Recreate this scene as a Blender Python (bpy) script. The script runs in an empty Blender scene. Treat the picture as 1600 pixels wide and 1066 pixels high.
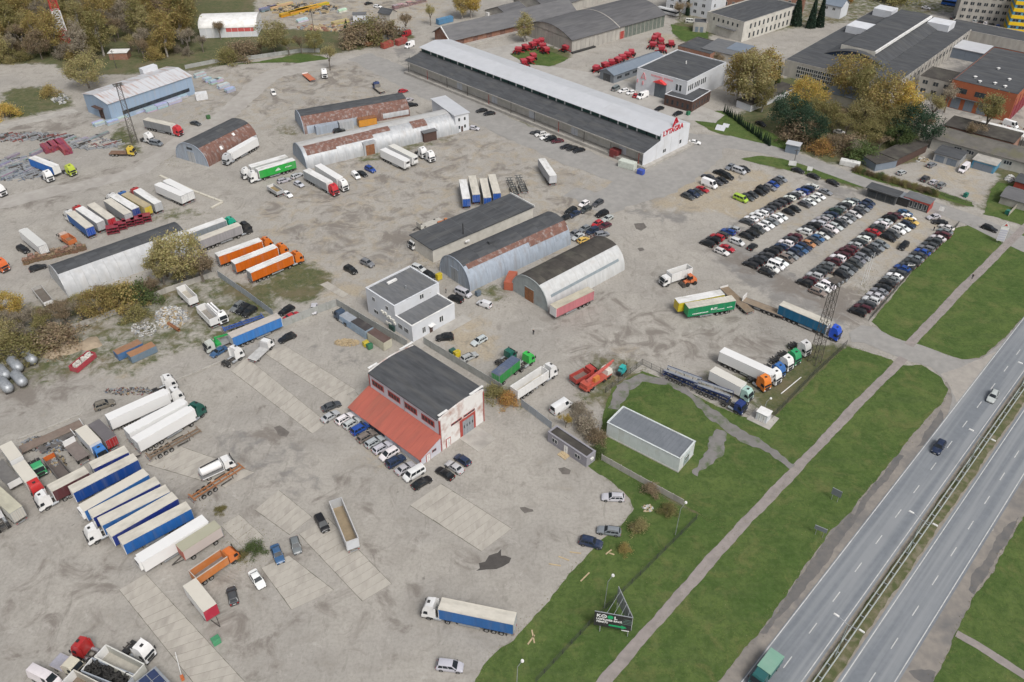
import bpy, math, random
import numpy as np
from mathutils import Vector, Matrix
R = math.radians
sc = bpy.context.scene
# ------------------------------------------------------------------ camera, sky, sun, exposure
CAM_H, PITCH, FPX = 130.6, R(37.55), 1310.0        # drone camera: height, tilt below the horizon, focal length (1600 px wide)
cd = bpy.data.cameras.new('camera'); cam = bpy.data.objects.new('camera', cd); sc.collection.objects.link(cam)
cam.location = (0, 0, CAM_H); cam.rotation_euler = (math.pi/2-PITCH, 0, 0)
cd.sensor_width = 36; cd.lens = FPX/1600*36; cd.clip_start = 1; cd.clip_end = 6000
sc.camera = cam
SUN_EL, SUN_AZ = R(52), R(150)                       # high soft sun behind thin cloud; azimuth measured from +Y clockwise
w = bpy.data.worlds.new('World'); sc.world = w; w.use_nodes = True
nt = w.node_tree; bg = nt.nodes['Background']; sky = nt.nodes.new('ShaderNodeTexSky')
sky.sky_type = 'NISHITA'; sky.sun_disc = False; sky.sun_elevation = SUN_EL; sky.sun_rotation = SUN_AZ
sky.dust_density = 6.0; sky.air_density = 1.0; sky.ozone_density = 1.0
hs = nt.nodes.new('ShaderNodeHueSaturation'); hs.inputs['Saturation'].default_value = 0.42
nt.links.new(sky.outputs[0], hs.inputs['Color']); nt.links.new(hs.outputs[0], bg.inputs['Color'])
bg.inputs['Strength'].default_value = 0.105
sl = bpy.data.lights.new('sun', 'SUN'); so = bpy.data.objects.new('sun', sl); sc.collection.objects.link(so)
sl.energy = 1.5; sl.angle = R(20); sl.color = (1, .98, .95)
so.rotation_euler = (math.pi/2-SUN_EL, 0, math.pi-SUN_AZ)
sc.view_settings.view_transform = 'Standard'; sc.view_settings.look = 'None'
sc.view_settings.exposure = 0.22; sc.view_settings.gamma = 1; sc.view_settings.use_curve_mapping = False
# ------------------------------------------------------------------ survey helpers
CP, SP = math.cos(PITCH), math.sin(PITCH)
def G(u, v, z=0.0):
    """place on the level z seen at photo position (u, v)"""
    a = (u-800)/FPX; b = -(v-533)/FPX
    d = (a, CP+b*SP, -SP+b*CP); t = (z-CAM_H)/d[2]
    return Vector((d[0]*t, d[1]*t, z))
def PX(p):
    x, y, z = p[0], p[1], p[2]-CAM_H
    dep = y*CP-z*SP
    return 800+FPX*x/dep, 533-FPX*(y*SP+z*CP)/dep
def hgt(base, top):
    """height of an upright edge from its foot to its head"""
    g = G(*base); lo, hi = 0, 60
    for _ in range(40):
        m = (lo+hi)/2
        if PX((g.x, g.y, m))[1] > top[1]: lo = m
        else: hi = m
    return lo
def heading(u, v, du, dv, z=0.0):
    a, b = G(u-du/2, v-dv/2, z), G(u+du/2, v+dv/2, z)
    return math.atan2(b.y-a.y, b.x-a.x)
COL = sc.collection
rnd = random.Random(7)
def ob(name, me, parent=None, loc=(0,0,0), rz=0.0, mat=None, color=None, kind=None):
    o = bpy.data.objects.new(name, me); COL.objects.link(o)
    o.location = loc
    if rz: o.rotation_euler = (0, 0, rz)
    if parent: o.parent = parent
    if color: o.color = (*color[:3], 1)
    if kind: o['kind'] = kind
    return o
def thing(name, label, cat, loc=(0,0,0), rz=0.0, group=None, me=None, color=None):
    o = ob(name, me, None, loc, rz, color=color)
    o['label'] = label; o['category'] = cat
    if group: o['group'] = group
    return o
class MB:
    def __init__(s): s.v = []; s.f = []; s.m = []; s.mi = 0
    def quad(s, pts):
        n = len(s.v); s.v += [tuple(p) for p in pts]; s.f.append(tuple(range(n, n+len(pts)))); s.m.append(s.mi); return s
    def box(s, x0, x1, y0, y1, z0, z1, tx=0, ty=0):
        n = len(s.v)
        s.v += [(x0,y0,z0),(x1,y0,z0),(x1,y1,z0),(x0,y1,z0),(x0+tx,y0+ty,z1),(x1-tx,y0+ty,z1),(x1-tx,y1-ty,z1),(x0+tx,y1-ty,z1)]
        for f in ((3,2,1,0),(4,5,6,7),(0,1,5,4),(1,2,6,5),(2,3,7,6),(3,0,4,7)): s.f.append(tuple(n+i for i in f)); s.m.append(s.mi)
        return s
    def beam(s, a, b, t, t2=None):
        a = Vector(a); b = Vector(b); d = (b-a)
        if d.length < 1e-6: return s
        d.normalize(); up = Vector((0,0,1)) if abs(d.z) < .95 else Vector((1,0,0))
        x = d.cross(up).normalized(); y = x.cross(d); t2 = t if t2 is None else t2; n = len(s.v)
        for p, r in ((a, t), (b, t2)):
            for sx, sy in ((-1,-1),(1,-1),(1,1),(-1,1)): s.v.append(tuple(p+x*sx*r/2+y*sy*r/2))
        for f in ((3,2,1,0),(4,5,6,7),(0,1,5,4),(1,2,6,5),(2,3,7,6),(3,0,4,7)): s.f.append(tuple(n+i for i in f)); s.m.append(s.mi)
        return s
    def cyl(s, a, b, r, r2=None, seg=10, cap=True):
        a = Vector(a); b = Vector(b); d = (b-a).normalized(); up = Vector((0,0,1)) if abs(d.z) < .9 else Vector((1,0,0))
        x = d.cross(up).normalized(); y = x.cross(d); r2 = r if r2 is None else r2; n = len(s.v)
        for p, q in ((a, r), (b, r2)):
            for i in range(seg):
                t = 2*math.pi*i/seg; s.v.append(tuple(p+x*math.cos(t)*q+y*math.sin(t)*q))
        for i in range(seg):
            j = (i+1) % seg; s.f.append((n+j, n+i, n+seg+i, n+seg+j)); s.m.append(s.mi)
        if cap:
            s.f.append(tuple(n+i for i in range(seg))); s.m.append(s.mi)
            s.f.append(tuple(n+seg+i for i in reversed(range(seg)))); s.m.append(s.mi)
        return s
    def prism(s, prof, x0, x1, axis='x'):
        """profile of (y, z) pushed along x (or (x, z) along y), wound counter-clockwise"""
        n = len(s.v); k = len(prof)
        for q in (x0, x1):
            for (a, b) in prof: s.v.append((q, a, b) if axis == 'x' else (a, q, b))
        for i in range(k):
            j = (i+1) % k; s.f.append((n+i, n+j, n+k+j, n+k+i)); s.m.append(s.mi)
        s.f.append(tuple(n+i for i in reversed(range(k)))); s.m.append(s.mi)
        s.f.append(tuple(n+k+i for i in range(k))); s.m.append(s.mi)
        return s
    def loft(s, rings, close=True, cap=True):
        n = len(s.v); k = len(rings[0])
        for r in rings: s.v += [tuple(p) for p in r]
        for a in range(len(rings)-1):
            for i in range(k if close else k-1):
                j = (i+1) % k; s.f.append((n+a*k+i, n+a*k+j, n+(a+1)*k+j, n+(a+1)*k+i)); s.m.append(s.mi)
        if cap:
            s.f.append(tuple(n+i for i in reversed(range(k)))); s.m.append(s.mi)
            e = n+(len(rings)-1)*k; s.f.append(tuple(e+i for i in range(k))); s.m.append(s.mi)
        return s
    def mesh(s, name, *mats, smooth=None):
        me = bpy.data.meshes.new(name); me.from_pydata(s.v, [], s.f)
        for m in mats: me.materials.append(m)
        if len(mats) > 1: me.polygons.foreach_set('material_index', s.m)
        me.validate()
        import bmesh
        bm = bmesh.new(); bm.from_mesh(me); bmesh.ops.recalc_face_normals(bm, faces=bm.faces[:]); bm.to_mesh(me); bm.free()
        if smooth:
            me.polygons.foreach_set('use_smooth', [True]*len(me.polygons)); me.set_sharp_from_angle(angle=R(smooth))
        me.update(); return me
    def add(s, name, parent, *mats, loc=(0,0,0), rz=0.0, smooth=None, color=None):
        return ob(name, s.mesh(name, *mats, smooth=smooth), parent, loc, rz, color=color)
def B(x0, x1, y0, y1, z0, z1, tx=0, ty=0): return MB().box(x0, x1, y0, y1, z0, z1, tx, ty)
# ------------------------------------------------------------------ materials
MATS = {}
def mat(name, c1, c2=None, scale=1.0, rough=.75, metal=0.0, bump=0.0, dirt=None, dscale=.25, damt=.5, spec=.35, objc=False, stretch=None, detail=5, lo=.35, hi=.65, coord='Object', tint=False):
    """noise-mixed colour with an optional second layer of larger stains"""
    if name in MATS: return MATS[name]
    m = bpy.data.materials.new(name); m.use_nodes = True; t = m.node_tree; N = t.nodes; L = t.links
    b = N['Principled BSDF']; b.inputs['Roughness'].default_value = rough; b.inputs['Metallic'].default_value = metal
    b.inputs['Specular IOR Level'].default_value = spec
    tc = N.new('ShaderNodeTexCoord'); oi = N.new('ShaderNodeObjectInfo')
    add = N.new('ShaderNodeVectorMath'); add.operation = 'ADD'
    rv = N.new('ShaderNodeVectorMath'); rv.operation = 'SCALE'; rv.inputs[0].default_value = (37, 91, 53); L.new(oi.outputs['Random'], rv.inputs['Scale'])
    L.new(tc.outputs['Object'], add.inputs[0]); L.new(rv.outputs[0], add.inputs[1])
    vec = add.outputs[0]
    if stretch:
        mp = N.new('ShaderNodeMapping'); mp.inputs['Scale'].default_value = stretch; L.new(vec, mp.inputs['Vector']); vec = mp.outputs[0]
    def noise(s, d):
        n = N.new('ShaderNodeTexNoise'); n.inputs['Scale'].default_value = s; n.inputs['Detail'].default_value = d; n.inputs['Roughness'].default_value = .6
        L.new(vec, n.inputs['Vector']); return n.outputs['Fac']
    def ramp(f, a, c):
        r = N.new('ShaderNodeMapRange'); r.inputs['From Min'].default_value = a; r.inputs['From Max'].default_value = c; L.new(f, r.inputs['Value']); return r.outputs[0]
    def mix(f, a, c):
        x = N.new('ShaderNodeMix'); x.data_type = 'RGBA'
        if isinstance(f, float): x.inputs['Factor'].default_value = f
        else: L.new(f, x.inputs['Factor'])
        for k, q in (('A', a), ('B', c)):
            if isinstance(q, tuple): x.inputs[k].default_value = (*q, 1)
            else: L.new(q, x.inputs[k])
        return x.outputs['Result']
    n1 = noise(scale, detail)
    if objc:
        base = oi.outputs['Color']
        k = c2[0] if c2 else .86
        sm = N.new('ShaderNodeMix'); sm.data_type = 'RGBA'; sm.blend_type = 'MULTIPLY'; sm.inputs['Factor'].default_value = 1
        mr = N.new('ShaderNodeMapRange'); mr.inputs['From Min'].default_value = lo; mr.inputs['From Max'].default_value = hi; mr.inputs['To Min'].default_value = k; mr.inputs['To Max'].default_value = 1.0
        L.new(n1, mr.inputs['Value']); L.new(base, sm.inputs['A']); L.new(mr.outputs[0], sm.inputs['B']); col = sm.outputs['Result']
    else:
        col = mix(ramp(n1, lo, hi), c1, c2) if c2 else mix(0.0, c1, c1)
    if dirt:
        n2 = noise(dscale, 6); r2 = N.new('ShaderNodeMapRange'); r2.inputs['From Min'].default_value = .5; r2.inputs['From Max'].default_value = .72; r2.inputs['To Max'].default_value = damt
        L.new(n2, r2.inputs['Value']); col = mix(r2.outputs[0], col, dirt)
    L.new(col, b.inputs['Base Color'])
    if bump:
        bp = N.new('ShaderNodeBump'); bp.inputs['Strength'].default_value = bump; bp.inputs['Distance'].default_value = .05; L.new(n1, bp.inputs['Height']); L.new(bp.outputs[0], b.inputs['Normal'])
    MATS[name] = m; return m
DUST = (.33, .30, .26)
M_paint = mat('car paint', (1,1,1), (.93,), objc=True, scale=2, rough=.28, spec=.5, dirt=(.30,.28,.25), dscale=.6, damt=.18)
M_tarp = mat('truck curtain', (1,1,1), (.82,), objc=True, scale=.8, rough=.55, stretch=(2.5,2.5,.25), dirt=(.20,.20,.20), dscale=.35, damt=.3)
M_panel = mat('trailer panel', (1,1,1), (.9,), objc=True, scale=.6, rough=.5, dirt=(.36,.34,.30), dscale=.3, damt=.3)
M_roof = mat('trailer roof sheet', (1,1,1), (.85,), objc=True, scale=.7, rough=.65, dirt=(.30,.28,.23), dscale=.4, damt=.55, stretch=(.5,1.2,1))
M_fridge = mat('insulated panel', (1,1,1), (.96,), objc=True, scale=.5, rough=.4, dirt=(.45,.43,.4), dscale=.25, damt=.14)
M_glass = mat('vehicle glass', (.016,.02,.024), (.03,.036,.042), rough=.3, spec=.16)
M_tyre = mat('tyre rubber', (.018,.018,.018), (.04,.038,.035), scale=6, rough=.9)
M_rim = mat('wheel rim', (.35,.36,.37), (.2,.2,.2), scale=4, rough=.4, metal=.6)
M_rimw = mat('truck rim', (.45,.45,.44), (.25,.24,.23), scale=4, rough=.5, metal=.3)
M_black = mat('black plastic', (.022,.022,.023), (.05,.05,.05), scale=3, rough=.6)
M_chas = mat('chassis steel', (.045,.043,.04), (.11,.1,.09), scale=2, rough=.75)
M_galv = mat('galvanised steel', (.42,.44,.46), (.30,.32,.34), scale=1.5, rough=.5, metal=.4)
M_lampw = mat('headlamp', (.75,.77,.8), rough=.15)
M_lampr = mat('tail lamp', (.35,.015,.012), rough=.2)
M_white = mat('white paint', (.78,.78,.77), (.66,.66,.64), scale=.5, rough=.6, dirt=(.38,.36,.32), dscale=.4, damt=.35)
M_whitewall = mat('white rendered wall', (.63,.65,.68), (.57,.59,.62), scale=.3, rough=.85, dirt=(.45,.44,.42), dscale=.2, damt=.35)
M_felt = mat('grey roof felt', (.155,.16,.168), (.115,.12,.127), scale=.35, rough=.9, stretch=(1,4,1), dirt=(.17,.17,.16), dscale=.15, damt=.6)
M_feltd = mat('dark roof felt', (.085,.09,.097), (.055,.058,.063), scale=.3, rough=.9, stretch=(.6,3,1), dirt=(.12,.12,.115), dscale=.12, damt=.6)
M_feltb = mat('brown roof felt', (.075,.068,.06), (.048,.044,.04), scale=.4, rough=.95, dirt=(.13,.125,.10), dscale=.15, damt=.7)
M_conc = mat('concrete', (.42,.40,.365), (.33,.315,.29), scale=.5, rough=.92, dirt=(.22,.205,.185), dscale=.18, damt=.5)
M_slab = mat('yard slab concrete', (.425,.398,.352), (.37,.346,.305), scale=.7, rough=.95, stretch=(1,.35,1), dirt=(.255,.235,.21), dscale=.35, damt=.55)
M_asph = mat('asphalt', (.20,.20,.198), (.15,.152,.155), scale=.8, rough=.93, dirt=(.26,.255,.245), dscale=.08, damt=.5)
M_brick = mat('brick wall', (.30,.15,.10), (.22,.12,.09), scale=2, rough=.9, dirt=(.35,.30,.26), dscale=.3, damt=.5)
M_cream = mat('cream wall', (.58,.56,.51), (.50,.485,.44), scale=.5, rough=.9, dirt=(.30,.28,.24), dscale=.3, damt=.5)
M_greywall = mat('old grey wall', (.44,.42,.38), (.34,.325,.30), scale=.4, rough=.92, stretch=(1,1,.3), dirt=(.22,.21,.19), dscale=.3, damt=.6)
M_bluem = mat('weathered blue sheet', (.34,.39,.46), (.28,.32,.37), scale=.6, rough=.6, stretch=(2,2,.25), dirt=(.22,.20,.18), dscale=.35, damt=.5)
M_zinc = mat('weathered zinc sheet', (.50,.51,.52), (.38,.40,.42), scale=.5, rough=.5, metal=.25, stretch=(2,2,.3), dirt=(.30,.27,.24), dscale=.3, damt=.45)
M_rust = mat('rusty sheet', (.205,.105,.08), (.14,.08,.066), scale=.5, rough=.85, stretch=(2,2,.35), dirt=(.36,.34,.33), dscale=.45, damt=.75)
M_rustc = mat('rusted steel', (.30,.13,.06), (.18,.09,.05), scale=1.5, rough=.85)
M_redroof = mat('red sheet roof', (.42,.12,.085), (.36,.105,.08), scale=.5, rough=.6, stretch=(3,.3,1), dirt=(.26,.11,.08), dscale=.12, damt=.8)
M_redtrim = mat('red trim paint', (.40,.07,.055), (.32,.06,.05), scale=1, rough=.6)
M_wood = mat('pale timber', (.50,.40,.25), (.40,.31,.2), scale=2, rough=.85)
M_steelroof = mat('pale steel roof', (.60,.615,.64), (.55,.565,.59), scale=.3, rough=.42, metal=.15, dirt=(.45,.45,.45), dscale=.1, damt=.3)
M_darkgreen = mat('dark green cladding', (.03,.075,.065), (.04,.085,.075), scale=1, rough=.5)
M_winglass = mat('window glass', (.03,.035,.04), (.06,.07,.08), scale=.5, rough=.2, spec=.3)
M_orange = mat('orange brick render', (.37,.115,.055), (.31,.10,.05), scale=.6, rough=.85, dirt=(.30,.1,.06), dscale=.2, damt=.4)
M_brown = mat('brown cladding', (.10,.06,.05), (.075,.048,.04), scale=1, rough=.8)
M_any = mat('painted steel', (1,1,1), (.85,), objc=True, scale=1.2, rough=.55, dirt=(.2,.18,.16), dscale=.5, damt=.35)
M_matte = mat('matte coating', (1,1,1), (.8,), objc=True, scale=1.0, rough=.9, dirt=(.2,.19,.17), dscale=.3, damt=.4)
# ------------------------------------------------------------------ ground
def in_poly(px, py, poly):
    r = np.zeros(px.shape, bool); n = len(poly); j = n-1
    for i in range(n):
        xi, yi = poly[i]; xj, yj = poly[j]
        if yi != yj:
            r ^= ((yi > py) != (yj > py)) & (px < (xj-xi)*(py-yi)/(yj-yi)+xi)
        j = i
    return r
GRASS = [
 [(950,1070),(998,1012),(1092,902),(1172,814),(1240,741),(1326,652),(1405,570),(1440,570),(1470,590),(1481,608),(1470,632),(1442,662),(1407,702),(1381,735),(1354,769),(1327,802),(1292,835),(1266,875),(1247,902),(1225,936),(1201,968),(1174,1000),(1150,1030),(1108,1085),(935,1085)],
 [(735,1085),(757,1040),(782,1012),(802,1000),(830,968),(868,925),(905,882),(940,845),(968,822),(990,795),(985,780),(955,752),(930,735),(905,718),(880,690),(868,668),(900,690),(930,712),(1000,755),(1060,790),(1095,805),(1140,830),(1172,808),(1095,895),(1018,982),(950,1060),(930,1085)],
 [(925,708),(935,690),(945,640),(955,606),(1003,580),(1050,598),(1110,630),(1190,662),(1206,656),(1224,639),(1272,590),(1324,541),(1395,562),(1400,568),(1330,643),(1240,738),(1172,808),(1140,830),(1095,805),(1000,755)],
 [(1362,503),(1400,455),(1450,398),(1490,358),(1520,350),(1556,359),(1588,370),(1500,457),(1424,536),(1410,532),(1380,522)],
 [(1424,538),(1500,455),(1588,368),(1660,310),(1660,440),(1600,497),(1566,530),(1530,560),(1505,563),(1470,552)],
 [(1720,690),(1640,762),(1600,810),(1581,837),(1563,868),(1545,902),(1521,937),(1504,969),(1488,1002),(1470,1038),(1450,1085),(1720,1085)],
 [(1085,188),(1098,176),(1130,174),(1180,196),(1240,226),(1228,236),(1200,232),(1150,217),(1110,205)],
 [(760,93),(800,78),(832,70),(870,84),(888,92),(862,104),(810,110)],
 [(1158,249),(1190,243),(1230,249),(1290,265),(1350,286),(1345,293),(1280,277),(1210,262)],
 [(1335,263),(1400,280),(1470,300),(1520,316),(1522,324),(1490,316),(1400,292),(1330,272)],
 [(1535,335),(1548,300),(1560,285),(1600,290),(1680,300),(1680,400),(1600,352)],
 [(1048,38),(1106,48),(1106,68),(1075,68),(1050,52)],
 [(400,97),(470,84),(500,88),(520,92),(470,98),(430,98),(340,102)],
]
# patches of the ground surface, outlined as surveyed: channel 0 weeds and grass, 1 dark soil and oil, 2 pale sand, 3 old asphalt
PATCH = [
 (0, .85, [(-400,-160),(395,-160),(402,46),(640,44),(650,60),(600,72),(520,84),(430,86),(330,106),(300,112),(130,120),(118,128),(80,102),(-400,96)]),
 (0, .75, [(0,140),(60,132),(110,150),(125,165),(60,180),(0,190)]),
 (0, .55, [(740,-160),(1700,-160),(1700,0),(1300,40),(1150,60),(1060,52),(1040,0)]),
 (0, .9, [(760,92),(830,64),(900,85),(870,100),(800,108)]), (0, .95, [(1045,35),(1108,45),(1108,70),(1060,66)]),
 (0, .95, [(1088,192),(1110,172),(1145,178),(1240,232),(1222,238),(1190,228),(1140,215)]),
 (0, .9, [(1165,120),(1330,120),(1440,200),(1440,255),(1360,262),(1300,258),(1235,232),(1160,185)]),
 (0, .85, [(1340,262),(1420,285),(1500,310),(1525,322),(1520,330),(1430,300),(1330,275)]), (0, .9, [(1535,330),(1545,290),(1600,260),(1700,260),(1700,350),(1600,345)]),
 (0, .8, [(1440,205),(1480,215),(1500,240),(1600,300),(1600,275),(1500,235)]),
 (0, .95, [(1160,248),(1195,243),(1260,256),(1360,290),(1350,300),(1250,270),(1190,258)]),
 (0, .52, [(-400,545),(-400,470),(60,470),(240,430),(330,420),(400,470),(440,520),(350,540),(270,560),(200,600),(130,590),(60,610),(0,620)]),
 (0, .7, [(480,400),(530,430),(505,470),(470,480),(430,470),(400,445),(440,410)]), (0, .8, [(345,428),(400,445),(440,495),(420,500),(380,470)]),
 (0, .6, [(520,480),(540,478),(660,545),(690,575),(665,570),(560,510)]), (0, .55, [(750,600),(790,580),(880,690),(860,680),(800,640)]),
 (0, .6, [(720,440),(800,440),(800,470),(770,478),(740,460)]), (0, .7, [(655,400),(690,425),(680,432),(650,408)]),
 (0, .55, [(900,560),(950,545),(1010,560),(1000,590),(950,640),(890,640)]), (0, .5, [(1050,585),(1020,575),(1240,570),(1330,520),(1330,545),(1220,650),(1190,640),(1120,620)]),
 (0, .8, [(1215,535),(1300,535),(1322,541),(1270,590),(1222,640),(1205,656),(1180,640),(1190,615),(1230,570)]), (0, .5, [(1045,435),(1100,450),(1060,460)]), (0, .5, [(1150,470),(1190,500),(1240,520),(1230,535),(1170,505)]),
 (0, .5, [(1330,445),(1390,420),(1365,465),(1340,470)]), (0, .55, [(320,780),(385,835),(420,860),(400,880),(365,870),(340,840),(300,800)]), (0,.4,[(220,700),(330,770),(320,790),(225,720)]),
 (0, .6, [(360,850),(400,845),(400,870),(370,880)]), (0, .7, [(190,180),(215,215),(230,240),(200,245),(160,220)]), (0, .55, [(280,185),(385,145),(390,150),(290,192)]),
 (0,.5,[(250,255),(270,240),(275,265)]), (0,.55,[(420,180),(470,200),(470,215),(430,215)]), (0,.6,[(545,245),(720,205),(725,215),(560,262)]), (0,.5,[(270,320),(335,325),(340,340),(250,350),(200,350)]),
 (0,.7,[(640,110),(720,150),(830,195),(960,255),(950,262),(820,205),(700,155),(600,95)]), (0,.5,[(520,680),(560,700),(690,770),(650,745),(600,700)]),
 (1, .7, [(1320,440),(1420,480),(1340,520),(1250,470),(1130,400),(1150,380),(1230,430)]), (1, .4, [(1090,395),(1130,385),(1260,460),(1340,500),(1310,505),(1200,450)]),
 (1, .7, [(595,380),(640,350),(650,365),(610,400)]), (1, .55, [(630,390),(660,385),(665,415),(625,415)]), (1, .5, [(500,300),(560,330),(560,365),(520,360)]), (1,.55,[(430,365),(460,355),(470,380),(440,395)]),
 (1, .5, [(120,860),(180,800),(230,880),(190,920),(80,920)]), (1, .45, [(380,610),(440,650),(480,720),(440,700)]), (1, .5, [(240,770),(300,800),(330,850),(260,840)]), (1,.55,[(0,560),(90,560),(160,600),(60,640),(0,660)]),
 (1, .6, [(20,195),(130,170),(150,195),(20,225)]), (1,.5,[(230,90),(330,105),(240,130),(180,140)]), (1,.5,[(0,300),(60,290),(200,250),(240,245),(120,300),(0,340)]), (1,.6,[(500,110),(530,105),(590,115),(560,130),(510,140)]),
 (1, .45, [(850,540),(960,500),(1080,520),(1150,560),(1000,560),(900,570)]), (1,.4,[(870,470),(960,450),(985,430),(1000,440),(960,470)]), (1,.5,[(1010,430),(1035,415),(1075,440),(1030,445)]),
 (1,.5,[(870,310),(935,300),(930,312),(880,318)]), (1,.4,[(330,960),(400,930),(440,1000),(400,1066),(350,1010)]), (1,.35,[(20,880),(90,900),(120,960),(60,950)]),
 (2, .40, [(380,330),(520,250),(720,200),(900,250),(1000,300),(900,420),(700,420),(560,470),(440,440)]), (1, .36, [(380,330),(520,250),(720,200),(900,250),(960,300),(900,420),(640,430),(500,400)]), (1,.32,[(800,500),(1050,420),(1230,520),(1180,600),(950,570)]), (1,.26,[(0,800),(200,780),(420,640),(700,780),(640,1066),(0,1066)]), (1,.36,[(230,90),(560,90),(620,150),(420,180),(300,180)]), (2,.35,[(230,120),(560,100),(640,150),(420,200),(260,250)]),
 (2, .7, [(480,470),(560,440),(600,440),(560,470),(530,480)]), (2, .8, [(700,500),(760,490),(790,550),(770,580),(690,550)]), (2, .8, [(1000,330),(1080,270),(1180,262),(1260,300),(1200,350),(1080,330)]),
 (2, .7, [(1360,340),(1400,330),(1480,350),(1440,390),(1380,400)]), (2,.6,[(540,670),(610,700),(650,750),(560,720)]), (2, .6, [(100,375),(150,380),(140,400),(60,410)]), (2,.7,[(1020,50),(1060,55),(1080,70),(1000,75)]),
 (2,.55,[(395,-60),(700,-60),(700,20),(640,44),(402,46)]), (1,.4,[(395,-60),(700,-60),(640,44),(402,46)]), (2,.55,[(900,560),(1000,530),(1010,550),(930,575)]), (2,.6,[(1480,230),(1540,250),(1540,330),(1500,300),(1420,275)]), (2,.4,[(200,540),(260,555),(240,600),(150,600)]),
 (3, .6, [(1080,355),(1000,345),(960,335),(1080,270),(1130,260)]), (3, .9, [(1095,392),(1150,368),(1260,440),(1345,468),(1335,520),(1200,470)]), (3,.5,[(1120,310),(1200,300),(1240,330),(1180,380),(1120,350)]), (2,.36,[(1190,330),(1350,296),(1450,330),(1480,352),(1375,440),(1330,470),(1270,420)]), (3,.8,[(1230,262),(1350,300),(1330,326),(1270,290)]), (3,.8,[(600,70),(650,75),(690,110),(640,110)]),
 (3,.5,[(300,700),(400,640),(560,760),(430,790)]), (3,.45,[(580,540),(450,520),(480,560),(575,600)]), (3,.6,[(1340,5),(1600,20),(1600,190),(1560,190),(1450,180),(1410,110)]),
]
for g in GRASS: PATCH.append((0, .72, g))
def track(px, w_=3.5, a=.42):
    n = len(px); L_ = []; R_ = []
    for i in range(n):
        (x0, y0), (x1, y1) = px[max(0, i-1)], px[min(n-1, i+1)]; d = math.hypot(x1-x0, y1-y0) or 1; nx_, ny_ = -(y1-y0)/d, (x1-x0)/d
        L_.append((px[i][0]+nx_*w_, px[i][1]+ny_*w_)); R_.append((px[i][0]-nx_*w_, px[i][1]-ny_*w_))
    PATCH.append((1, a, L_+R_[::-1]))
for q, w_, a in (([(830,690),(870,720),(890,770),(880,820),(830,860),(760,885),(690,900),(600,920),(500,950)],6,.5),([(820,705),(850,740),(860,790),(820,840),(740,870),(640,890)],5,.45),([(560,745),(640,790),(720,820),(800,830),(860,820)],5,.4),([(400,610),(470,680),(520,740),(600,800),(660,840)],7,.42),([(330,860),(420,930),(480,1010),(500,1066)],7,.4),([(20,900),(120,930),(200,985),(260,1060)],6,.38),([(130,860),(220,920),(300,1000),(340,1066)],7,.42),([(480,300),(560,330),(640,340),(720,330),(800,300)],6,.5),([(440,330),(520,380),(600,400),(640,395)],7,.5),([(560,270),(640,290),(700,320)],5,.45),([(830,330),(900,300),(990,300)],5,.4),([(950,480),(1000,440),(1030,380),(1020,320)],8,.4),([(860,500),(960,520),(1060,520),(1150,530),(1230,530)],8,.5),([(900,540),(1000,500),(1080,500)],6,.45),([(300,215),(360,180),(420,160),(470,150)],4,.45),([(60,310),(140,290),(230,270),(330,250),(440,290)],5,.45),([(20,345),(70,325),(110,300),(160,280)],3,.5),([(420,200),(440,230),(430,260)],8,.5),([(600,150),(640,170),(720,210),(800,250)],5,.35),([(200,560),(120,600),(40,630),(-20,660)],6,.4),([(250,600),(160,615),(60,650),(0,680)],5,.35),([(650,905),(720,935),(660,1000),(560,1040)],6,.35)): track(q, w_, a)
def ground_grid(name, x0, x1, y0, y1, st, z):
    nx, ny = int((x1-x0)/st)+1, int((y1-y0)/st)+1
    X, Y = np.meshgrid(np.linspace(x0, x1, nx), np.linspace(y0, y1, ny))
    dep = Y*CP+CAM_H*SP; U = 800+FPX*X/dep; V = 533-FPX*(Y*SP-CAM_H*CP)/dep
    ch = np.zeros((ny, nx, 4), np.float32)
    for c, a, poly in PATCH:
        ch[..., c] = np.maximum(ch[..., c], in_poly(U, V, poly)*a)
    def blur(a, k):
        for ax in (0, 1):
            p = np.pad(a, [(k, k) if i == ax else (0, 0) for i in range(3)], mode='edge'); s = np.cumsum(p, axis=ax)
            z0 = np.zeros_like(np.take(s, [0], axis=ax)); s = np.concatenate([z0, s], axis=ax)
            n = a.shape[ax]; a = (np.take(s, range(2*k+1, n+2*k+1), axis=ax)-np.take(s, range(0, n), axis=ax))/(2*k+1)
        return a
    k = max(1, round(2.2/st)); ch = blur(blur(ch, k), k)
    idx = np.arange(nx*ny).reshape(ny, nx)
    F = np.stack([idx[:-1,:-1], idx[:-1,1:], idx[1:,1:], idx[1:,:-1]], -1).reshape(-1, 4)
    me = bpy.data.meshes.new(name); me.vertices.add(nx*ny); me.loops.add(F.size); me.polygons.add(len(F))
    co = np.stack([X, Y, np.full_like(X, z)], -1).astype(np.float32)
    me.vertices.foreach_set('co', co.ravel()); me.loops.foreach_set('vertex_index', F.ravel().astype(np.int32))
    me.polygons.foreach_set('loop_start', (np.arange(len(F))*4).astype(np.int32)); me.polygons.foreach_set('loop_total', np.full(len(F), 4, np.int32))
    me.update(); me.validate()
    at = me.color_attributes.new('cover', 'FLOAT_COLOR', 'POINT'); at.data.foreach_set('color', ch.reshape(-1).astype(np.float32))
    return me
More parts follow.
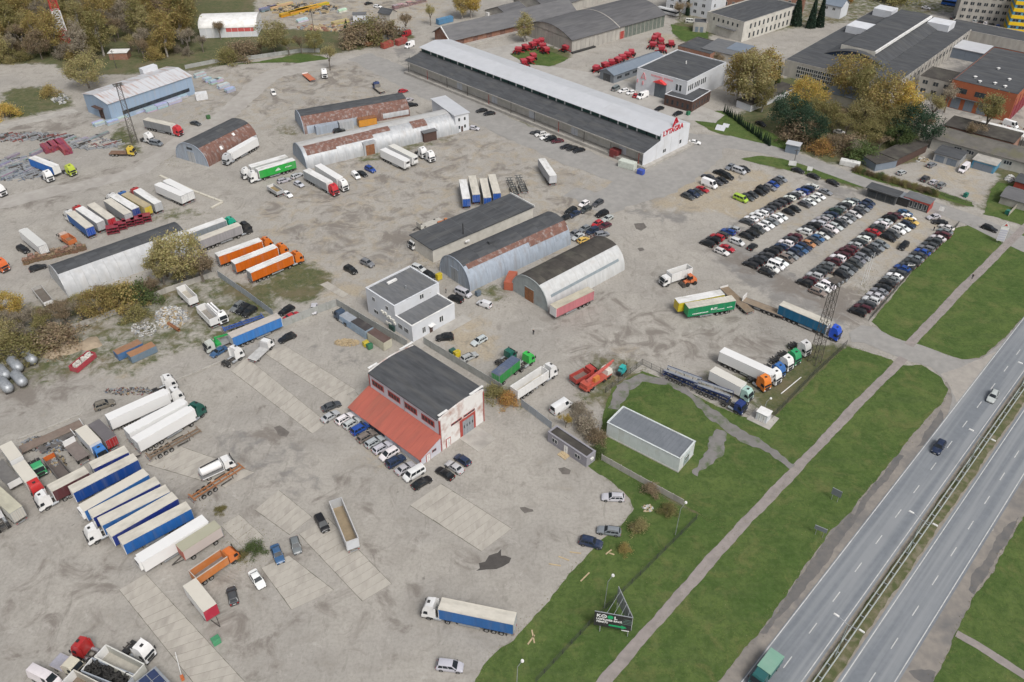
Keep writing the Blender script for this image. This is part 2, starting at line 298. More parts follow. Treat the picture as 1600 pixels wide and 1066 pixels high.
def mk_ground_mat():
    m = bpy.data.materials.new('yard ground'); m.use_nodes = True; t = m.node_tree; N = t.nodes; L = t.links; b = N['Principled BSDF']
    b.inputs['Roughness'].default_value = .95; b.inputs['Specular IOR Level'].default_value = .2
    tc = N.new('ShaderNodeTexCoord'); P = tc.outputs['Object']
    def mp(rot, sx, sy):
        q = N.new('ShaderNodeMapping'); q.inputs['Rotation'].default_value = (0,0,R(rot)); q.inputs['Scale'].default_value = (sx, sy, 1); L.new(P, q.inputs['Vector']); return q.outputs[0]
    def noise(v, s, d=6, r=.6, dist=0):
        n = N.new('ShaderNodeTexNoise'); n.inputs['Scale'].default_value = s; n.inputs['Detail'].default_value = d; n.inputs['Roughness'].default_value = r; n.inputs['Distortion'].default_value = dist; L.new(v, n.inputs['Vector']); return n.outputs['Fac']
    def rg(f, a, c, o=0., p=1.):
        r = N.new('ShaderNodeMapRange'); r.interpolation_type = 'SMOOTHSTEP'
        for k, q in (('From Min',a),('From Max',c),('To Min',o),('To Max',p)): r.inputs[k].default_value = q
        L.new(f, r.inputs['Value']); return r.outputs[0]
    def mix(f, a, c):
        x = N.new('ShaderNodeMix'); x.data_type = 'RGBA'; L.new(f, x.inputs['Factor'])
        for k, q in (('A', a), ('B', c)):
            if isinstance(q, tuple): x.inputs[k].default_value = (*q, 1)
            else: L.new(q, x.inputs[k])
        return x.outputs['Result']
    def math2(op, a, c):
        x = N.new('ShaderNodeMath'); x.operation = op
        for i, q in enumerate((a, c)):
            if isinstance(q, (int, float)): x.inputs[i].default_value = q
            else: L.new(q, x.inputs[i])
        return x.outputs[0]
    at = N.new('ShaderNodeAttribute'); at.attribute_name = 'cover'; sp = N.new('ShaderNodeSeparateColor'); L.new(at.outputs['Color'], sp.inputs[0])
    fine = noise(P, 1.6, 8, .7); blot = noise(P, .13, 8, .68, 1.0); mid = noise(P, .22, 7, .62, .6); big = noise(P, .045, 5, .55, .4)
    col = mix(rg(big, .35, .65), (.382,.361,.324), (.33,.313,.285))
    col = mix(rg(mid, .42, .7, 0, .55), col, (.265,.248,.22))
    tr1 = noise(mp(-38, .9, .09), .8, 7, .65, 1.6); col = mix(rg(tr1, .54, .74, 0, .30), col, (.24,.222,.2))
    tr2 = noise(mp(25, .8, .08), .8, 7, .65, 1.8); col = mix(rg(tr2, .55, .75, 0, .3), col, (.45,.42,.38))
    tr3 = noise(mp(75, 1.0, .1), .7, 7, .65, 2.0); col = mix(rg(tr3, .58, .74, 0, .3), col, (.23,.212,.195))
    def edge(chan, w, src, amt=.75):
        return rg(math2('ADD', chan, math2('MULTIPLY', math2('SUBTRACT', src, .5), amt)), .5-w, .5+w)
    asp = rg(math2('ADD', at.outputs['Alpha'], math2('MULTIPLY', math2('SUBTRACT', mid, .5), 1.8)), .35, .8, 0, .8); col = mix(asp, col, mix(rg(mid,.35,.65), (.245,.238,.228), (.19,.185,.18)))
    sand = rg(math2('ADD', sp.outputs[2], math2('MULTIPLY', math2('SUBTRACT', mid, .5), 2.0)), .25, .9, 0, .85); col = mix(sand, col, mix(rg(fine,.3,.7), (.41,.35,.255), (.35,.30,.225)))
    drk = rg(math2('ADD', sp.outputs[1], math2('MULTIPLY', math2('SUBTRACT', blot, .5), 3.2)), .3, .85, 0, .9); col = mix(drk, col, mix(rg(fine,.35,.65), (.17,.152,.135), (.215,.192,.168)))
    stain = noise(P, .11, 8, .7, 1.2); col = mix(rg(stain, .58, .72, 0, .6), col, (.175,.16,.138))
    st2 = noise(mp(-20, .5, .16), .5, 8, .7, 2.5); col = mix(rg(st2, .56, .7, 0, .5), col, (.19,.174,.152))
    st3 = noise(P, .9, 6, .7, .6); col = mix(rg(st3, .62, .72, 0, .45), col, (.17,.152,.135))
    pl = noise(P, .16, 7, .7, 1.5); col = mix(rg(pl, .57, .7, 0, .5), col, (.46,.435,.4))
    puddle = noise(P, .35, 3, .5, .8); col = mix(rg(puddle, .72, .78, 0, .6), col, (.10,.09,.082))
    gr = edge(sp.outputs[0], .16, noise(P, .3, 8, .72, .3), 1.2)
    gcol = mix(rg(noise(P, .5, 6, .7), .35, .65), (.062,.083,.03), (.12,.118,.055)); gcol = mix(rg(noise(P,.09,5),.45,.7,0,.8), gcol, (.155,.125,.075))
    col = mix(gr, col, gcol)
    col = mix(rg(fine, .4, .7, 0, .32), col, (.16,.145,.128))
    col = mix(rg(noise(P, 6, 4, .7), .55, .8, 0, .25), col, (.5,.47,.42))
    L.new(col, b.inputs['Base Color'])
    bp = N.new('ShaderNodeBump'); bp.inputs['Strength'].default_value = .5; bp.inputs['Distance'].default_value = .06; L.new(fine, bp.inputs['Height']); L.new(bp.outputs[0], b.inputs['Normal'])
    return m
M_ground = mk_ground_mat()
gn = ground_grid('ground', -230, 230, 55, 275, .8, 0); gn.materials.append(M_ground); o = ob('ground', gn); o['kind'] = 'structure'
gf = ground_grid('ground', -420, 420, 275, 760, 2.2, 0); gf.materials.append(M_ground); o = ob('ground_far', gf); o['kind'] = 'structure'
s_ = MB(); s_.box(-3000, 3000, -400, 4200, -1.2, -.25); mo = s_.mesh('terrain', M_ground); o = ob('terrain', mo); o['kind'] = 'structure'
# grass with uneven edges
def mk_grass():
    m = bpy.data.materials.new('mown grass'); m.use_nodes = True; t = m.node_tree; N = t.nodes; L = t.links; b = N['Principled BSDF']; b.inputs['Roughness'].default_value = .9; b.inputs['Specular IOR Level'].default_value = .15
    tc = N.new('ShaderNodeTexCoord'); P = tc.outputs['Object']
    def noise(s, d=6, r=.65, dist=0, v=P):
        n = N.new('ShaderNodeTexNoise'); n.inputs['Scale'].default_value = s; n.inputs['Detail'].default_value = d; n.inputs['Roughness'].default_value = r; n.inputs['Distortion'].default_value = dist; L.new(v, n.inputs['Vector']); return n.outputs['Fac']
    def rg(f, a, c, o=0., p=1.):
        r = N.new('ShaderNodeMapRange')
        for k, q in (('From Min',a),('From Max',c),('To Min',o),('To Max',p)): r.inputs[k].default_value = q
        L.new(f, r.inputs['Value']); return r.outputs[0]
    def mix(f, a, c):
        x = N.new('ShaderNodeMix'); x.data_type = 'RGBA'; L.new(f, x.inputs['Factor'])
        for k, q in (('A', a), ('B', c)):
            if isinstance(q, tuple): x.inputs[k].default_value = (*q, 1)
            else: L.new(q, x.inputs[k])
        return x.outputs['Result']
    f = noise(2.2, 6, .75)
    col = mix(rg(noise(.09, 5, .6, .5), .35, .65), (.070,.118,.030), (.115,.158,.046))
    col = mix(rg(noise(.35, 6, .7, .6), .42, .62, 0, .6), col, (.044,.080,.02))
    col = mix(rg(noise(.16, 7, .7, .8), .52, .66, 0, .65), col, (.165,.165,.065))
    mpn = N.new('ShaderNodeMapping'); mpn.inputs['Rotation'].default_value = (0,0,R(-46.8)); mpn.inputs['Scale'].default_value = (.12,1,1); L.new(P, mpn.inputs['Vector'])
    col = mix(rg(noise(.5, 4, .6, .1, mpn.outputs[0]), .5, .72, 0, .4), col, (.085,.115,.045))
    col = mix(rg(f, .42, .64, 0, .5), col, (.024,.046,.014))
    col = mix(rg(noise(1.1, 5, .7), .5, .64, 0, .4), col, (.12,.165,.06)); col = mix(rg(noise(3.5, 3, .6), .64, .72, 0, .4), col, (.22,.2,.1))
    L.new(col, b.inputs['Base Color']); bp = N.new('ShaderNodeBump'); bp.inputs['Strength'].default_value = .9; bp.inputs['Distance'].default_value = .12; L.new(f, bp.inputs['Height']); L.new(bp.outputs[0], b.inputs['Normal'])
    return m
M_grass = mk_grass()
def rough_poly(pts, jit, step, seed):
    r = random.Random(seed); out = []; n = len(pts)
    ph = [r.uniform(0, 6.28) for _ in range(8)]; acc = 0.0
    for i in range(n):
        a, c = pts[i], pts[(i+1) % n]; l = (c-a).length; k = max(1, int(l/step)); nv = Vector((-(c-a).y, (c-a).x, 0)).normalized() if l > 0 else Vector()
        for j in range(k):
            q = a.lerp(c, j/k); t = acc+l*j/k
            w_ = .5*math.sin(t*.21+ph[0])+.35*math.sin(t*.53+ph[1])+.28*math.sin(t*1.13+ph[2])+.2*math.sin(t*2.3+ph[3])
            out.append(q+nv*jit*(w_+r.uniform(-.25, .25)))
        acc += l
    return out
def sheet(name, px, z, m, jit=0.0, step=1.0, seed=1, kind='structure', parent=None, world=False, thick=0.0):
    pts = [Vector((p[0], p[1], 0)) for p in px] if world else [G(*p) for p in px]
    if jit: pts = rough_poly(pts, jit, step, seed)
    from mathutils.geometry import tessellate_polygon
    vs = [(p.x, p.y, z) for p in pts]; tr = tessellate_polygon([[Vector((p.x, p.y, 0)) for p in pts]])
    me = bpy.data.meshes.new(name); me.from_pydata(vs, [], [tuple(t) for t in tr]); me.materials.append(m)
    import bmesh
    bm = bmesh.new(); bm.from_mesh(me)
    for f in bm.faces:
        f.normal_update()
        if f.normal.z < 0: f.normal_flip()
    bm.to_mesh(me); bm.free(); me.update()
    o = ob(name, me, parent)
    if not parent: o['kind'] = kind
    return o
ZG = .03
for i, g in enumerate(GRASS): sheet('grass_verge', g, ZG+.002*i, M_grass, .28 if i < 6 else .5, .7 if i < 6 else 1.5, i, 'structure')
# weed tufts along the borders and through the yard: real blades, uncountable
def tufts(name, pts, n, size, c, seed, spread):
    r = random.Random(seed); V = []; F = []
    for k in range(n):
        a = r.choice(pts); x = a[0]+r.gauss(0, spread); y = a[1]+r.gauss(0, spread)
        for q in range(3):
            t = r.uniform(0, 6.28); s = size*r.uniform(.5, 1.3); dx, dy = math.cos(t)*s, math.sin(t)*s; h = s*r.uniform(.5, 1.2); n0 = len(V)
            V += [(x-dx*.4, y-dy*.4, 0), (x+dx*.4, y+dy*.4, 0), (x+dx*.7+dy*.3, y+dy*.7-dx*.3, h), (x-dx*.2, y-dy*.2, h*.8)]; F.append((n0, n0+1, n0+2, n0+3))
    me = bpy.data.meshes.new(name); me.from_pydata(V, [], F); me.materials.append(c); me.update(); o = ob(name, me); o['kind'] = 'stuff'; return o
M_weed = mat('dry weeds', (.2,.2,.09), (.28,.25,.14), scale=.4, rough=.95)
edge_pts = []
for g in GRASS[:6]:
    P_ = [G(*p) for p in g]
    for i in range(len(P_)):
        a, c = P_[i], P_[(i+1) % len(P_)]
        for j in range(int((c-a).length/1.5)): q = a.lerp(c, j/max(1, int((c-a).length/1.5))); edge_pts.append((q.x, q.y))
o = tufts('weeds', edge_pts, 5000, .13, M_weed, 3, .45); o['label'] = 'rough weeds along the edges of the grass verges'
GP = []
rr = random.Random(5)
for c, a, poly in PATCH:
    if c == 0 and a < .8:
        us = [p[0] for p in poly]; vs = [p[1] for p in poly]
        for k in range(60):
            u, v = rr.uniform(min(us), max(us)), rr.uniform(min(vs), max(vs))
            if in_poly(np.array([float(u)]), np.array([float(v)]), poly)[0] and v > 160: q = G(u, v); GP.append((q.x, q.y))
o = tufts('weeds', GP, 5000, .13, M_weed, 4, 2.5); o['label'] = 'scattered weeds growing through the worn yard surface'
# ------------------------------------------------------------------ roads
O0 = G(1366, 799); DR = (G(1572, 534)-G(1200, 1014)).normalized(); NR = Vector((DR.y, -DR.x, 0))
def RP(s, t): p = O0+DR*s+NR*t; return (p.x, p.y)
def strip(name, t0, t1, z, m, s0=-140, s1=420, parent=None, jit=0, seed=1, kind='structure', step=1.2):
    return sheet(name, [RP(s0, t0), RP(s0, t1), RP(s1, t1), RP(s1, t0)], z, m, jit, step, seed, kind, parent, True)
M_shoulder = mat('road shoulder', (.27,.245,.215), (.20,.185,.17), scale=.5, rough=.95, dirt=(.13,.13,.132), dscale=.12, damt=.9, stretch=(1,1,1))
def road_mat():
    m = mat('carriageway asphalt', (.185,.202,.222), (.162,.178,.196), scale=.9, rough=.9)
    t = m.node_tree; N = t.nodes; L = t.links; b = N['Principled BSDF']; base = b.inputs['Base Color'].links[0].from_socket
    tc = N.new('ShaderNodeTexCoord'); mp = N.new('ShaderNodeMapping'); mp.inputs['Rotation'].default_value = (0,0,-math.atan2(DR.y, DR.x)); L.new(tc.outputs['Object'], mp.inputs['Vector'])
    m2 = N.new('ShaderNodeMapping'); m2.inputs['Scale'].default_value = (.015,.55,1); L.new(mp.outputs[0], m2.inputs['Vector'])
    n = N.new('ShaderNodeTexNoise'); n.inputs['Scale'].default_value = 1.3; n.inputs['Detail'].default_value = 4; L.new(m2.outputs[0], n.inputs['Vector'])
    mr = N.new('ShaderNodeMapRange'); mr.inputs['From Min'].default_value = .42; mr.inputs['From Max'].default_value = .62; mr.inputs['To Max'].default_value = .75; L.new(n.outputs['Fac'], mr.inputs['Value'])
    x = N.new('ShaderNodeMix'); x.data_type = 'RGBA'; L.new(mr.outputs[0], x.inputs['Factor']); L.new(base, x.inputs['A']); x.inputs['B'].default_value = (.265,.278,.29,1)
    L.new(x.outputs['Result'], b.inputs['Base Color']); return m
M_road = road_mat(); M_line = mat('road marking paint', (.60,.60,.59), (.46,.46,.45), scale=1.5, rough=.8, dirt=(.3,.3,.3), dscale=.6, damt=.6)
strip('road_shoulder', -4.6, .3, .02, M_shoulder, jit=.5, seed=11)
strip('road_shoulder', 18.4, 24.5, .02, M_shoulder, jit=.9, seed=12)
M_mud = mat('shoulder mud', (.12,.118,.118), (.16,.15,.14), scale=.5, rough=.85)
for k, pg in enumerate(([(1330,803),(1318,815),(1294,836),(1266,878),(1247,906),(1226,940),(1202,972),(1186,990),(1198,990),(1236,945),(1286,885),(1322,836),(1342,806)], [(1592,808),(1580,832),(1562,866),(1543,898),(1522,930),(1514,922),(1520,900),(1540,875),(1568,822)], [(1440,1066),(1420,1050),(1440,1046),(1462,1050),(1455,1070)], [(1470,640),(1445,675),(1432,700),(1445,695),(1475,655)], [(1345,780),(1385,735),(1402,712),(1412,712),(1395,740),(1352,790),(1335,812)])):
    sheet('mud_patch', pg, .023+.001*k, M_mud, .3, .5, 20+k)
C1 = strip('carriageway', -.25, 7.75, .065, M_road); C2 = strip('carriageway', 11.5, 19.1, .067, M_road, jit=0)
M_medg = mat('median grass', (.075,.09,.035), (.15,.135,.08), scale=.7, rough=.95, dirt=(.24,.21,.165), dscale=.35, damt=.8)
M_mede = mat('median gravel', (.29,.26,.22), (.22,.2,.17), scale=.8, rough=.95)
strip('median_gravel', 7.7, 11.6, .055, M_mede); strip('median_grass', 8.35, 11.1, .075, M_medg, jit=.22, seed=13, step=.8)
for par, t in ((C1, 0.0), (C1, 7.25), (C2, 12.05), (C2, 18.62)): strip('edge_line', t-.08, t+.08, .078, M_line, parent=par)
dash_me = {}
def dash(par, s, t, l, wd, z=.078):
    sheet('lane_dash', [RP(s, t-wd), RP(s, t+wd), RP(s+l, t+wd), RP(s+l, t-wd)], z, M_line, parent=par, world=True)
for k in range(-8, 26): dash(C1, k*9.0+1.2, 3.8, 2.9, .08); dash(C2, k*9.0-.8, 15.55, 2.9, .08)
# ribbons: local roads and footpaths
def ribbon(name, px, wd, z, m, jit=0.1, seed=1, step=1.5, parent=None):
    pts = [G(*p) for p in px]; Lf = []; Rt = []
    for i, p in enumerate(pts):
        d = (pts[min(i+1, len(pts)-1)]-pts[max(i-1, 0)]).normalized(); n = Vector((-d.y, d.x, 0)); q = wd[i] if isinstance(wd, (list, tuple)) else wd
        Lf.append(p+n*q/2); Rt.append(p-n*q/2)
    return sheet(name, [(p.x, p.y) for p in Lf+Rt[::-1]], z, m, jit, step, seed, world=True, parent=parent)
M_path = mat('footpath asphalt', (.30,.268,.252), (.245,.22,.208), scale=.7, rough=.95, dirt=(.19,.172,.16), dscale=.3, damt=.6)
ribbon('footpath', [(925,1090),(950,1058),(1020,978),(1095,893),(1172,808),(1240,738),(1330,642),(1412,560)], 2.1, .082, M_path, .16, 31, .8)
ribbon('footpath', [(1420,540),(1500,455),(1590,366),(1660,300)], 2.3, .084, M_path, .12, 32, 1)
ribbon('footpath', [(1494,990),(1530,1010),(1610,1062)], 1.6, .082, M_path, .08, 33, .8)
M_lroad = mat('local road asphalt', (.315,.305,.288), (.265,.258,.246), scale=.5, rough=.93, dirt=(.22,.213,.20), dscale=.12, damt=.5)
sheet('local_road', [(1326,520),(1345,508),(1368,512),(1400,530),(1440,540),(1500,562),(1530,562),(1560,540),(1585,514),(1600,560),(1500,690),(1478,660),(1488,620),(1482,600),(1455,574),(1412,562),(1395,555),(1350,536),(1330,535)], .058, M_lroad, .12, 1.0, 34)
sheet('road_apron', [(1530,561),(1560,548),(1592,512),(1575,535),(1520,605),(1498,640),(1492,622),(1480,598),(1470,585),(1500,575)], .062, mat('apron gravel', (.36,.335,.30), (.30,.28,.255), scale=.6, rough=.95), .15, .8, 35)
ribbon('local_road', [(1700,425),(1600,382),(1520,345),(1420,310),(1330,278),(1260,252),(1200,234),(1140,222),(1095,222)], [9,9,8,7,7,7,8,11,14], .06, M_lroad, .15, 36, 1.5)
ribbon('local_road', [(1110,215),(1060,262),(1000,292),(940,318),(890,300)], [16,20,20,14,8], .05, M_lroad, 1.2, 37, 2)
ribbon('local_road', [(1060,262),(960,270),(880,238),(800,202),(720,165),(650,132),(590,100),(560,88)], [12,14,14,14,14,14,14,12], .054, M_lroad, .8, 38, 2)
ribbon('local_road', [(1125,186),(1075,175),(1000,150),(930,128),(870,118),(800,108),(770,82),(830,70),(880,66)], [9,18,19,19,19,18,16,10,8], .056, mat('loading yard concrete', (.40,.385,.36), (.35,.335,.31), scale=.4, rough=.95, dirt=(.27,.26,.24), dscale=.1, damt=.5), .3, 39, 2)
ribbon('local_road', [(-60,335),(0,318),(80,300),(160,283),(220,268),(290,215),(360,175),(400,135),(430,115),(500,100),(560,90)], [8,8,8,7,7,8,9,10,12,12,10], .048, mat('yard track concrete', (.385,.365,.335), (.33,.312,.285), scale=.4, rough=.95, dirt=(.26,.24,.22), dscale=.15, damt=.6), .8, 40, 2)
ribbon('local_road', [(-60,212),(40,190),(120,172)], [6,6,5], .046, M_conc, .5, 41, 2)
ribbon('garden_path', [(958,640),(972,606),(1002,592),(1048,598),(1085,622),(1118,652),(1160,682),(1205,706),(1238,730)], [2.5,3.6,2.6,2.4,2.4,3,2.8,2.2,2.2], .085, mat('worn path asphalt', (.215,.205,.20), (.17,.165,.155), scale=.5, rough=.95, dirt=(.075,.11,.04), dscale=.35, damt=1.0), .55, 42, .7)
ribbon('garden_path', [(1128,675),(1112,708),(1086,742)], [2.6,3.4,1.4], .087, MATS['worn path asphalt'], .7, 43, .7)
# concrete slab strips: every slab is its own piece
M_bed = mat('slab joint soil', (.13,.12,.10), (.10,.10,.07), scale=1, rough=.95)
def slab_strip(q, n, seed, wj=.0):
    a, b_, c, d = [G(*p) for p in q]     # a-b start edge, d-c end edge
    r = random.Random(seed); root = ob('concrete_strip', None); root['kind'] = 'structure'
    sheet('joint_bed', q, .012, M_bed, parent=root)
    for i in range(n):
        t0, t1 = i/n, (i+1)/n; g = .045
        p = [a.lerp(d, t0), b_.lerp(c, t0), b_.lerp(c, t1), a.lerp(d, t1)]; ce = sum(p, Vector())/4
        p = [ce+(x-ce)*(1-g/2.0*(1 if r.random() < .8 else 1.8)) for x in p]
        z = .028+r.uniform(0, .03); mb = MB(); mb.v = [(x.x, x.y, -.05) for x in p]+[(x.x, x.y, z+r.uniform(-.006,.006)) for x in p]
        mb.f = [(4,5,6,7),(0,1,5,4),(1,2,6,5),(2,3,7,6),(3,0,4,7)]; mb.m = [0]*5; mb.add('slab', root, M_slab)
slab_strip([(361,580),(386,559),(512,661),(488,678)], 18, 1); slab_strip([(414,553),(444,539),(556,609),(524,626)], 17, 2)
slab_strip([(398,797),(436,766),(488,808),(452,836)], 7, 3); slab_strip([(186,922),(228,897),(392,1075),(320,1090)], 17, 4)
slab_strip([(228,726),(284,698),(398,738),(352,762)], 13, 5); slab_strip([(345,822),(374,804),(412,838),(384,860)], 5, 6); slab_strip([(408,888),(452,868),(522,922),(455,953)], 8, 11)
slab_strip([(556,612),(524,628),(548,648),(572,632)], 4, 13); slab_strip([(505,640),(540,615),(575,640),(540,665)], 5, 7); slab_strip([(640,790),(690,756),(800,826),(752,862)], 12, 8); slab_strip([(467,835),(513,810),(612,912),(566,940)], 12, 9)
slab_strip([(500,445),(512,440),(545,460),(535,466)], 7, 10)
# ------------------------------------------------------------------ buildings
class Bld:
    """a building standing on footprint a-b-(left)-c; local x runs a->b, y points into the building"""
    def __init__(s, name, label, a, b, c, z=0.0, L=None, W=None, cat='building', group=None, ang=None):
        A, B_, C = G(*a, z), G(*b, z), G(*c, z); d = B_-A; s.L = L or math.hypot(d.x, d.y); s.rz = math.atan2(d.y, d.x) if ang is None else R(ang)
        ex = Vector((math.cos(s.rz), math.sin(s.rz), 0)); ey = Vector((-ex.y, ex.x, 0)); s.W = W or (C-A).dot(ey)
        s.o = thing(name, label, cat, (A.x, A.y, 0), s.rz, group)
    def fb(s, face, s0, s1, z0, z1, d0, d1, mb=None):
        mb = mb or MB()
        if face == 'a': mb.box(s0, s1, -d1, -d0, z0, z1)
        elif face == 'b': mb.box(s.L+d0, s.L+d1, s0, s1, z0, z1)
        elif face == 'c': mb.box(s0, s1, s.W+d0, s.W+d1, z0, z1)
        else: mb.box(-d1, -d0, s0, s1, z0, z1)
        return mb
    def win(s, face, s0, s1, z0, z1, fm=None, n=1, base=0.0, name='window'):
        w_ = s.fb(face, s0, s1, z0, z1, base+.004, base+.05).add(name, s.o, fm or M_white)
        for i in range(n):
            a = s0+(s1-s0)*i/n+.07; b_ = s0+(s1-s0)*(i+1)/n-.07
            s.fb(face, a, b_, z0+.08, z1-.08, base+.052, base+.06).add('pane', w_, M_winglass)
    def door(s, face, s0, s1, z0, z1, m, base=0.0, name='door', color=None):
        d = s.fb(face, s0, s1, z0, z1, base+.004, base+.07).add(name, s.o, m, color=color)
        c = (s0+s1)/2; s.fb(face, c+.08, c+.16, z0+.9, z0+1.2, base+.072, base+.13).add('handle', d, M_galv)
        s.fb(face, c-.02, c+.02, z0+.02, z1-.02, base+.072, base+.078).add('door_seam', d, M_black)
    def walls(s, h, m, name='wall', t=.3, h2=None):
        for f, a, b_ in (('a', 0, s.L), ('c', 0, s.L), ('d', t, s.W-t), ('b', t, s.W-t)):
            s.fb(f, a, b_, 0, h, -t, 0).add(name, s.o, m)
    def flat_roof(s, h, m, par=.35, pm=None, over=0.0):
        B(.3, s.L-.3, .3, s.W-.3, h-par-.2, h-par).add('roof', s.o, m)
        if par > .05:
            p = MB(); e = .06
            for (x0, x1, y0, y1) in ((-e, s.L+e, -e, .34), (-e, s.L+e, s.W-.34, s.W+e), (-e, .34, .34, s.W-.34), (s.L-.34, s.L+e, .34, s.W-.34)): p.box(x0, x1, y0, y1, h+.002, h+.1)
            p.add('parapet_cap', s.o, pm or M_white)
    def gable(s, h, rise, rm, wm, over=.4, along='x', flash=None):
        """two roof slopes, ridge along x (or y), with gable wall tops"""
        L, W = s.L, s.W; e = over; t = .18
        if along == 'x':
            k = rise/(W/2); ze = h-e*k
            for y0, y1, z0, z1 in ((-e, W/2, ze, h+rise), (W+e, W/2, ze, h+rise)):
                m = MB(); m.v = [(-e,y0,z0+.02),(L+e,y0,z0+.02),(L+e,y1,z1+.02),(-e,y1,z1+.02),(-e,y0,z0+t),(L+e,y0,z0+t),(L+e,y1,z1+t),(-e,y1,z1+t)]; m.f = [(3,2,1,0),(4,5,6,7),(0,1,5,4),(1,2,6,5),(2,3,7,6),(3,0,4,7)]; m.m = [0]*6
                m.add('roof_slope', s.o, rm)
            for x0, x1 in ((0, .3), (L-.3, L)): MB().prism([(0, h), (W, h), (W/2, h+rise)], x0, x1).add('gable', s.o, wm)
        else:
            k = rise/(L/2); ze = h-e*k
            for x0, x1, z0, z1 in ((-e, L/2, ze, h+rise), (L+e, L/2, ze, h+rise)):
                m = MB(); m.v = [(x0,-e,z0+.02),(x0,W+e,z0+.02),(x1,W+e,z1+.02),(x1,-e,z1+.02),(x0,-e,z0+t),(x0,W+e,z0+t),(x1,W+e,z1+t),(x1,-e,z1+t)]; m.f = [(3,2,1,0),(4,5,6,7),(0,1,5,4),(1,2,6,5),(2,3,7,6),(3,0,4,7)]; m.m = [0]*6
                m.add('roof_slope', s.o, rm)
            for y0, y1 in ((0, .3), (W-.3, W)): MB().prism([(0, h), (L, h), (L/2, h+rise)], y0, y1, 'y').add('gable', s.o, wm)
def text_mesh(body, size, ext, m, bold=0.0):
    cu = bpy.data.curves.new('lettering', 'FONT'); cu.body = body; cu.size = size; cu.extrude = ext; cu.offset = bold; cu.align_x = 'LEFT'
    o = bpy.data.objects.new('lettering_tmp', cu); COL.objects.link(o); dg = bpy.context.evaluated_depsgraph_get(); dg.update()
    me = bpy.data.meshes.new_from_object(o.evaluated_get(dg)); bpy.data.objects.remove(o); me.materials.clear(); me.materials.append(m); return me
M_letter = mat('red sign paint', (.48,.02,.035), rough=.5)
M_pinks = mat('faded red sign paint', (.62,.22,.24), (.66,.32,.33), scale=1, rough=.7)
# --- workshop with the red lean-to
b = Bld('workshop', 'white workshop with dark vaulted roof and red lean-to, cars parked along it', (575,580), (686,656), (757.5,610), 9.4)
L, W = b.L, b.W; H0 = 8.9
M_peel = mat('peeling white brick', (.70,.69,.67), (.66,.64,.62), scale=.8, rough=.9, dirt=(.36,.19,.145), dscale=.28, damt=1.0)
M_lilac = mat('pale lilac render', (.56,.56,.61), (.50,.50,.55), scale=.4, rough=.9, dirt=(.40,.39,.40), dscale=.25, damt=.4)
for f, m in (('a', M_lilac), ('c', M_peel)): b.fb(f, 0, L, 0, H0, -.4, 0).add('wall', b.o, m)
prof = [(.0, 0), (W, 0), (W, H0+.5)]+[(W*(1-t), H0+.5+.75*math.sin(math.pi*t)) for t in (.2, .4, .5, .6, .8)]+[(0, H0+.5)]
MB().prism(prof, L-.35, L).add('gable_wall', b.o, M_peel); MB().prism(prof, 0, .35).add('gable_wall', b.o, M_peel)
K = 10; rr_ = MB()
ring = [(y, H0+.42+.75*math.sin(math.pi*y/W)) for y in [(-.35+(W+.7)*i/K) for i in range(K+1)]]
MB().loft([[(x, y, z) for y, z in ring]+[(x, y, z-.25) for y, z in ring[::-1]] for x in (.36, L*.33, L*.66, L-.36)]).add('roof', b.o, M_feltd, smooth=40)
for xs in (0, L-.42):
    for y0, y1 in ((.0, 2.6), (W-4, W)): B(xs-.05, xs+.45, y0, y1, H0+.95+.4, H0+1.12+.4).add('parapet_cap', b.o, M_white)
for i in range(4):
    s0 = 1.0+i*(L-1.2)/4; b.fb('a', s0, s0+4.2, 5.95, 7.75, .004, .03).add('window_surround', b.o, M_redtrim)
    b.win('a', s0+.25, s0+3.95, 6.25, 7.55, M_redtrim, 4, .03)
for s0 in (0, L-.25): b.fb('a', s0, s0+.25, 4.6, H0, .004, .06).add('corner_trim', b.o, M_redtrim)
b.fb('b', .0, .22, 0, H0, .004, .06).add('corner_trim', b.o, M_redtrim); b.fb('b', W-.22, W, 0, H0, .004, .06).add('corner_trim', b.o, M_redtrim)
b.fb('b', 5.8, 10.6, 0, 5.0, .004, .06).add('door_surround', b.o, M_redtrim)
M_gate = mat('grey gate', (.30,.32,.34), (.26,.28,.3), scale=1, rough=.6)
for k in range(4): b.door('b', 6.6+k*.85, 7.4+k*.85, 0, 4.3, M_gate, .06, 'gate_leaf'); b.fb('b', 6.85+k*.85, 7.15+k*.85, 2.2, 3.0, .14, .15).add('pane', b.o, M_winglass)
b.win('b', 3.2, 6.4, 5.3, 5.9, M_redtrim, 3, .06); b.win('b', 7.0, 10.4, 5.3, 5.9, M_redtrim, 3, .06)
b.fb('b', 1.5, 2.9, 0, 2.5, .004, .04).add('door_frame', b.o, M_redtrim); b.door('b', 1.7, 2.7, 0, 2.3, M_white, .04)
D = 6.0; ev, tv = 2.35, 4.75
b.fb('a', 0, L*.26, 0, ev, D-.25, D).add('annex_wall', b.o, M_lilac); b.fb('a', L*.5, L, 0, ev, D-.25, D).add('annex_wall', b.o, M_lilac)
b.fb('a', L*.26+.02, L*.5-.02, 0, ev-.25, D-.3, D-.12).add('sliding_door', b.o, mat('navy sheet', (.035,.05,.075), (.045,.06,.085), rough=.5))
for x0 in (0, L-.25): MB().prism([(-D, 0), (-.01, 0), (-.01, tv-.05), (-D, ev-.05)], x0, x0+.25).add('annex_end_wall', b.o, M_lilac)
nr = 12
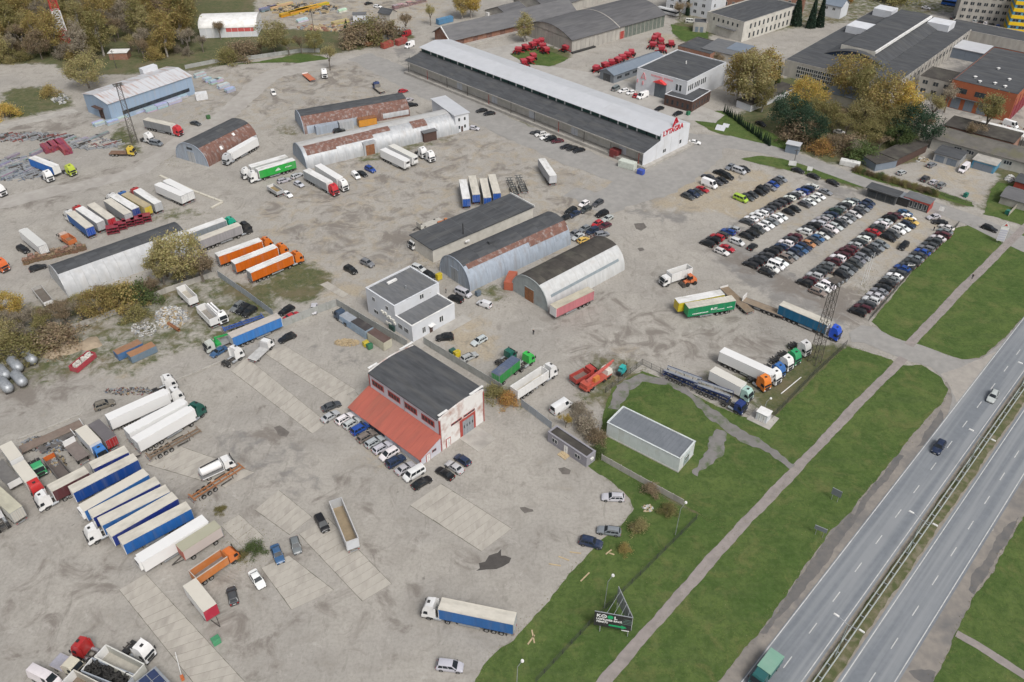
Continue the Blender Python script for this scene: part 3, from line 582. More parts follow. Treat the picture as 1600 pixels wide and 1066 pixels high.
for i in range(nr):
    x0, x1 = -.5+(L+1.0)*i/nr, -.5+(L+1.0)*(i+1)/nr-.03; m = MB(); za, zb = ev-.12, tv
    m.v = [(x0,-D-.5,za),(x1,-D-.5,za),(x1,-.02,zb),(x0,-.02,zb),(x0,-D-.5,za+.12),(x1,-D-.5,za+.12),(x1,-.02,zb+.12),(x0,-.02,zb+.12)]; m.f = [(3,2,1,0),(4,5,6,7),(0,1,5,4),(1,2,6,5),(2,3,7,6),(3,0,4,7)]; m.m = [0]*6
    m.add('roof_sheet', b.o, M_redroof)
b.fb('b', -4.4, -3.2, 0, 2.05, .03, .06).add('door_frame', b.o, M_redtrim); b.door('b', -4.25, -3.35, 0, 1.95, M_white, .06); b.win('b', -2.6, -1.4, 1.5, 2.2, M_redtrim, 1, .03)
b.fb('b', -D, -D+.2, 0, ev, .003, .05).add('corner_trim', b.o, M_redtrim); b.fb('a', L-.2, L, 0, ev, D+.003, D+.05).add('corner_trim', b.o, M_redtrim)
MB().cyl((L*.52,-.12,tv),(L*.52,-.12,H0),.07).add('downpipe', b.o, M_galv)
B(L+.01, L+6, 5.4, 11, -.05, .11).add('ramp', b.o, M_conc)
# --- white two-storey office with lower wing
b = Bld('office_block', 'white two-storey office with grey flat roof and a low wing', (571,449.7), (616,478.8), (686.6,443), 8.0)
L, W = b.L, b.W; b.walls(8.0, M_whitewall); b.flat_roof(8.0, M_felt, .3, M_whitewall)
for s0 in (2.6, 8.2): b.win('a', s0, s0+1.1, 5.3, 6.5, M_white, 2)
b.win('a', 2.8, 4.6, 1.6, 2.7, M_white, 2)
b.win('b', 8.3, 9.6, 6.0, 7.4, M_white, 2); b.win('b', 11.6, 12.0, 6.3, 6.7, M_white, 1)
for k, (x, z) in enumerate(((6.3,3.6),(7.0,3.2),(7.7,3.7),(8.6,2.9),(9.3,3.3),(10,2.8),(10.8,3.0),(11.3,2.3),(9.4,1.2),(8.0,1.0))):
    b.fb('a', x, x+.8, z, z+.62, .05, .45).add('air_conditioner', b.o, mat('air conditioner casing', (.70,.69,.63), (.6,.59,.55), rough=.5))
for k in range(4): B(9.6+k*.55, 10.0+k*.55, -.7, -.25, 0, 1.5).add('cabinet', b.o, M_darkgreen)
B(2.2, 3.0, W*.35, W*.55, 7.85, 8.3).add('roof_hatch', b.o, M_white); MB().cyl((L*.62, W*.5, 7.7), (L*.62, W*.5, 8.6), .18).add('roof_vent', b.o, M_galv)
b.fb('d', 1.5, 4.5, 3.0, 3.2, .003, 1.3).add('entrance_canopy', b.o, M_white)
x0, x1, y0, y1 = L+.003, L+6.6, .0, W-.6; hw = 5.1
for q in ((x0, x1, y0, y0+.3), (x0, x1, y1-.3, y1), (x1-.3, x1, y0+.3, y1-.3)): B(*q, 0, hw).add('wing_wall', b.o, M_whitewall)
B(x0, x1-.3, y0+.3, y1-.3, hw-.5, hw-.3).add('wing_roof', b.o, M_felt)
p = MB(); p.box(x0, x1+.06, y0-.06, y0+.34, hw+.002, hw+.1); p.box(x0, x1+.06, y1-.34, y1+.06, hw+.002, hw+.1); p.box(x1-.34, x1+.06, y0+.34, y1-.34, hw+.002, hw+.1); p.add('wing_parapet_cap', b.o, M_white)
Lk = b.L; b.L = x1
for s0 in (1.0, 3.4): b.win('a', Lk+s0, Lk+s0+1.7, 1.9, 3.3, M_white, 3)
b.win('b', 3.2, 4.3, 1.2, 3.0, M_white, 2); b.win('b', 9.0, 10.3, 1.6, 3.4, M_white, 2); b.door('b', 5.6, 6.6, 0, 2.2, M_brown); b.fb('b', 5.2, 7.0, 2.5, 2.65, .003, 1.1).add('door_canopy', b.o, M_white)
B(x1+.01, x1+3.4, -.5, y1+3, -.05, .12).add('paved_apron', b.o, M_conc); b.L = Lk
# --- long white prefab on the lawn
b = Bld('long_prefab', 'long low white prefab hall with ribbed grey roof on the lawn', (949,660), (1063,717), (1092,692), 4.1)
L, W = b.L, b.W; M_pale = mat('pale blue-white panel', (.60,.64,.64), (.55,.59,.59), scale=.5, rough=.7, dirt=(.42,.40,.35), dscale=.35, damt=.6)
for k in range(12):
    x0 = L*k/12; b.fb('a', x0+.01, x0+L/12-.01, .25, 4.0, -.2, 0).add('wall_panel', b.o, M_pale); b.fb('c', x0+.01, x0+L/12-.01, .25, 4.0, -.2, 0).add('wall_panel', b.o, M_pale)
b.fb('b', .2, W-.2, .25, 4.0, -.2, 0).add('end_wall', b.o, M_pale); b.fb('d', .2, W-.2, .25, 4.0, -.2, 0).add('end_wall', b.o, M_pale)
B(-.1, L+.1, -.12, W+.12, 0, .25).add('plinth', b.o, M_conc); M_ribr = mat('blue-grey ribbed roof', (.175,.19,.21), (.145,.16,.178), scale=.5, rough=.6); B(.2, L-.2, .2, W-.2, 3.75, 3.95).add('roof', b.o, M_ribr)
for k in range(1, 18): B(L*k/18-.04, L*k/18+.04, .25, W-.25, 3.952, 4.0).add('roof_rib', b.o, M_ribr)
p = MB(); p.box(-.1, L+.1, -.1, .22, 4.0, 4.12); p.box(-.1, L+.1, W-.22, W+.1, 4.0, 4.12); p.box(-.1, .22, .22, W-.22, 4.0, 4.3); p.box(L-.22, L+.1, .22, W-.22, 4.0, 4.3); p.add('parapet_cap', b.o, M_pale)
b.door('b', 2.2, 4.4, .25, 2.9, mat('glazed gate', (.25,.32,.32), (.2,.26,.26), rough=.4)); b.win('b', 2.4, 4.2, 1.6, 2.6, M_white, 3, .07)
# --- small grey cabin
b = Bld('site_cabin', 'small grey site cabin with mossy roof and white windows by the wall', (856,675), (917,716), (927,707), 2.8, W=2.9)
L, W = b.L, b.W; M_cab = mat('grey lilac siding', (.29,.28,.31), (.25,.245,.27), scale=1, rough=.8); b.walls(2.8, M_cab, t=.15); b.flat_roof(2.8, M_feltb, .18, M_cab)
for k in range(5): b.fb('a', .02, L-.02, .3+k*.5, .33+k*.5, .002, .02).add('siding_joint', b.o, M_cab)
b.win('a', 1.4, 2.9, 1.0, 2.1, M_white, 2, .02); b.win('a', 8.0, 9.5, 1.0, 2.1, M_white, 2, .02); b.door('a', 4.9, 5.9, .2, 2.3, M_white, .02); B(4.4, 6.6, -1.6, -.05, 0, .2).add('step', b.o, M_wood); B(4.8, 6.3, -.9, -.05, .2, .35).add('step', b.o, M_wood)
b.fb('b', 1.2, 2.0, 1.4, 1.9, .003, .35).add('air_conditioner', b.o, M_white)
# --- arched sheds
def quonset(label, f2, r2, f1, top, h, capm, sidem, endm, Lx=None, Wx=None, split=(.3, .72), door=None, n=16, strips=(), patches=(), name='arched_shed', ang=None, doorm=None, elbow=.12):
    b = Bld(name, label, f2, r2, f1, L=Lx, W=Wx, ang=ang); L, W = b.L, b.W
    def pt(t, g=0.0):
        a = math.pi*t; return (W/2-(W/2+g)*math.copysign(abs(math.cos(a))**.86, math.cos(a)), (h+g)*math.sin(a)**.92)
    def shell(t0, t1, x0, x1, nm, m, g=0.0, k=8, color=None):
        ts = [t0+(t1-t0)*i/k for i in range(k+1)]; o_ = [pt(t, g) for t in ts]; i_ = [pt(t, g-.12) for t in ts][::-1]
        MB().loft([[(x, y, max(z, 0)) for y, z in o_+i_] for x in (x0, x1)]).add(nm, b.o, m, smooth=35, color=color)
    t0, t1 = split; ns = max(3, int(L/3.0))
    for i in range(ns):
        x0, x1 = L*i/ns, L*(i+1)/ns-.03; j = rnd.uniform(-.02, .02)
        shell(.0, t0, x0, x1, 'side_sheet', sidem, j*.6); shell(t1, 1., x0, x1, 'side_sheet', sidem, j*.6); shell(t0+.002, t1-.002, x0, x1, 'roof_felt', capm, .05+j)
    for (ta, tb, xa, xb, m) in patches: shell(ta, tb, L*xa, L*xb, 'roof_patch', m, .09, 5)
    poly = [pt(i/n) for i in range(n+1)]
    for x0, x1 in ((.05, .2), (L-.23, L-.08)): MB().prism([(y*.995+W*.0025, max(0, z*.985)) for y, z in poly], x0, x1).add('end_wall', b.o, endm)
    rim = MB()
    for i in range(n): rim.beam((-.02, *pt(i/n, .03)), (-.02, *pt((i+1)/n, .03)), .22)
    rim.add('arch_rim', b.o, endm)
    if door:
        y0, y1, dh = door; B(-.06, .045, y0, y1, 0, dh).add('door', b.o, doorm or M_gate); B(-.09, -.062, (y0+y1)/2-.03, (y0+y1)/2+.03, .1, dh-.1).add('door_seam', b.o, M_black)
        B(-.09, .04, y0-.2, y1+.2, dh+.003, dh+.2).add('lintel', b.o, endm)
    for k in range(1, 6): B(.0, .048, W*k/6-.04, W*k/6+.04, .1, pt(k/6)[1]*.9).add('end_post', b.o, endm)
    return b, pt, shell
bQ, pt, sh = quonset('long blue-grey arched shed with rust band behind the white office', (735,456), (892,382), (681,427), None, 7.6, M_feltd, M_bluem, M_bluem, split=(.33,.98), door=(5.4,8.4,4.2), patches=((.27,.345,.03,1,M_rust),(.27,.31,.2,.35,M_rust),(.2,.27,.6,.99,M_rust),(.12,.2,.85,.96,M_bluem)))
B(12, 14, 6, 7, 7.5, 8.4).add('roof_vent', bQ.o, M_feltd)
bQ, pt, sh = quonset('arched shed with brown felt crown and white sides, red door', (856,488), (976,422), (800,453), None, 7.4, M_feltb, mat('white painted sheet', (.53,.54,.54), (.44,.45,.45), scale=.5, rough=.55, stretch=(2,2,.3), dirt=(.42,.40,.37), dscale=.3, damt=.5), mat('green-grey end wall', (.33,.36,.36), (.28,.31,.31), scale=.5, rough=.8, dirt=(.25,.24,.22), dscale=.3, damt=.5), split=(.36,.97), door=(5.6,9.0,4.0), doorm=M_rustc)
sh(.15, .185, bQ.L*.06, bQ.L*.93, 'skylight_strip', mat('skylight sheet', (.25,.29,.31), (.2,.24,.26), rough=.4), .07, 3)
bQ, pt, sh = quonset('rust-sided arched shed beside the track, dark crown, lone at upper left', (326,261), (404,220), (267.5,251), None, 7.0, M_feltd, M_rust, M_bluem, split=(.33,.97), door=(6.0,9.2,4.0), doorm=M_zinc, patches=((.02,.1,.85,.99,M_zinc),(.14,.2,.3,.34,M_white),(.25,.3,.62,.66,M_white)))
B(-.05, .04, 6.4, 9.0, 4.8, 5.6).add('window_band', bQ.o, M_winglass)
bQ, pt, sh = quonset('low rusty arched shed with dark crown, behind the long zinc one', (476,210), (641,181), (455,190), None, 6.2, M_feltd, M_rust, M_bluem, split=(.36,.97), patches=((.0,.14,.03,.5,M_bluem),(.24,.3,.02,.98,M_rust),(.03,.12,.74,.99,M_zinc)))
for k, (x, l) in enumerate(((4, 8.5), (13, 5.5))): B(x, x+l, -2.6, -.2, 0, 3.1).add('lean_to', bQ.o, M_zinc if k else M_bluem)
B(20.5, 27.5, -2.9, -.3, .2, 2.9).add('orange_container_wall', bQ.o, M_any, color=(.62,.28,.04)); B(20.4, 27.6, -3.0, -.25, 2.902, 3.05).add('container_roof', bQ.o, M_rustc)
bQ, pt, sh = quonset('longest arched shed, zinc and patchy rust, white block at one end', (480,265), (712,209), (453,249), None, 6.6, mat('pale zinc crown', (.50,.50,.49), (.42,.42,.41), scale=.4, rough=.6, stretch=(.6,3,1), dirt=(.33,.31,.28), dscale=.25, damt=.6), M_zinc, M_bluem, Lx=60, Wx=13.6, split=(.42,.97), patches=((.22,.43,.02,.2,M_rust),(.26,.44,.2,.44,M_rust),(.33,.45,.44,.56,M_rust),(.26,.43,.7,.8,M_rust)))
B(21.5, 26.2, -.35, 3.5, 0, 4.6).add('porch', bQ.o, M_zinc); B(22.2, 25.5, -.45, -.36, 0, 3.8).add('door', bQ.o, M_rustc); B(44.8, 50.0, -1.2, 3, 0, 3.6).add('porch', bQ.o, M_brown); B(44.5, 50.3, -1.6, 3.2, 3.602, 3.8).add('porch_roof', bQ.o, M_felt)
bQ, pt, sh = quonset('arched shed with dark and white roof halves, half hidden by the willow', (108,466), (300,412), (70,440), None, 6.6, M_feltd, mat('bright zinc sheet', (.50,.51,.52), (.40,.41,.42), scale=.4, rough=.75, stretch=(2,2,.4), dirt=(.40,.38,.35), dscale=.3, damt=.4), M_zinc, Lx=36, Wx=13.2, ang=42, split=(.36,.98))
# white block at the end of the longest shed
b = Bld('end_block', 'white two-storey block closing the right end of the longest arched shed', (712,208), (732,205), (678,170), W=19, L=5.8, ang=31.3)
b.walls(6.8, M_whitewall); B(-.4, b.L+.4, -.4, b.W+.4, 6.8, 7.0).add('roof', b.o, M_steelroof)
for s0 in (1.2, 3.6):
    for z0 in (1.2, 4.2): b.win('a', s0, s0+.9, z0, z0+1.4, M_white, 1)
for s0 in (2, 6, 10, 14): b.win('b', s0, s0+1.1, 4.2, 5.5, M_white, 1)
b.door('a', 2.4, 3.2, 0, 2.1, M_brown)
# flat shed beside the blue-grey arch
b = Bld('flat_shed', 'long flat-roofed grey shed beside the blue-grey arched shed', (676,391), (845,319), (657,384), 4.3, W=11, L=39)
b.walls(4.3, M_cream, t=.25); B(-.3, b.L+.3, -.3, b.W+.3, 4.3, 4.55).add('roof', b.o, M_feltd)
for k in range(1, 8): B(b.L*k/8-.05, b.L*k/8+.05, -.25, b.W+.25, 4.552, 4.6).add('roof_lap', b.o, M_felt)
B(b.L+.1, b.L+.35, -.3, b.W+.3, 4.56, 5.0).add('edge_upstand', b.o, M_white); MB().cyl((12, 1.0, 4.4), (12, 1.0, 8.2), .16).add('flue', b.o, M_black); B(11.4, 13, -.9, -.35, 2.6, 3.0).add('canopy', b.o, M_white)
# --- blue hall
b = Bld('blue_hall', 'pale blue steel hall with rust-streaked roof among the steel stacks', (168,163), (299,119), (126,148), 7.4)
L, W = b.L, b.W; M_blh = mat('pale blue cladding', (.30,.39,.51), (.26,.35,.46), scale=.4, rough=.6, stretch=(3,3,.2), dirt=(.33,.34,.35), dscale=.3, damt=.5)
np_ = 14
for i in range(np_):
    for f in 'ac': b.fb(f, L*i/np_, L*(i+1)/np_-.02, 0 if f == 'c' else 3.1, 7.4, -.15, 0).add('wall_panel', b.o, M_blh)
b.fb('a', 0, L, 0, 1.6, -.15, 0).add('wall_base', b.o, M_blh); b.fb('a', L*.14, L*.94, 1.62, 3.08, -.3, -.12).add('window_band', b.o, M_winglass); b.fb('a', 0, L*.13, 1.6, 3.1, -.15, 0).add('wall_panel', b.o, M_blh); b.fb('a', L*.94, L, 1.6, 3.1, -.15, 0).add('wall_panel', b.o, M_blh)
b.fb('b', .2, W-.2, 0, 7.4, -.15, 0).add('end_wall', b.o, M_blh); b.fb('d', .2, W-.2, 0, 7.4, -.15, 0).add('end_wall', b.o, M_blh)
M_streak = mat('rust streaked roof sheet', (.55,.56,.58), (.50,.51,.53), scale=.5, rough=.5, stretch=(1.6,.12,1), dirt=(.36,.17,.09), dscale=.5, damt=.9)
for i in range(18):
    x0, x1 = -.3+(L+.6)*i/18, -.3+(L+.6)*(i+1)/18-.03
    for y0, y1 in ((-.4, W/2), (W+.4, W/2)):
        m = MB(); z0, z1 = 7.42, 9.0; m.v = [(x0,y0,z0),(x1,y0,z0),(x1,y1,z1),(x0,y1,z1),(x0,y0,z0+.1),(x1,y0,z0+.1),(x1,y1,z1+.1),(x0,y1,z1+.1)]; m.f = [(3,2,1,0),(4,5,6,7),(0,1,5,4),(1,2,6,5),(2,3,7,6),(3,0,4,7)]; m.m = [0]*6; m.add('roof_sheet', b.o, M_streak)
for x0 in (0, L-.2): MB().prism([(.0, 7.4), (W, 7.4), (W/2, 8.9)], x0, x0+.2).add('gable', b.o, M_blh)
b.door('d', W*.3, W*.3+3.2, 0, 4.2, M_brown); b.fb('d', W*.25, W*.6, 4.4, 4.6, .003, 1.6).add('door_canopy', b.o, M_brown); B(L*.72, L*.9, W+.2, W+3, 0, 9.3).add('stair_box', b.o, M_whitewall)
# --- long warehouse with the rooftop letters
b = Bld('long_warehouse', 'very long warehouse with pale steel roof, dark canopy and red rooftop lettering', (641,113), (1010,260), (1080,231), W=23.7)
L, W = b.L, b.W; yc = 7.0; zl, zu, ze, zr = 5.6, 7.4, 9.2, 10.3
for i in range(26): b.fb('a', L*i/26, L*(i+1)/26-.04, 1.1, zl, -.25, 0).add('wall_panel', b.o, M_cream)
B(-.2, L+.3, -3.2, -.02, 0, 1.1).add('loading_dock', b.o, M_conc); B(-.2, L+1.8, W+.02, W+2.0, 0, 1.1).add('loading_dock', b.o, M_conc); B(L+.22, L+1.8, -3, W, 0, 1.0).add('loading_dock', b.o, M_conc)
for i in range(18):
    x0, x1 = -.5+(L+.6)*i/18, -.5+(L+.6)*(i+1)/18-.05; m = MB(); y0, y1 = -2.6, yc
    m.v = [(x0,y0,zl-.2),(x1,y0,zl-.2),(x1,y1,zu),(x0,y1,zu),(x0,y0,zl+.1),(x1,y0,zl+.1),(x1,y1,zu+.2),(x0,y1,zu+.2)]; m.f = [(3,2,1,0),(4,5,6,7),(0,1,5,4),(1,2,6,5),(2,3,7,6),(3,0,4,7)]; m.m = [0]*6; m.add('canopy_section', b.o, M_feltd)
B(-.6, L+.1, -2.75, -2.62, zl-.25, zl+.15).add('canopy_fascia', b.o, M_greywall)
for i in range(11): MB().cyl((2+i*(L-4)/10, -2.3, 1.1), (2+i*(L-4)/10, -2.3, zl-.1), .12, seg=6).add('canopy_post', b.o, M_redtrim if i % 3 == 1 else M_chas)
B(0, L, yc+.05, yc+.25, zu-.2, ze).add('clerestory_band', b.o, M_darkgreen)
for i in range(30): B(2+i*(L-4)/29-.3, 2+i*(L-4)/29+.3, yc-.05, yc+.04, zu+.15, ze-.05).add('clerestory_pier' if i % 4 else 'clerestory_window', b.o, M_white if i % 4 else M_winglass)
for i in range(9):
    x0, x1 = -.6+(L+.5)*i/9, -.6+(L+.5)*(i+1)/9-.04
    for y0, y1, z0, z1 in ((yc-.9, (yc+W)/2, ze, zr), (W+.5, (yc+W)/2, ze-.6, zr)):
        m = MB(); m.v = [(x0,y0,z0),(x1,y0,z0),(x1,y1,z1),(x0,y1,z1),(x0,y0,z0+.15),(x1,y0,z0+.15),(x1,y1,z1+.15),(x0,y1,z1+.15)]; m.f = [(3,2,1,0),(4,5,6,7),(0,1,5,4),(1,2,6,5),(2,3,7,6),(3,0,4,7)]; m.m = [0]*6; m.add('roof_sheet', b.o, M_steelroof)
b.fb('c', 0, L, 1.1, ze-.6, -.25, 0).add('rear_wall', b.o, M_cream); b.fb('d', .3, W-.3, 0, zu, -.25, 0).add('end_wall', b.o, M_greywall)
prof = [(-2.6, .6), (W, .6), (W, ze-.3), (W-5, zr+.1), (yc-.4, zr-.3), (yc-.4, zu+.1), (-2.6, zl)]
MB().prism(prof, L-.05, L+.2).add('end_wall', b.o, M_whitewall)
for q in (.2, .38, .55, .75): b.fb('b', W*q, W*q+.05, .7, 7, .21, .23).add('wall_joint', b.o, M_greywall)
b.win('b', 8.6, 10.4, 2.2, 3.6, M_white, 2, .2); b.win('b', 18.2, 19.5, 2.6, 4.2, M_white, 1, .2)
for x in (31, 52, 73, 95, 118): b.door('a', x, x+3.2, 1.1, 4.2, M_whitewall, 0, 'loading_door')
sg = ob('roof_sign', None, b.o, (L+.25, yc+.6, zr-1.55), math.pi/2)
for k, (ch, x) in enumerate(zip('LYTAGRA', (0, 1.5, 3.35, 4.9, 6.9, 8.95, 10.7))):
    me = text_mesh(ch, 2.6, .12, M_letter, .05); o = ob('letter', me, sg, (x*.93, 0, 0)); o.rotation_euler = (math.pi/2, 0, 0)
em = ob('sign_emblem', MB().beam((0,0,0),(1.3,0,2.9),.42).beam((1.3,0,2.9),(2.6,0,.9),.42).beam((.9,0,1.0),(1.9,0,1.0),.32).beam((1.9,0,1.0),(1.6,0,2.0),.3).mesh('sign_emblem', M_letter), b.o, (L-.2, yc+6.8, zr+.1), math.pi/2)
# --- service building
b = Bld('service_hall', 'white service hall with dark roof, red gable hood and faded red lettering', (996,106), (1074,128), (1126,107), 9.6, L=24)
L, W = b.L, b.W; W = b.W = 30.0
b.walls(9.6, M_whitewall); b.flat_roof(9.6, M_feltd, .25, M_whitewall)
b.door('a', 9.2, 14.6, 0, 6.2, mat('slate roller door', (.12,.14,.16), (.1,.12,.14), rough=.5), 0, 'roller_door')
MB().prism([(8.9, 6.3), (14.9, 6.3), (11.9, 7.7)], -1.6, -.02, 'y').add('door_hood', b.o, mat('bright red canopy', (.62,.06,.06), rough=.5))
for s0 in (19.0, 20.6): b.win('a', s0, s0+1.1, 5.0, 7.6, M_white, 1)
for k in range(9): b.win('b', 1.0+k*1.45+(k//3)*.5, 2.0+k*1.45+(k//3)*.5, 5.4, 7.8, M_white, 1)
em = ob('wall_emblem', MB().beam((0,0,0),(1.2,0,2.8),.3).beam((1.2,0,2.8),(2.4,0,0),.3).beam((.5,0,.6),(1.9,0,.6),.28).beam((1.2,0,-2.2),(1.2,0,-.7),.5).beam((-1.5,0,-1.9),(-1.5,0,-.5),.4).mesh('wall_emblem', M_pinks), b.o, (2.2, -.06, 5.6))
for k in range(17):
    if k != 9: B(7.0+k*.62, 7.42+k*.62, -.07, -.004, 8.0-(.0), 8.62+.1*((k*7) % 3 == 0)).add('faded_letter', b.o, M_pinks)
MB().cyl((L*.5, W*.6, 9.3), (L*.5, W*.6, 10.5), .25).add('roof_vent', b.o, M_white)
b2 = Bld('brown_annex', 'low brown brick annex with dark flat roof against the service hall', (1037,164), (1080,176), (1117,160), L=12.5, W=15); b2.walls(4.4, M_brown); b2.flat_roof(4.4, M_feltd, .2, M_whitewall)
for k in range(5): b2.win('a', 1.0+k*2.3, 2.0+k*2.3, 1.0, 3.0, M_brown, 1)
for k in range(6): b2.win('b', 1.0+k*2.3, 2.0+k*2.3, 1.0, 3.0, M_brown, 1)
b = Bld('long_shed', 'narrow slate-roofed shed between the red machines and the service hall', (937,123), (957,134), (1021,98), L=8, W=33, ang=-48)
M_slate = mat('slate grey cladding', (.20,.22,.245), (.17,.19,.21), scale=.5, rough=.6); M_slr = mat('blue-grey sheet roof', (.19,.225,.27), (.165,.20,.245), scale=.4, rough=.5)
b.walls(3.6, M_slate); b.gable(3.6, 1.6, M_slr, M_slate, .4, 'y'); b.door('a', 2.0, 6.0, 0, 3.2, M_feltd)
for k in range(6): b.win('b', 2+k*5.0, 5+k*5.0, 1.4, 2.6, M_felt, 2)
# --- old hangar and neighbours
b = Bld('old_hangar', 'huge old hangar with curved grey roof behind the red machines', (893,83), (1033,43), (833,50), L=62, W=31)
L, W = b.L, b.W
for i in range(10): b.fb('d', W*i/10+.04, W*(i+1)/10-.04, 0, 6.2, -.2, 0).add('wall_bay', b.o, M_greywall)
for i in range(22): b.fb('a', L*i/22, L*(i+1)/22-.06, 0, 5.8, -.2, 0).add('wall_bay', b.o, M_greywall if i < 12 else mat('mossy glazing', (.17,.19,.165), (.12,.14,.125), rough=.5)); b.fb('a', L*i/22-.12, L*i/22+.12, 0, 5.9, .003, .15).add('pilaster', b.o, M_greywall)
b.fb('c', 0, L, 0, 5.8, -.2, 0).add('rear_wall', b.o, M_greywall); b.fb('b', .2, W-.2, 0, 5.8, -.2, 0).add('end_wall', b.o, M_greywall)
K = 12; ring = [(-.6+(W+1.2)*i/K) for i in range(K+1)]; zz = lambda y: 5.8+3.9*math.sin(math.pi*max(0, min(1, y/W)))**.8
for xa, xb in ((-.5, L*.48), (L*.48+.5, L+.5)): MB().loft([[(x, y, zz(y)+.12) for y in ring]+[(x, y, zz(y)-.12) for y in ring[::-1]] for x in (xa, xb)]).add('roof', b.o, mat('old fibre cement roof', (.125,.125,.13), (.09,.09,.095), scale=.3, rough=.9, stretch=(.4,3,1), dirt=(.17,.17,.165), dscale=.1, damt=.5), smooth=40)
MB().loft([[(x, y, zz(y)+.3) for y in ring]+[(x, y, zz(y)-.1) for y in ring[::-1]] for x in (L*.48, L*.48+.5)]).add('fire_wall_cap', b.o, M_conc, smooth=40)
MB().prism([(y, zz(y)-.1) for y in ring[1:-1]][::-1]+[(0, 5.75), (W, 5.75)], 0, .2).add('gable', b.o, M_greywall)
b.door('a', 30.8, 34.2, 0, 3.6, M_redtrim); B(-.5, 14, -1.5, -.1, 0, .6).add('dock', b.o, M_black)
b = Bld('brick_store', 'long brick store with grey gable roof and loading dock beside the rails', (706,76), (836,45), (665,55), L=75, W=14.5); b.walls(4.2, M_brick); b.gable(4.2, 4.2, mat('fibre cement slate', (.15,.15,.155), (.115,.115,.12), scale=.4, rough=.9, stretch=(.4,2,1), dirt=(.19,.19,.185), dscale=.12, damt=.5), M_brick, 1.0)
B(-.2, 75, -3, -.05, 0, 1.1).add('loading_dock', b.o, M_conc)
for k in range(9): b.door('a', 4+k*8, 7+k*8, 1.1, 3.7, M_rust)
MB().prism([(-1.2, 3.3), (-.6, 3.3), (14.5/2+.3, 8.5), (14.5/2-.3, 8.9)], -1.4, -1.02).add('fire_wall_cap', b.o, M_white)
b = Bld('far_store', 'grey gabled store at the top edge beyond the hangar', (856,31), (960,-4), (822,10), L=60, W=24); b.walls(5, M_greywall); b.gable(5, 5, MATS['old fibre cement roof'], M_greywall, .6)
b = Bld('far_store', 'smaller grey gabled store left of the hangar at the top edge', (800,44), (830,35), (780,20), L=14, W=20); b.walls(4.4, M_greywall); b.gable(4.4, 3.6, MATS['old fibre cement roof'], M_greywall, .5)
b = Bld('white_factory', 'white factory wing with tall narrow windows and dark flat roof', (1158,66), (1240,38), (1112,42), L=44, W=22); b.walls(9.2, M_cream, t=.35); b.flat_roof(9.2, M_feltd, .3, M_greywall)
for k in range(11): b.win('a', 5+k*3.4, 6.3+k*3.4, 5.2, 7.6, M_greywall, 1); b.win('a', 5+k*3.4, 6.3+k*3.4, .9, 3.4, M_greywall, 1)
for k in range(6): b.win('d', 3+k*2.8, 4+k*2.8, 6.2, 7.8, M_greywall, 1)
b.fb('d', 4, 15, 4.4, 4.6, .003, 1.3).add('canopy', b.o, M_felt)
b = Bld('shed_cluster', 'dark-roofed low brick shed behind the service hall', (1058,83), (1092,92), (1110,72), L=17, W=17); b.walls(3.4, M_brick); b.flat_roof(3.4, M_feltd, .1, M_feltd)
b = Bld('shed_cluster', 'open-fronted shed with pale blue roof patch by the white factory', (1095,88), (1135,97), (1140,70), L=18, W=17); b.walls(3.4, M_greywall); B(-.3, b.L+.3, -.3, b.W+.3, 3.42, 3.7).add('roof', b.o, M_felt); B(9, b.L+.2, 6, b.W, 3.702, 3.78).add('roof_patch', b.o, M_slr)
b = Bld('transformer_hut', 'small concrete transformer hut on the grass near the white factory', (1082,50), (1097,51), (1108,43), L=6.5, W=7); b.walls(4.6, M_greywall); b.flat_roof(4.6, M_feltd, .1, M_greywall); b.door('a', 1, 2.6, 0, 2.6, M_slr); b.door('a', 3.4, 5, 0, 2.6, M_slr)
b = Bld('white_block', 'white rendered three-storey block at the top edge behind a bare tree', (1040,15), (1090,26), (1112,10), L=26, W=16); b.walls(12, M_whitewall); b.flat_roof(12, M_felt, .2)
for k in range(5):
    for z in (1.5, 5, 8.5): b.win('a', 2.5+k*4.6, 4.3+k*4.6, z, z+1.7, M_white, 2)
for z in (1.5, 5, 8.5): b.win('b', 3, 4.6, z, z+1.7, M_white, 2)
b = Bld('brick_block', 'red-brown brick block with white window surrounds at the top edge', (1113,10), (1190,18), (1200,-5), L=46, W=14); b.walls(12, M_brick); b.flat_roof(12, M_felt, .2)
for k in range(11):
    for z in (1.4, 5, 8.4): b.win('a', 2+k*4, 3.6+k*4, z, z+1.8, M_white, 1)
# --- large factory with vaulted hall
b = Bld('factory', 'sprawling grey-roofed factory with shallow vaulted hall and glazed front', (1222,118), (1378,140), (1470,62), L=47, W=95, ang=-41)
L, W = b.L, b.W; hF = 7.0
b.walls(hF, M_greywall, t=.4); B(.2, L-.2, .2, W-.2, hF-.2, hF+.05).add('roof', b.o, M_feltd)
for k in range(14):
    for z in (1.0, 2.6, 4.2): b.win('a', 6+k*1.9, 7.7+k*1.9, z, z+1.4, M_white, 2)
for k in range(20): b.win('b', 6+k*4.4, 8.2+k*4.4, 3.4, 5.6, M_greywall, 2)
for k in range(24): b.fb('b', 4+k*3.8-.15, 4+k*3.8+.15, 0, hF+.4, .003, .2).add('pilaster', b.o, M_greywall)
K = 10; xs = [L*.2+L*.55*i/K for i in range(K+1)]; zv = lambda x: hF+.1+3.4*math.sin(math.pi*(x-L*.2)/(L*.55))
MB().loft([[(x, y, zv(x)+.1) for x in xs]+[(x, y, zv(x)-.15) for x in xs[::-1]] for y in (18, W-2)]).add('vault_roof', b.o, M_feltd, smooth=40)
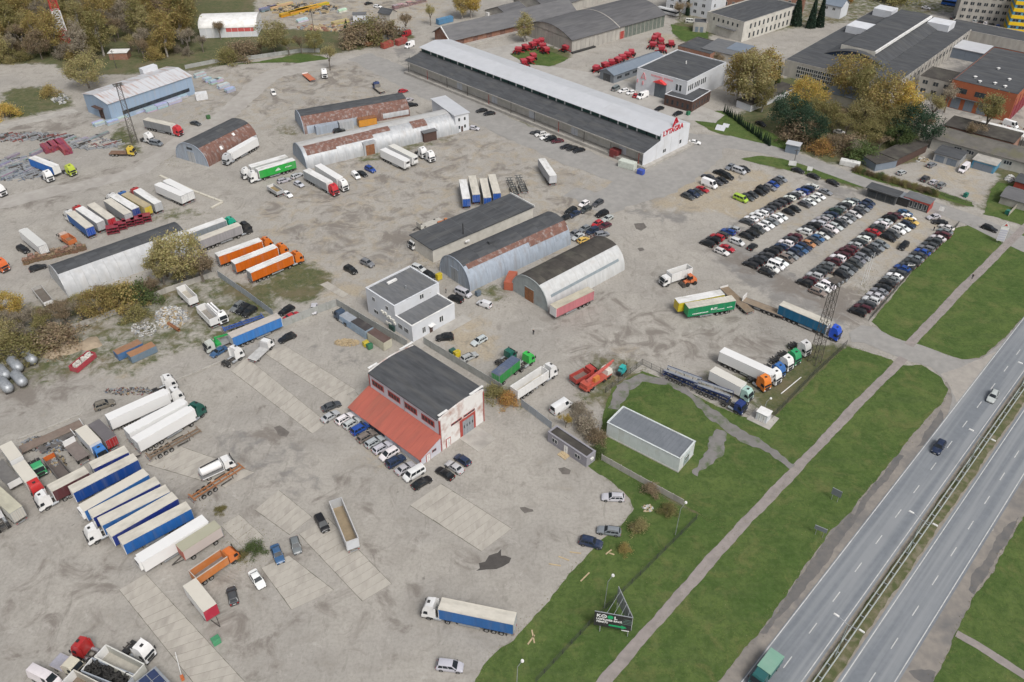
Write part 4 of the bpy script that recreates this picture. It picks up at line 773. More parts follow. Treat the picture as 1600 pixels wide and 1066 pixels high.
MB().prism([(x, zv(x)-.15) for x in xs[::-1]]+[(L*.2, hF+.04), (L*.75, hF+.04)], 18.4, 18.6, 'y').add('vault_end_glazing', b.o, mat('deep blue glazing', (.03,.05,.09), rough=.3))
B(L*.32, L*.62, 22, W-6, hF+2.4, hF+4.4).add('roof_monitor', b.o, M_feltd); B(L*.31, L*.63, 21.8, 22, hF+2.2, hF+4.2).add('monitor_end', b.o, M_cream); B(L*.62, L*.635, 22, W-6, hF+3.2, hF+4.3).add('monitor_glazing', b.o, M_white)
B(4, 14, 52, 62, hF+.06, hF+3.2).add('roof_plant_room', b.o, M_whitewall); B(30, 40, W-12, W-3, hF+.06, hF+3).add('roof_plant_room', b.o, M_whitewall); B(3, 12, W-9, W-1, hF+.06, hF+3.4).add('roof_plant_room', b.o, M_whitewall)
b = Bld('link_block', 'flat-roofed link block joining the factory and the orange building', (1470,62), (1590,66), (1600,35), L=58, W=15, ang=-41); b.walls(6.4, M_greywall); b.flat_roof(6.4, M_feltd, .15, M_greywall); B(40, 56, 2, 13, 6.3, 6.45).add('roof_patch', b.o, mat('green roof patch', (.22,.38,.32), rough=.8))
b = Bld('white_roof_garage', 'garage row with pale sheet roof in the factory yard', (1450,82), (1500,80), (1505,60), L=26, W=13, ang=-41); b.walls(4.4, M_slr); B(-.3, b.L+.3, -.3, b.W+.3, 4.42, 4.7).add('roof', b.o, M_steelroof)
for k in range(4): b.door('a', 1+k*6.2, 5.6+k*6.2, 0, 3.7, M_slr)
b = Bld('orange_building', 'orange-rendered two-storey building with dark flat roof and maroon gates', (1475,166), (1545,184), (1600,140), L=24, W=52, ang=-41); L, W = b.L, b.W
b.walls(11, M_orange, t=.35); b.flat_roof(11, M_feltd, .25, M_feltd)
for k in range(3): b.win('a', 2.5+k*7, 6.5+k*7, 6.4, 8.4, M_darkgreen, 2)
for k in range(3): b.door('a', 2+k*5, 5.4+k*5, .2, 4.2, M_slr)
b.fb('a', 1, 18, 4.6, 4.8, .003, 1.0).add('canopy', b.o, M_feltd)
for k in range(9): b.door('b', 2+k*5.5, 6.2+k*5.5, 0, 5.5, mat('maroon gate', (.25,.035,.05), (.2,.03,.045), rough=.6)); b.fb('b', 1.2+k*5.5, 1.7+k*5.5, 0, 9, .003, .15).add('pilaster', b.o, MATS['maroon gate'])
for x, y in ((6,8),(9,4),(14,6),(18,5),(17,14),(20,30),(10,24)): MB().cyl((x,y,10.7),(x,y,11.4),.4,seg=8).cyl((x,y,11.4),(x,y,11.6),.75,.3,seg=8).add('roof_vent', b.o, M_white)
b = Bld('concrete_block', 'weathered concrete annex against the orange building', (1430,146), (1476,166), (1492,148), L=14, W=14, ang=-41); b.walls(7.5, M_greywall); b.flat_roof(7.5, M_feltb, .1, M_feltb)
for k in range(3):
    for z in (1.2, 4.6): b.win('a', 1.5+k*4.2, 3.6+k*4.2, z, z+1.7, M_greywall, 2)
# --- garages and yards on the right
b = Bld('yellow_brick_garage', 'mossy-roofed brick garage with three small windows under the trees', (1470,214), (1530,230), (1540,205), L=24, W=11, ang=-41); b.walls(4.6, M_brick); B(-.3, b.L+.3, -.3, b.W+.3, 4.62, 4.85).add('roof', b.o, M_feltb)
for k in range(5): b.win('a', 2+k*4.2, 3.9+k*4.2, 2.6, 3.9, M_white, 2)
b = Bld('stable_range', 'long cream range with weathered sheet roof and pairs of windows', (1452,232), (1640,300), (1480,200), L=78, W=12, ang=-41); b.walls(4.2, M_cream); b.gable(4.2, 1.6, mat('weathered brown sheet', (.15,.14,.125), (.11,.105,.095), scale=.4, rough=.9, dirt=(.14,.135,.07), dscale=.15, damt=.8), M_cream, .7)
for k in range(16):
    if k not in (5, 6, 9): b.win('a', 8+k*4.2, 10.6+k*4.2, 1.8, 3.2, M_white, 3)
b = Bld('white_canopy', 'long white sheet canopy roof over parked vans at the right edge', (1522,211), (1584,232), (1590,222), L=24, W=6, ang=-41)
MB().box(0, b.L, 0, 6, 3.6, 3.85).add('roof', b.o, M_white)
for x in (.3, 8, 16, 23.7): MB().cyl((x,.3,0),(x,.3,3.6),.1,seg=6).add('post', b.o, M_chas); MB().cyl((x,5.7,0),(x,5.7,3.6),.1,seg=6).add('post', b.o, M_chas)
def hut(label, a, bb, c, L, W, h, wm, rm, ang=-41, gab=None, door=None, name='shed'):
    b = Bld(name, label, a, bb, c, L=L, W=W, ang=ang); b.walls(h, wm, t=.2)
    if gab: b.gable(h, gab, rm, wm, .35)
    else: B(-.3, b.L+.3, -.3, b.W+.3, h+.002, h+.22).add('roof', b.o, rm)
    if door:
        for (s0, s1) in door: b.door('a', s0, s1, 0, min(2.4, h-.3), M_slr if wm is not M_slr else M_white)
    return b
M_bluep = mat('bright blue gate', (.07,.24,.40), (.09,.28,.42), scale=.5, rough=.6, dirt=(.3,.4,.42), dscale=.5, damt=.5)
hut('grey garage with dark roof on the yard across the road', (1457,251), (1484,259), (1495,247), 8.5, 8, 3.0, M_zinc, M_feltd, gab=.5, door=[(.6,3.6),(4.6,7.8)])
hut('blue-doored garage with broken slate roof beside a white van', (1516,262), (1537,270), (1548,256), 7.5, 9, 3.0, M_bluep, M_greywall, door=[(.6,6.8)])
hut('row of dark lock-ups along the trees, mossy roof', (1366,268), (1395,262), (1375,240), 9, 7, 2.8, M_slr, M_feltb, ang=20)
hut('open-fronted dark lock-up row next to the wooded plot', (1397,262), (1440,238), (1390,246), 20, 6.5, 3.05, M_brown, M_feltb, ang=38)
hut('grey gabled shed with slanting fence at the right edge', (1560,318), (1592,330), (1600,300), 10.5, 9, 2.6, M_greywall, MATS['fibre cement slate'], gab=1.2)
hut('red-walled hut with dark roof at the right edge', (1582,294), (1612,302), (1612,280), 9, 7, 2.6, M_redtrim, M_feltd, gab=1.0)
hut('grey house roof among the yellow trees', (1290,160), (1328,178), (1340,160), 15, 12, 4.2, M_cream, M_slr, gab=2.2, name='house')
hut('row of pale garages behind the trimmed conifers', (1172,175), (1234,150), (1165,162), 30, 7, 2.8, M_whitewall, M_feltb, ang=40)
hut('tiny watchman cabin on legs beside the local road', (1226,238), (1246,238), (1248,226), 4.6, 3.2, 3.2, M_slr, M_steelroof, ang=-30, name='watch_cabin')
hut('dark pitched hut by the timber yard at the top', (592,30), (612,36), (618,25), 7, 6, 3.2, M_greywall, M_feltd, gab=1.8, ang=-30)
hut('small pale site office in the timber yard', (552,33), (569,32), (570,24), 6.5, 4, 3, M_whitewall, M_felt, ang=5)
hut('grey plant hall at the top edge with pallets before it', (570,-6), (660,-6), (660,-30), 34, 16, 7, M_slr, M_felt, ang=0, name='plant_hall')
hut('ruined brick pump hut below the woods', (172,94), (192,94), (192,86), 8, 5, 3, M_brick, M_white, ang=5)
# tall blocks at the top right
b = Bld('tower_block', 'grey panel office tower with rows of windows at the top right', (1492,32), (1575,44), (1590,20), L=30, W=16, ang=-20); b.walls(27, M_greywall); b.flat_roof(27, M_felt, .3)
for k in range(9):
    for j in range(8): b.win('a', 1.5+k*3.1, 3.4+k*3.1, 1.6+j*3.2, 3.2+j*3.2, M_greywall, 2)
b = Bld('striped_block', 'yellow and blue striped block cut by the right edge', (1572,50), (1640,62), (1650,40), L=30, W=16, ang=-20); b.walls(16, M_bluep)
for j in range(5): b.fb('a', -.05, 30, .2+j*3.2, 1.8+j*3.2, .003, .2).add('yellow_band', b.o, mat('yellow cladding', (.75,.50,.02), rough=.5)); b.fb('d', 0, 16, .2+j*3.2, 1.8+j*3.2, .003, .2).add('yellow_band', b.o, MATS['yellow cladding'])
for j in range(4):
    for k in range(8): b.win('a', 1+k*3.6, 3.6+k*3.6, 1.95+j*3.2, 3.2+j*3.2, M_slr, 2)
b.flat_roof(16, M_felt, .3)
b = Bld('fabric_hall', 'white fabric-roofed hall with red banner at the woods edge', (314,60), (397,56), (314,40), L=27, W=17, ang=6); L, W = b.L, b.W
b.walls(4.6, M_whitewall); ring = [(W/2-(W/2+.2)*math.cos(math.pi*i/8), 4.6+3.6*math.sin(math.pi*i/8)**.85) for i in range(9)]
MB().loft([[(x, y, z+.06) for y, z in ring]+[(x, y, z-.1) for y, z in ring[::-1]] for x in (-.2, L+.2)]).add('fabric_roof', b.o, M_white, smooth=50)
for x0 in (.02, L-.22): MB().prism([(y, z-.1) for y, z in ring[::-1]], x0, x0+.2).add('gable', b.o, M_white)
b.fb('a', 12.5, 25.5, 2.6, 4.3, .003, .06).add('banner', b.o, mat('faded red banner', (.55,.09,.09), (.5,.12,.12), rough=.7))
for k in range(9): b.fb('a', k*3, k*3+.15, 0, 4.6, .003, .1).add('wall_rib', b.o, M_white)
b = Bld('villa', 'white gabled house beyond the dark spruces', (1282,24), (1306,30), (1312,18), L=10, W=9, ang=-41); b.walls(6, M_whitewall); b.gable(6, 2.6, M_slr, M_whitewall, .4)
for k in range(2): b.win('a', 1.5+k*4, 3+k*4, 3.6, 5, M_white, 2)
# kiosks of the car dealer
b = Bld('dealer_kiosk', 'dark red kiosk with white-framed panels beside the used cars', (1410,321), (1443,335), (1450,322), L=7.8, W=4.4, ang=-41); b.walls(3.2, mat('dark grey panel', (.10,.105,.11), rough=.6), t=.15); B(-.3, b.L+.3, -.3, b.W+.3, 3.202, 3.35).add('roof', b.o, M_felt)
b.fb('a', -.3, b.L+.3, 2.7, 3.2, .003, .32).add('fascia', b.o, M_redtrim); b.fb('b', -.3, 4.4, 0, 3.2, .003, .05).add('side_panel', b.o, M_redtrim)
for k in range(5): b.win('a', .4+k*1.5, 1.3+k*1.5, .5, 2.5, M_white, 1)
b = Bld('dealer_kiosk', 'black open shelter between the two dealer kiosks', (1390,316), (1412,325), (1418,315), L=5.6, W=3.6, ang=-41); b.walls(2.8, M_black, t=.15); B(-.2, b.L+.2, -.2, b.W+.2, 2.802, 2.95).add('roof', b.o, M_slate)
b = Bld('dealer_kiosk', 'long dark glazed kiosk at the far corner of the used car lot', (1352,307), (1391,318), (1398,307), L=9.6, W=4.2, ang=-41); b.walls(3.2, MATS['dark grey panel'], t=.15); B(-.5, b.L+.5, -.6, b.W+.3, 3.202, 3.4).add('roof', b.o, M_feltd)
for k in range(3): b.win('a', .5+k*3, 3.2+k*3, .4, 2.6, M_black, 2)
b = Bld('substation', 'white transformer box on its concrete pad by the verge fence', (1180,655), (1196,663), (1204,655), L=2.6, W=2.2, ang=-40); b.walls(2.3, M_whitewall, t=.1); B(-.15, b.L+.15, -.15, b.W+.15, 2.302, 2.42).add('roof', b.o, M_white)
B(-1.5, b.L+1.5, -1.3, b.W+1.5, -.1, .1).add('concrete_pad', b.o, M_conc); b.door('a', .4, 1.2, .15, 2.0, M_white); b.door('a', 1.4, 2.2, .15, 2.0, M_white)
b = Bld('solar_shed', 'shed roofed with solar panels at the bottom edge', (188,1085), (220,1100), (240,1050), 3, L=7, W=6.2, ang=-40); b.walls(2.8, M_greywall); B(-.2, b.L+.2, -.2, b.W+.2, 2.802, 2.9).add('roof', b.o, M_galv)
M_solar = mat('solar cell', (.03,.045,.10), (.04,.055,.12), rough=.2)
for i in range(4):
    for j in range(4): B(.1+i*1.72, 1.68+i*1.72, .1+j*1.5, 1.46+j*1.5, 2.95, 3.0).add('solar_panel', b.o, M_solar)
# ------------------------------------------------------------------ vehicles
def wheel_mesh(r, wd, rimm, name='wheel', dual=False):
    m = MB(); m.mi = 0; m.cyl((0,-wd/2,0), (0,wd/2,0), r, seg=16); m.mi = 1
    m.cyl((0,-wd/2-.012,0), (0,wd/2+.012,0), r*.58, seg=12); m.mi = 0; m.cyl((0,-wd/2-.016,0), (0,wd/2+.016,0), r*.2, seg=8)
    return m.mesh(name, M_tyre, rimm, smooth=40)
WH_CAR = wheel_mesh(.33, .22, M_rim); WH_TRK = wheel_mesh(.5, .32, M_rimw); WH_DUAL = wheel_mesh(.5, .62, M_rimw); WH_SML = wheel_mesh(.36, .25, M_chas)
# prototype: list of (part name, mesh, location, colour key or None, [sub-parts])
CARP = {  # L W H belt hood windscreen-base windscreen-top rear-top rear-base deck
 'saloon': (4.65,1.80,1.44,.92,.86,.98,.22,-1.05,-1.72,.97), 'hatchback': (4.15,1.76,1.50,.94,.90,.95,.25,-1.40,-1.92,.95), 'estate': (4.75,1.82,1.48,.93,.88,.98,.25,-1.85,-2.25,.93),
 'off-roader': (4.6,1.88,1.74,1.1,1.06,.95,.32,-1.75,-2.18,1.1), 'people carrier': (4.65,1.84,1.72,1.03,.98,1.35,.45,-1.85,-2.22,1.03), 'minibus': (5.1,1.95,1.98,1.15,1.1,1.75,1.15,-2.3,-2.5,1.15), 'panel van': (5.8,2.05,2.55,1.3,1.2,2.15,1.5,-2.8,-2.88,1.3), 'small van': (4.4,1.8,1.82,1.05,1.0,1.35,.6,-2.0,-2.15,1.05)}
def car_proto(kind):
    Ln, Wd, Hh, belt, hood, wb, wt, rt, rb, deck = CARP[kind]; h = Ln/2; w2 = Wd/2; m = MB()
    st = [(h, .74, .32, hood*.62), (h-.12, .86, .24, hood*.78), (h-.5, .97, .2, hood*.93), (wb+.05, 1, .2, belt), (0, 1, .2, belt), (rb+.1, 1, .2, belt if deck <= belt else deck), (-h+.35, .98, .2, deck), (-h+.06, .9, .26, deck*.93), (-h, .8, .34, deck*.72)]
    rings = []
    for x, k, z0, z1 in st:
        a = w2*k; rings.append([(x,-a*.9,z0),(x,-a,z0+(z1-z0)*.35),(x,-a,z0+(z1-z0)*.72),(x,-a*.93,z1-.01),(x,-a*.5,z1+.02),(x,a*.5,z1+.02),(x,a*.93,z1-.01),(x,a,z0+(z1-z0)*.72),(x,a,z0+(z1-z0)*.35),(x,a*.9,z0)])
    m.loft(rings)
    cw, tw = w2*.93, w2*.74; zb, zt = belt-.03, Hh-.05; xm = (wt+rt)/2
    m.loft([[(rb,-cw,zb),(rb,cw,zb),(wb,cw,zb),(wb,-cw,zb)], [(rt-.03,-tw,zt),(rt-.03,tw,zt),(wt+.03,tw,zt),(wt+.03,-tw,zt)], [(rt+.12,-tw*.86,Hh),(rt+.12,tw*.86,Hh),(wt-.1,tw*.86,Hh),(wt-.1,-tw*.86,Hh)]])
    m.mi = 1
    for x in (h*.64, -h*.6):
        for s in (-1, 1): m.cyl((x, s*(w2-.16), .34), (x, s*(w2+.004), .34), .39, seg=12)
    m.box(-h+.05, h-.05, -w2*.85, w2*.85, .14, .3); m.box(h-.06, h+.015, -w2*.5, w2*.5, .38, hood*.6)
    for s in (-1, 1): m.box(wb-.35, wb-.15, s*(w2*.98) if s > 0 else -w2*.98-.16, s*(w2*.98)+.16 if s > 0 else -w2*.98, belt-.02, belt+.12)
    body = m.mesh('body', M_paint, M_black, smooth=38)
    def lerp4(q, u, v): return q[0].lerp(q[1], u).lerp(q[3].lerp(q[2], u), v)
    def pane(name, q, u0=.07, u1=.93, v0=.08, v1=.9, out=.012):
        q = [Vector(p) for p in q]; n = (q[1]-q[0]).cross(q[3]-q[0]).normalized()
        c = sum(q, Vector())/4
        if n.dot(c-Vector((xm, 0, belt+.1))) < 0: n = -n
        pts = [lerp4(q, *uv)+n*out for uv in ((u0,v0),(u1,v0),(u1,v1),(u0,v1))]
        return MB().quad(pts).quad([p-n*.02 for p in pts][::-1]).mesh(name, M_glass)
    ws = pane('windscreen', [(wb,-cw,zb),(wb,cw,zb),(wt+.03,tw,zt),(wt+.03,-tw,zt)], .05, .95, .06, .97)
    rw = pane('rear_window', [(rb,-cw,zb),(rb,cw,zb),(rt-.03,tw,zt),(rt-.03,-tw,zt)], .08, .92, .12, .92)
    P = [('body', body, (0,0,0), 'c', []), ('windscreen', ws, (0,0,0), None, []), ('rear_window', rw, (0,0,0), None, [])]
    panel = kind in ('panel van', 'small van')
    for s in (-1, 1):
        q = [(wb-.1,s*cw,zb),(rb+.12,s*cw,zb),(rt,s*tw,zt),(wt,s*tw,zt)]
        rngs = ((.06,.27),) if panel else ((.05,.36),(.4,.68),(.71,.95))
        for a, c in rngs: P.append(('side_window', pane('side_window', q, a, c, .1, .86), (0,0,0), None, []))
    for x in (h*.64, -h*.6):
        for s in (-1, 1): P.append(('wheel', WH_CAR, (x, s*(w2-.1), .33), None, []))
    hl = B(-.05, .05, -.2, .2, -.07, .07, .02, .03).mesh('headlight', M_lampw); tl = B(-.04, .04, -.14, .14, -.13, .13).mesh('tail_light', M_lampr); pl = B(-.01, .01, -.26, .26, -.06, .06).mesh('number_plate', M_white)
    for s in (-1, 1): P.append(('headlight', hl, (h-.13, s*w2*.66, hood*.7), None, [])); P.append(('tail_light', tl, (-h+.035, s*w2*.72, deck*.75), None, []))
    P.append(('number_plate', pl, (h+.012, 0, .42), None, [])); P.append(('number_plate', pl, (-h-.005, 0, .6), None, []))
    if kind == 'estate' or kind == 'off-roader':
        for s in (-1, 1): P.append(('roof_rail', MB().beam((rt+.1, s*tw*.9, Hh+.03), (wt-.15, s*tw*.9, Hh+.03), .05).mesh('roof_rail', M_black), (0,0,0), None, []))
    return P
PROTO = {k: car_proto(k) for k in CARP}
def put(proto, name, label, cat, loc, rz, cols, group=None):
    root = thing(name, label, cat, loc, rz, group)
    for nm, me, lc, ck, subs in proto:
        c = cols.get(ck) if ck else None
        o = ob(nm, me, root, lc, color=c)
        for nm2, me2, lc2, ck2 in subs: ob(nm2, me2, o, lc2, color=cols.get(ck2) if ck2 else None)
    return root
CC = {'k': ((.012,.013,.015), 'black'), 'g': ((.055,.06,.066), 'dark grey'), 'm': ((.19,.205,.22), 'mid grey'), 's': ((.45,.46,.475), 'silver'), 'w': ((.75,.75,.745), 'white'), 'b': ((.02,.07,.30), 'blue'), 'n': ((.02,.035,.075), 'navy'), 'r': ((.36,.02,.03), 'red'),
      'o': ((.52,.24,.11), 'tan orange'), 'y': ((.70,.47,.13), 'yellow'), 'l': ((.36,.56,.06), 'lime green'), 'd': ((.085,.02,.03), 'maroon'), 'e': ((.03,.06,.05), 'dark green'), 't': ((.19,.165,.14), 'taupe'), 'B': ((.05,.12,.24), 'steel blue')}
KIND = {'s': 'saloon', 'h': 'hatchback', 'e': 'estate', 'u': 'off-roader', 'p': 'people carrier', 'm': 'minibus', 'v': 'panel van', 'c': 'small van'}
NAMES = {'saloon': 'saloon_car', 'hatchback': 'hatchback_car', 'estate': 'estate_car', 'off-roader': 'off_roader', 'people carrier': 'people_carrier', 'minibus': 'minibus', 'panel van': 'panel_van', 'small van': 'small_van'}
crnd = random.Random(21)
def shade(c):
    k = crnd.uniform(.85, 1.2); return tuple(min(.85, x*k*crnd.uniform(.96, 1.04)) for x in c)
def car(u, v, du, dv, code, where, group=None, kind=None, label=None):
    """car centred at photo point (u, v) heading along (du, dv)"""
    kd = kind or crnd.choice(['saloon', 'estate', 'hatchback', 'off-roader', 'estate', 'hatchback', 'people carrier', 'off-roader'])
    col, cn = CC[code]; p = G(u, v, .7); rz = heading(u, v, du, dv)+crnd.uniform(-.02, .02)
    lb = label or f'{cn} {kd} {where}'
    return put(PROTO[kd], NAMES[kd], lb, 'van' if 'van' in kd or kd == 'minibus' else 'car', (p.x, p.y, 0), rz, {'c': shade(col)}, group)
ORD = ['', '1st', '2nd', '3rd']+[f'{i}th' for i in range(4, 40)]
def row(cars, du, dv, rowname, group):
    for i, c in enumerate(cars):
        k = KIND[c[3]] if len(c) > 3 else None
        car(c[0], c[1], du, dv, c[2], f'{ORD[i+1]} from the lower end of {rowname}', group, k)
UL, LR = (-24, -9), (24, 9.5)
row([(1075,306.5,'g','e'),(1083,303,'n'),(1090,299.5,'g'),(1098,295.5,'r','s'),(1108.5,288.5,'w','v'),(1120,284,'g','e'),(1128.5,281,'k'),(1137,275.5,'k','u')], *LR, 'the outermost lot row', 'used cars in the outermost row')
row([(1106,276,'g'),(1124,269.5,'k','u')], *UL, 'the pair behind the outermost row', 'used cars in the outermost row')
car(1141,260,-18,12,'m','slewed beside the outermost lot row', kind='saloon'); car(1155,267,22,8,'s','in the corner of the outermost lot row', kind='minibus'); car(1163,263.5,22,9,'k','behind the silver minibus in the lot corner', kind='saloon')
row([(1157.5,310.5,'l','m'),(1168,308,'g','e'),(1176,304,'g'),(1187,300.5,'k'),(1192,296,'k','u'),(1203,292.5,'m','e'),(1208.5,288,'b','h'),(1214,283.5,'g'),(1221,279.5,'m','h')], *LR, 'the lime minibus lot row', 'used cars in the second row')
car(1247,266,22,8,'k','first of three strung along the lot road edge', kind='saloon'); car(1271.5,275,22,9,'k','middle of three strung along the lot road edge', kind='saloon'); car(1301.5,285,22,9,'k','last of three strung along the lot road edge', kind='saloon'); car(1290,299.5,22,8,'m','standing alone below the lot road edge', kind='saloon')
row([(1167,346,'g','s'),(1174,341.5,'w'),(1182,337,'w','u'),(1190,333,'w','u'),(1198,329,'m'),(1204,325,'g'),(1211,321,'g'),(1219,317,'g'),(1226,313,'k'),(1234,309,'w'),(1241,305,'g'),(1248,302,'s'),(1254.5,298.5,'b'),(1262,295,'n'),(1269,291,'w')], *UL, 'the third lot row', 'used cars in the third row')
row([(1167,369,'k','e'),(1176,364.5,'k','s'),(1184,359,'g','u'),(1191.5,355,'w','e'),(1199,350.5,'w','e'),(1206,346,'m','s'),(1213,342.5,'w'),(1221,338.5,'w'),(1232.5,331,'k'),(1242,326,'k'),(1257.5,319,'g'),(1265,315,'w'),(1273,310.5,'w'),(1280.5,306.5,'w')], *LR, 'the fourth lot row', 'used cars in the fourth row')
row([(1105,380,'k'),(1114,375,'k'),(1120.5,370.5,'r'),(1129,366.5,'g'),(1138,361.5,'b'),(1146.5,357.5,'s')], *UL, 'the short lot row on bare asphalt', 'used cars in the short row')
row([(1128,393,'w','e'),(1136.5,387.5,'r','s'),(1152,378,'w','p')], *LR, 'the loose trio on bare asphalt', 'used cars in the loose trio'); car(1176,385,18,-13,'k','parked crosswise between the lot rows', kind='hatchback')
row([(1173,413,'k','e'),(1181,408.5,'k'),(1189,403.5,'g'),(1198,398.5,'g','e'),(1205,393.5,'k'),(1213,389,'k'),(1221,384.5,'n'),(1228,380,'w','u'),(1235,374.5,'g','u'),(1242,370,'d'),(1257,361.5,'w','u'),(1264,356.5,'g'),(1271.5,352.5,'k'),(1279,348,'s'),(1285.5,343.5,'s'),(1292.5,339,'m'),(1299,334.5,'n'),(1306,330,'e'),(1313,325.5,'m'),(1319.5,321.5,'g'),(1326,317.5,'w'),(1332.5,313.5,'m')], *UL, 'the fifth lot row', 'used cars in the fifth row')
row([(1198,425.5,'k','u'),(1206,420,'w','u'),(1213,414.5,'w','m'),(1220,409.5,'w','e'),(1228.5,404,'t','p'),(1237,399.5,'m','h'),(1243.5,394,'n','e'),(1251,389.5,'B','e'),(1257,385,'n'),(1264,380.5,'o','h'),(1271,376,'g'),(1278,372,'B','h'),(1285,368,'w','s'),(1292,363.5,'g','e'),(1299,358.5,'w'),(1306,353.5,'s'),(1313,348.5,'g'),(1321,343.5,'s','s'),(1328,339.5,'m'),(1335,335,'w','e'),(1342,330,'g'),(1348,325,'m','s'),(1353,320.5,'n','s'),(1358,316,'n')], *LR, 'the sixth lot row', 'used cars in the sixth row')
row([(1257.5,442,'k','u'),(1265.5,436.5,'d'),(1273,431,'s','u'),(1280,425,'g'),(1288,419.5,'g','e'),(1294,413.5,'m'),(1302,408,'d','u'),(1309,403,'w','u'),(1316,397.5,'d'),(1323,392.5,'d'),(1330,387.5,'d'),(1336.5,382.5,'s'),(1343.5,377.5,'g'),(1350,372.5,'w'),(1357,367.5,'g'),(1364,361.5,'r','s'),(1371,356,'g','u'),(1377,351,'w'),(1383.5,346,'s'),(1390,341,'k','u'),(1398,336,'d')], *UL, 'the seventh lot row', 'used cars in the seventh row')
row([(1278,456,'t','e'),(1286,450,'w','e'),(1294,445.5,'w','p'),(1302,440.5,'m','s'),(1315,430,'k','u'),(1322,423.5,'m'),(1328,417.5,'g','e'),(1336,411.5,'g'),(1342,406,'m'),(1348.5,401,'m'),(1356,395.5,'g','u'),(1363,391,'k'),(1370,386,'m','e'),(1378,381,'m','e'),(1388,371,'k','e'),(1395,365.5,'g','u'),(1403.5,360,'w','u'),(1411,355.5,'w','e'),(1419,350.5,'n','e'),(1424.5,345.5,'y','s'),(1420,339,'w','s'),(1415,332,'B','s')], *LR, 'the eighth lot row', 'used cars in the eighth row')
car(1412,384,-14,13,'k','driving alone down the last lot aisle', kind='off-roader'); car(1459,338.5,-22,4,'s','turned sideways in front of the red kiosk', kind='saloon'); car(1469,347,-22,-3,'k','beside the silver saloon near the red kiosk', kind='saloon')
row([(1340,487,'k','u'),(1348,480.5,'d','e'),(1355,475,'g','e'),(1361,469,'w','u'),(1368,461.5,'s','s'),(1375,455,'m','s'),(1380,448.5,'k','s'),(1387,442,'k','s'),(1393,436,'m','s'),(1398.5,431,'w','s'),(1403.5,425.5,'g','e'),(1410.5,418.5,'b','s'),(1418,414,'g','s'),(1425,409,'g','e'),(1431,403.5,'m','s'),(1436,398,'g','s'),(1441.5,393,'b','s'),(1448,387.5,'m','e'),(1453.5,382.5,'g'),(1459.5,377,'g'),(1466,371.5,'w','s'),(1473,367,'d'),(1477,361.5,'m','s'),(1479,355,'w','s')], *UL, 'the verge fence row', 'used cars along the verge fence')
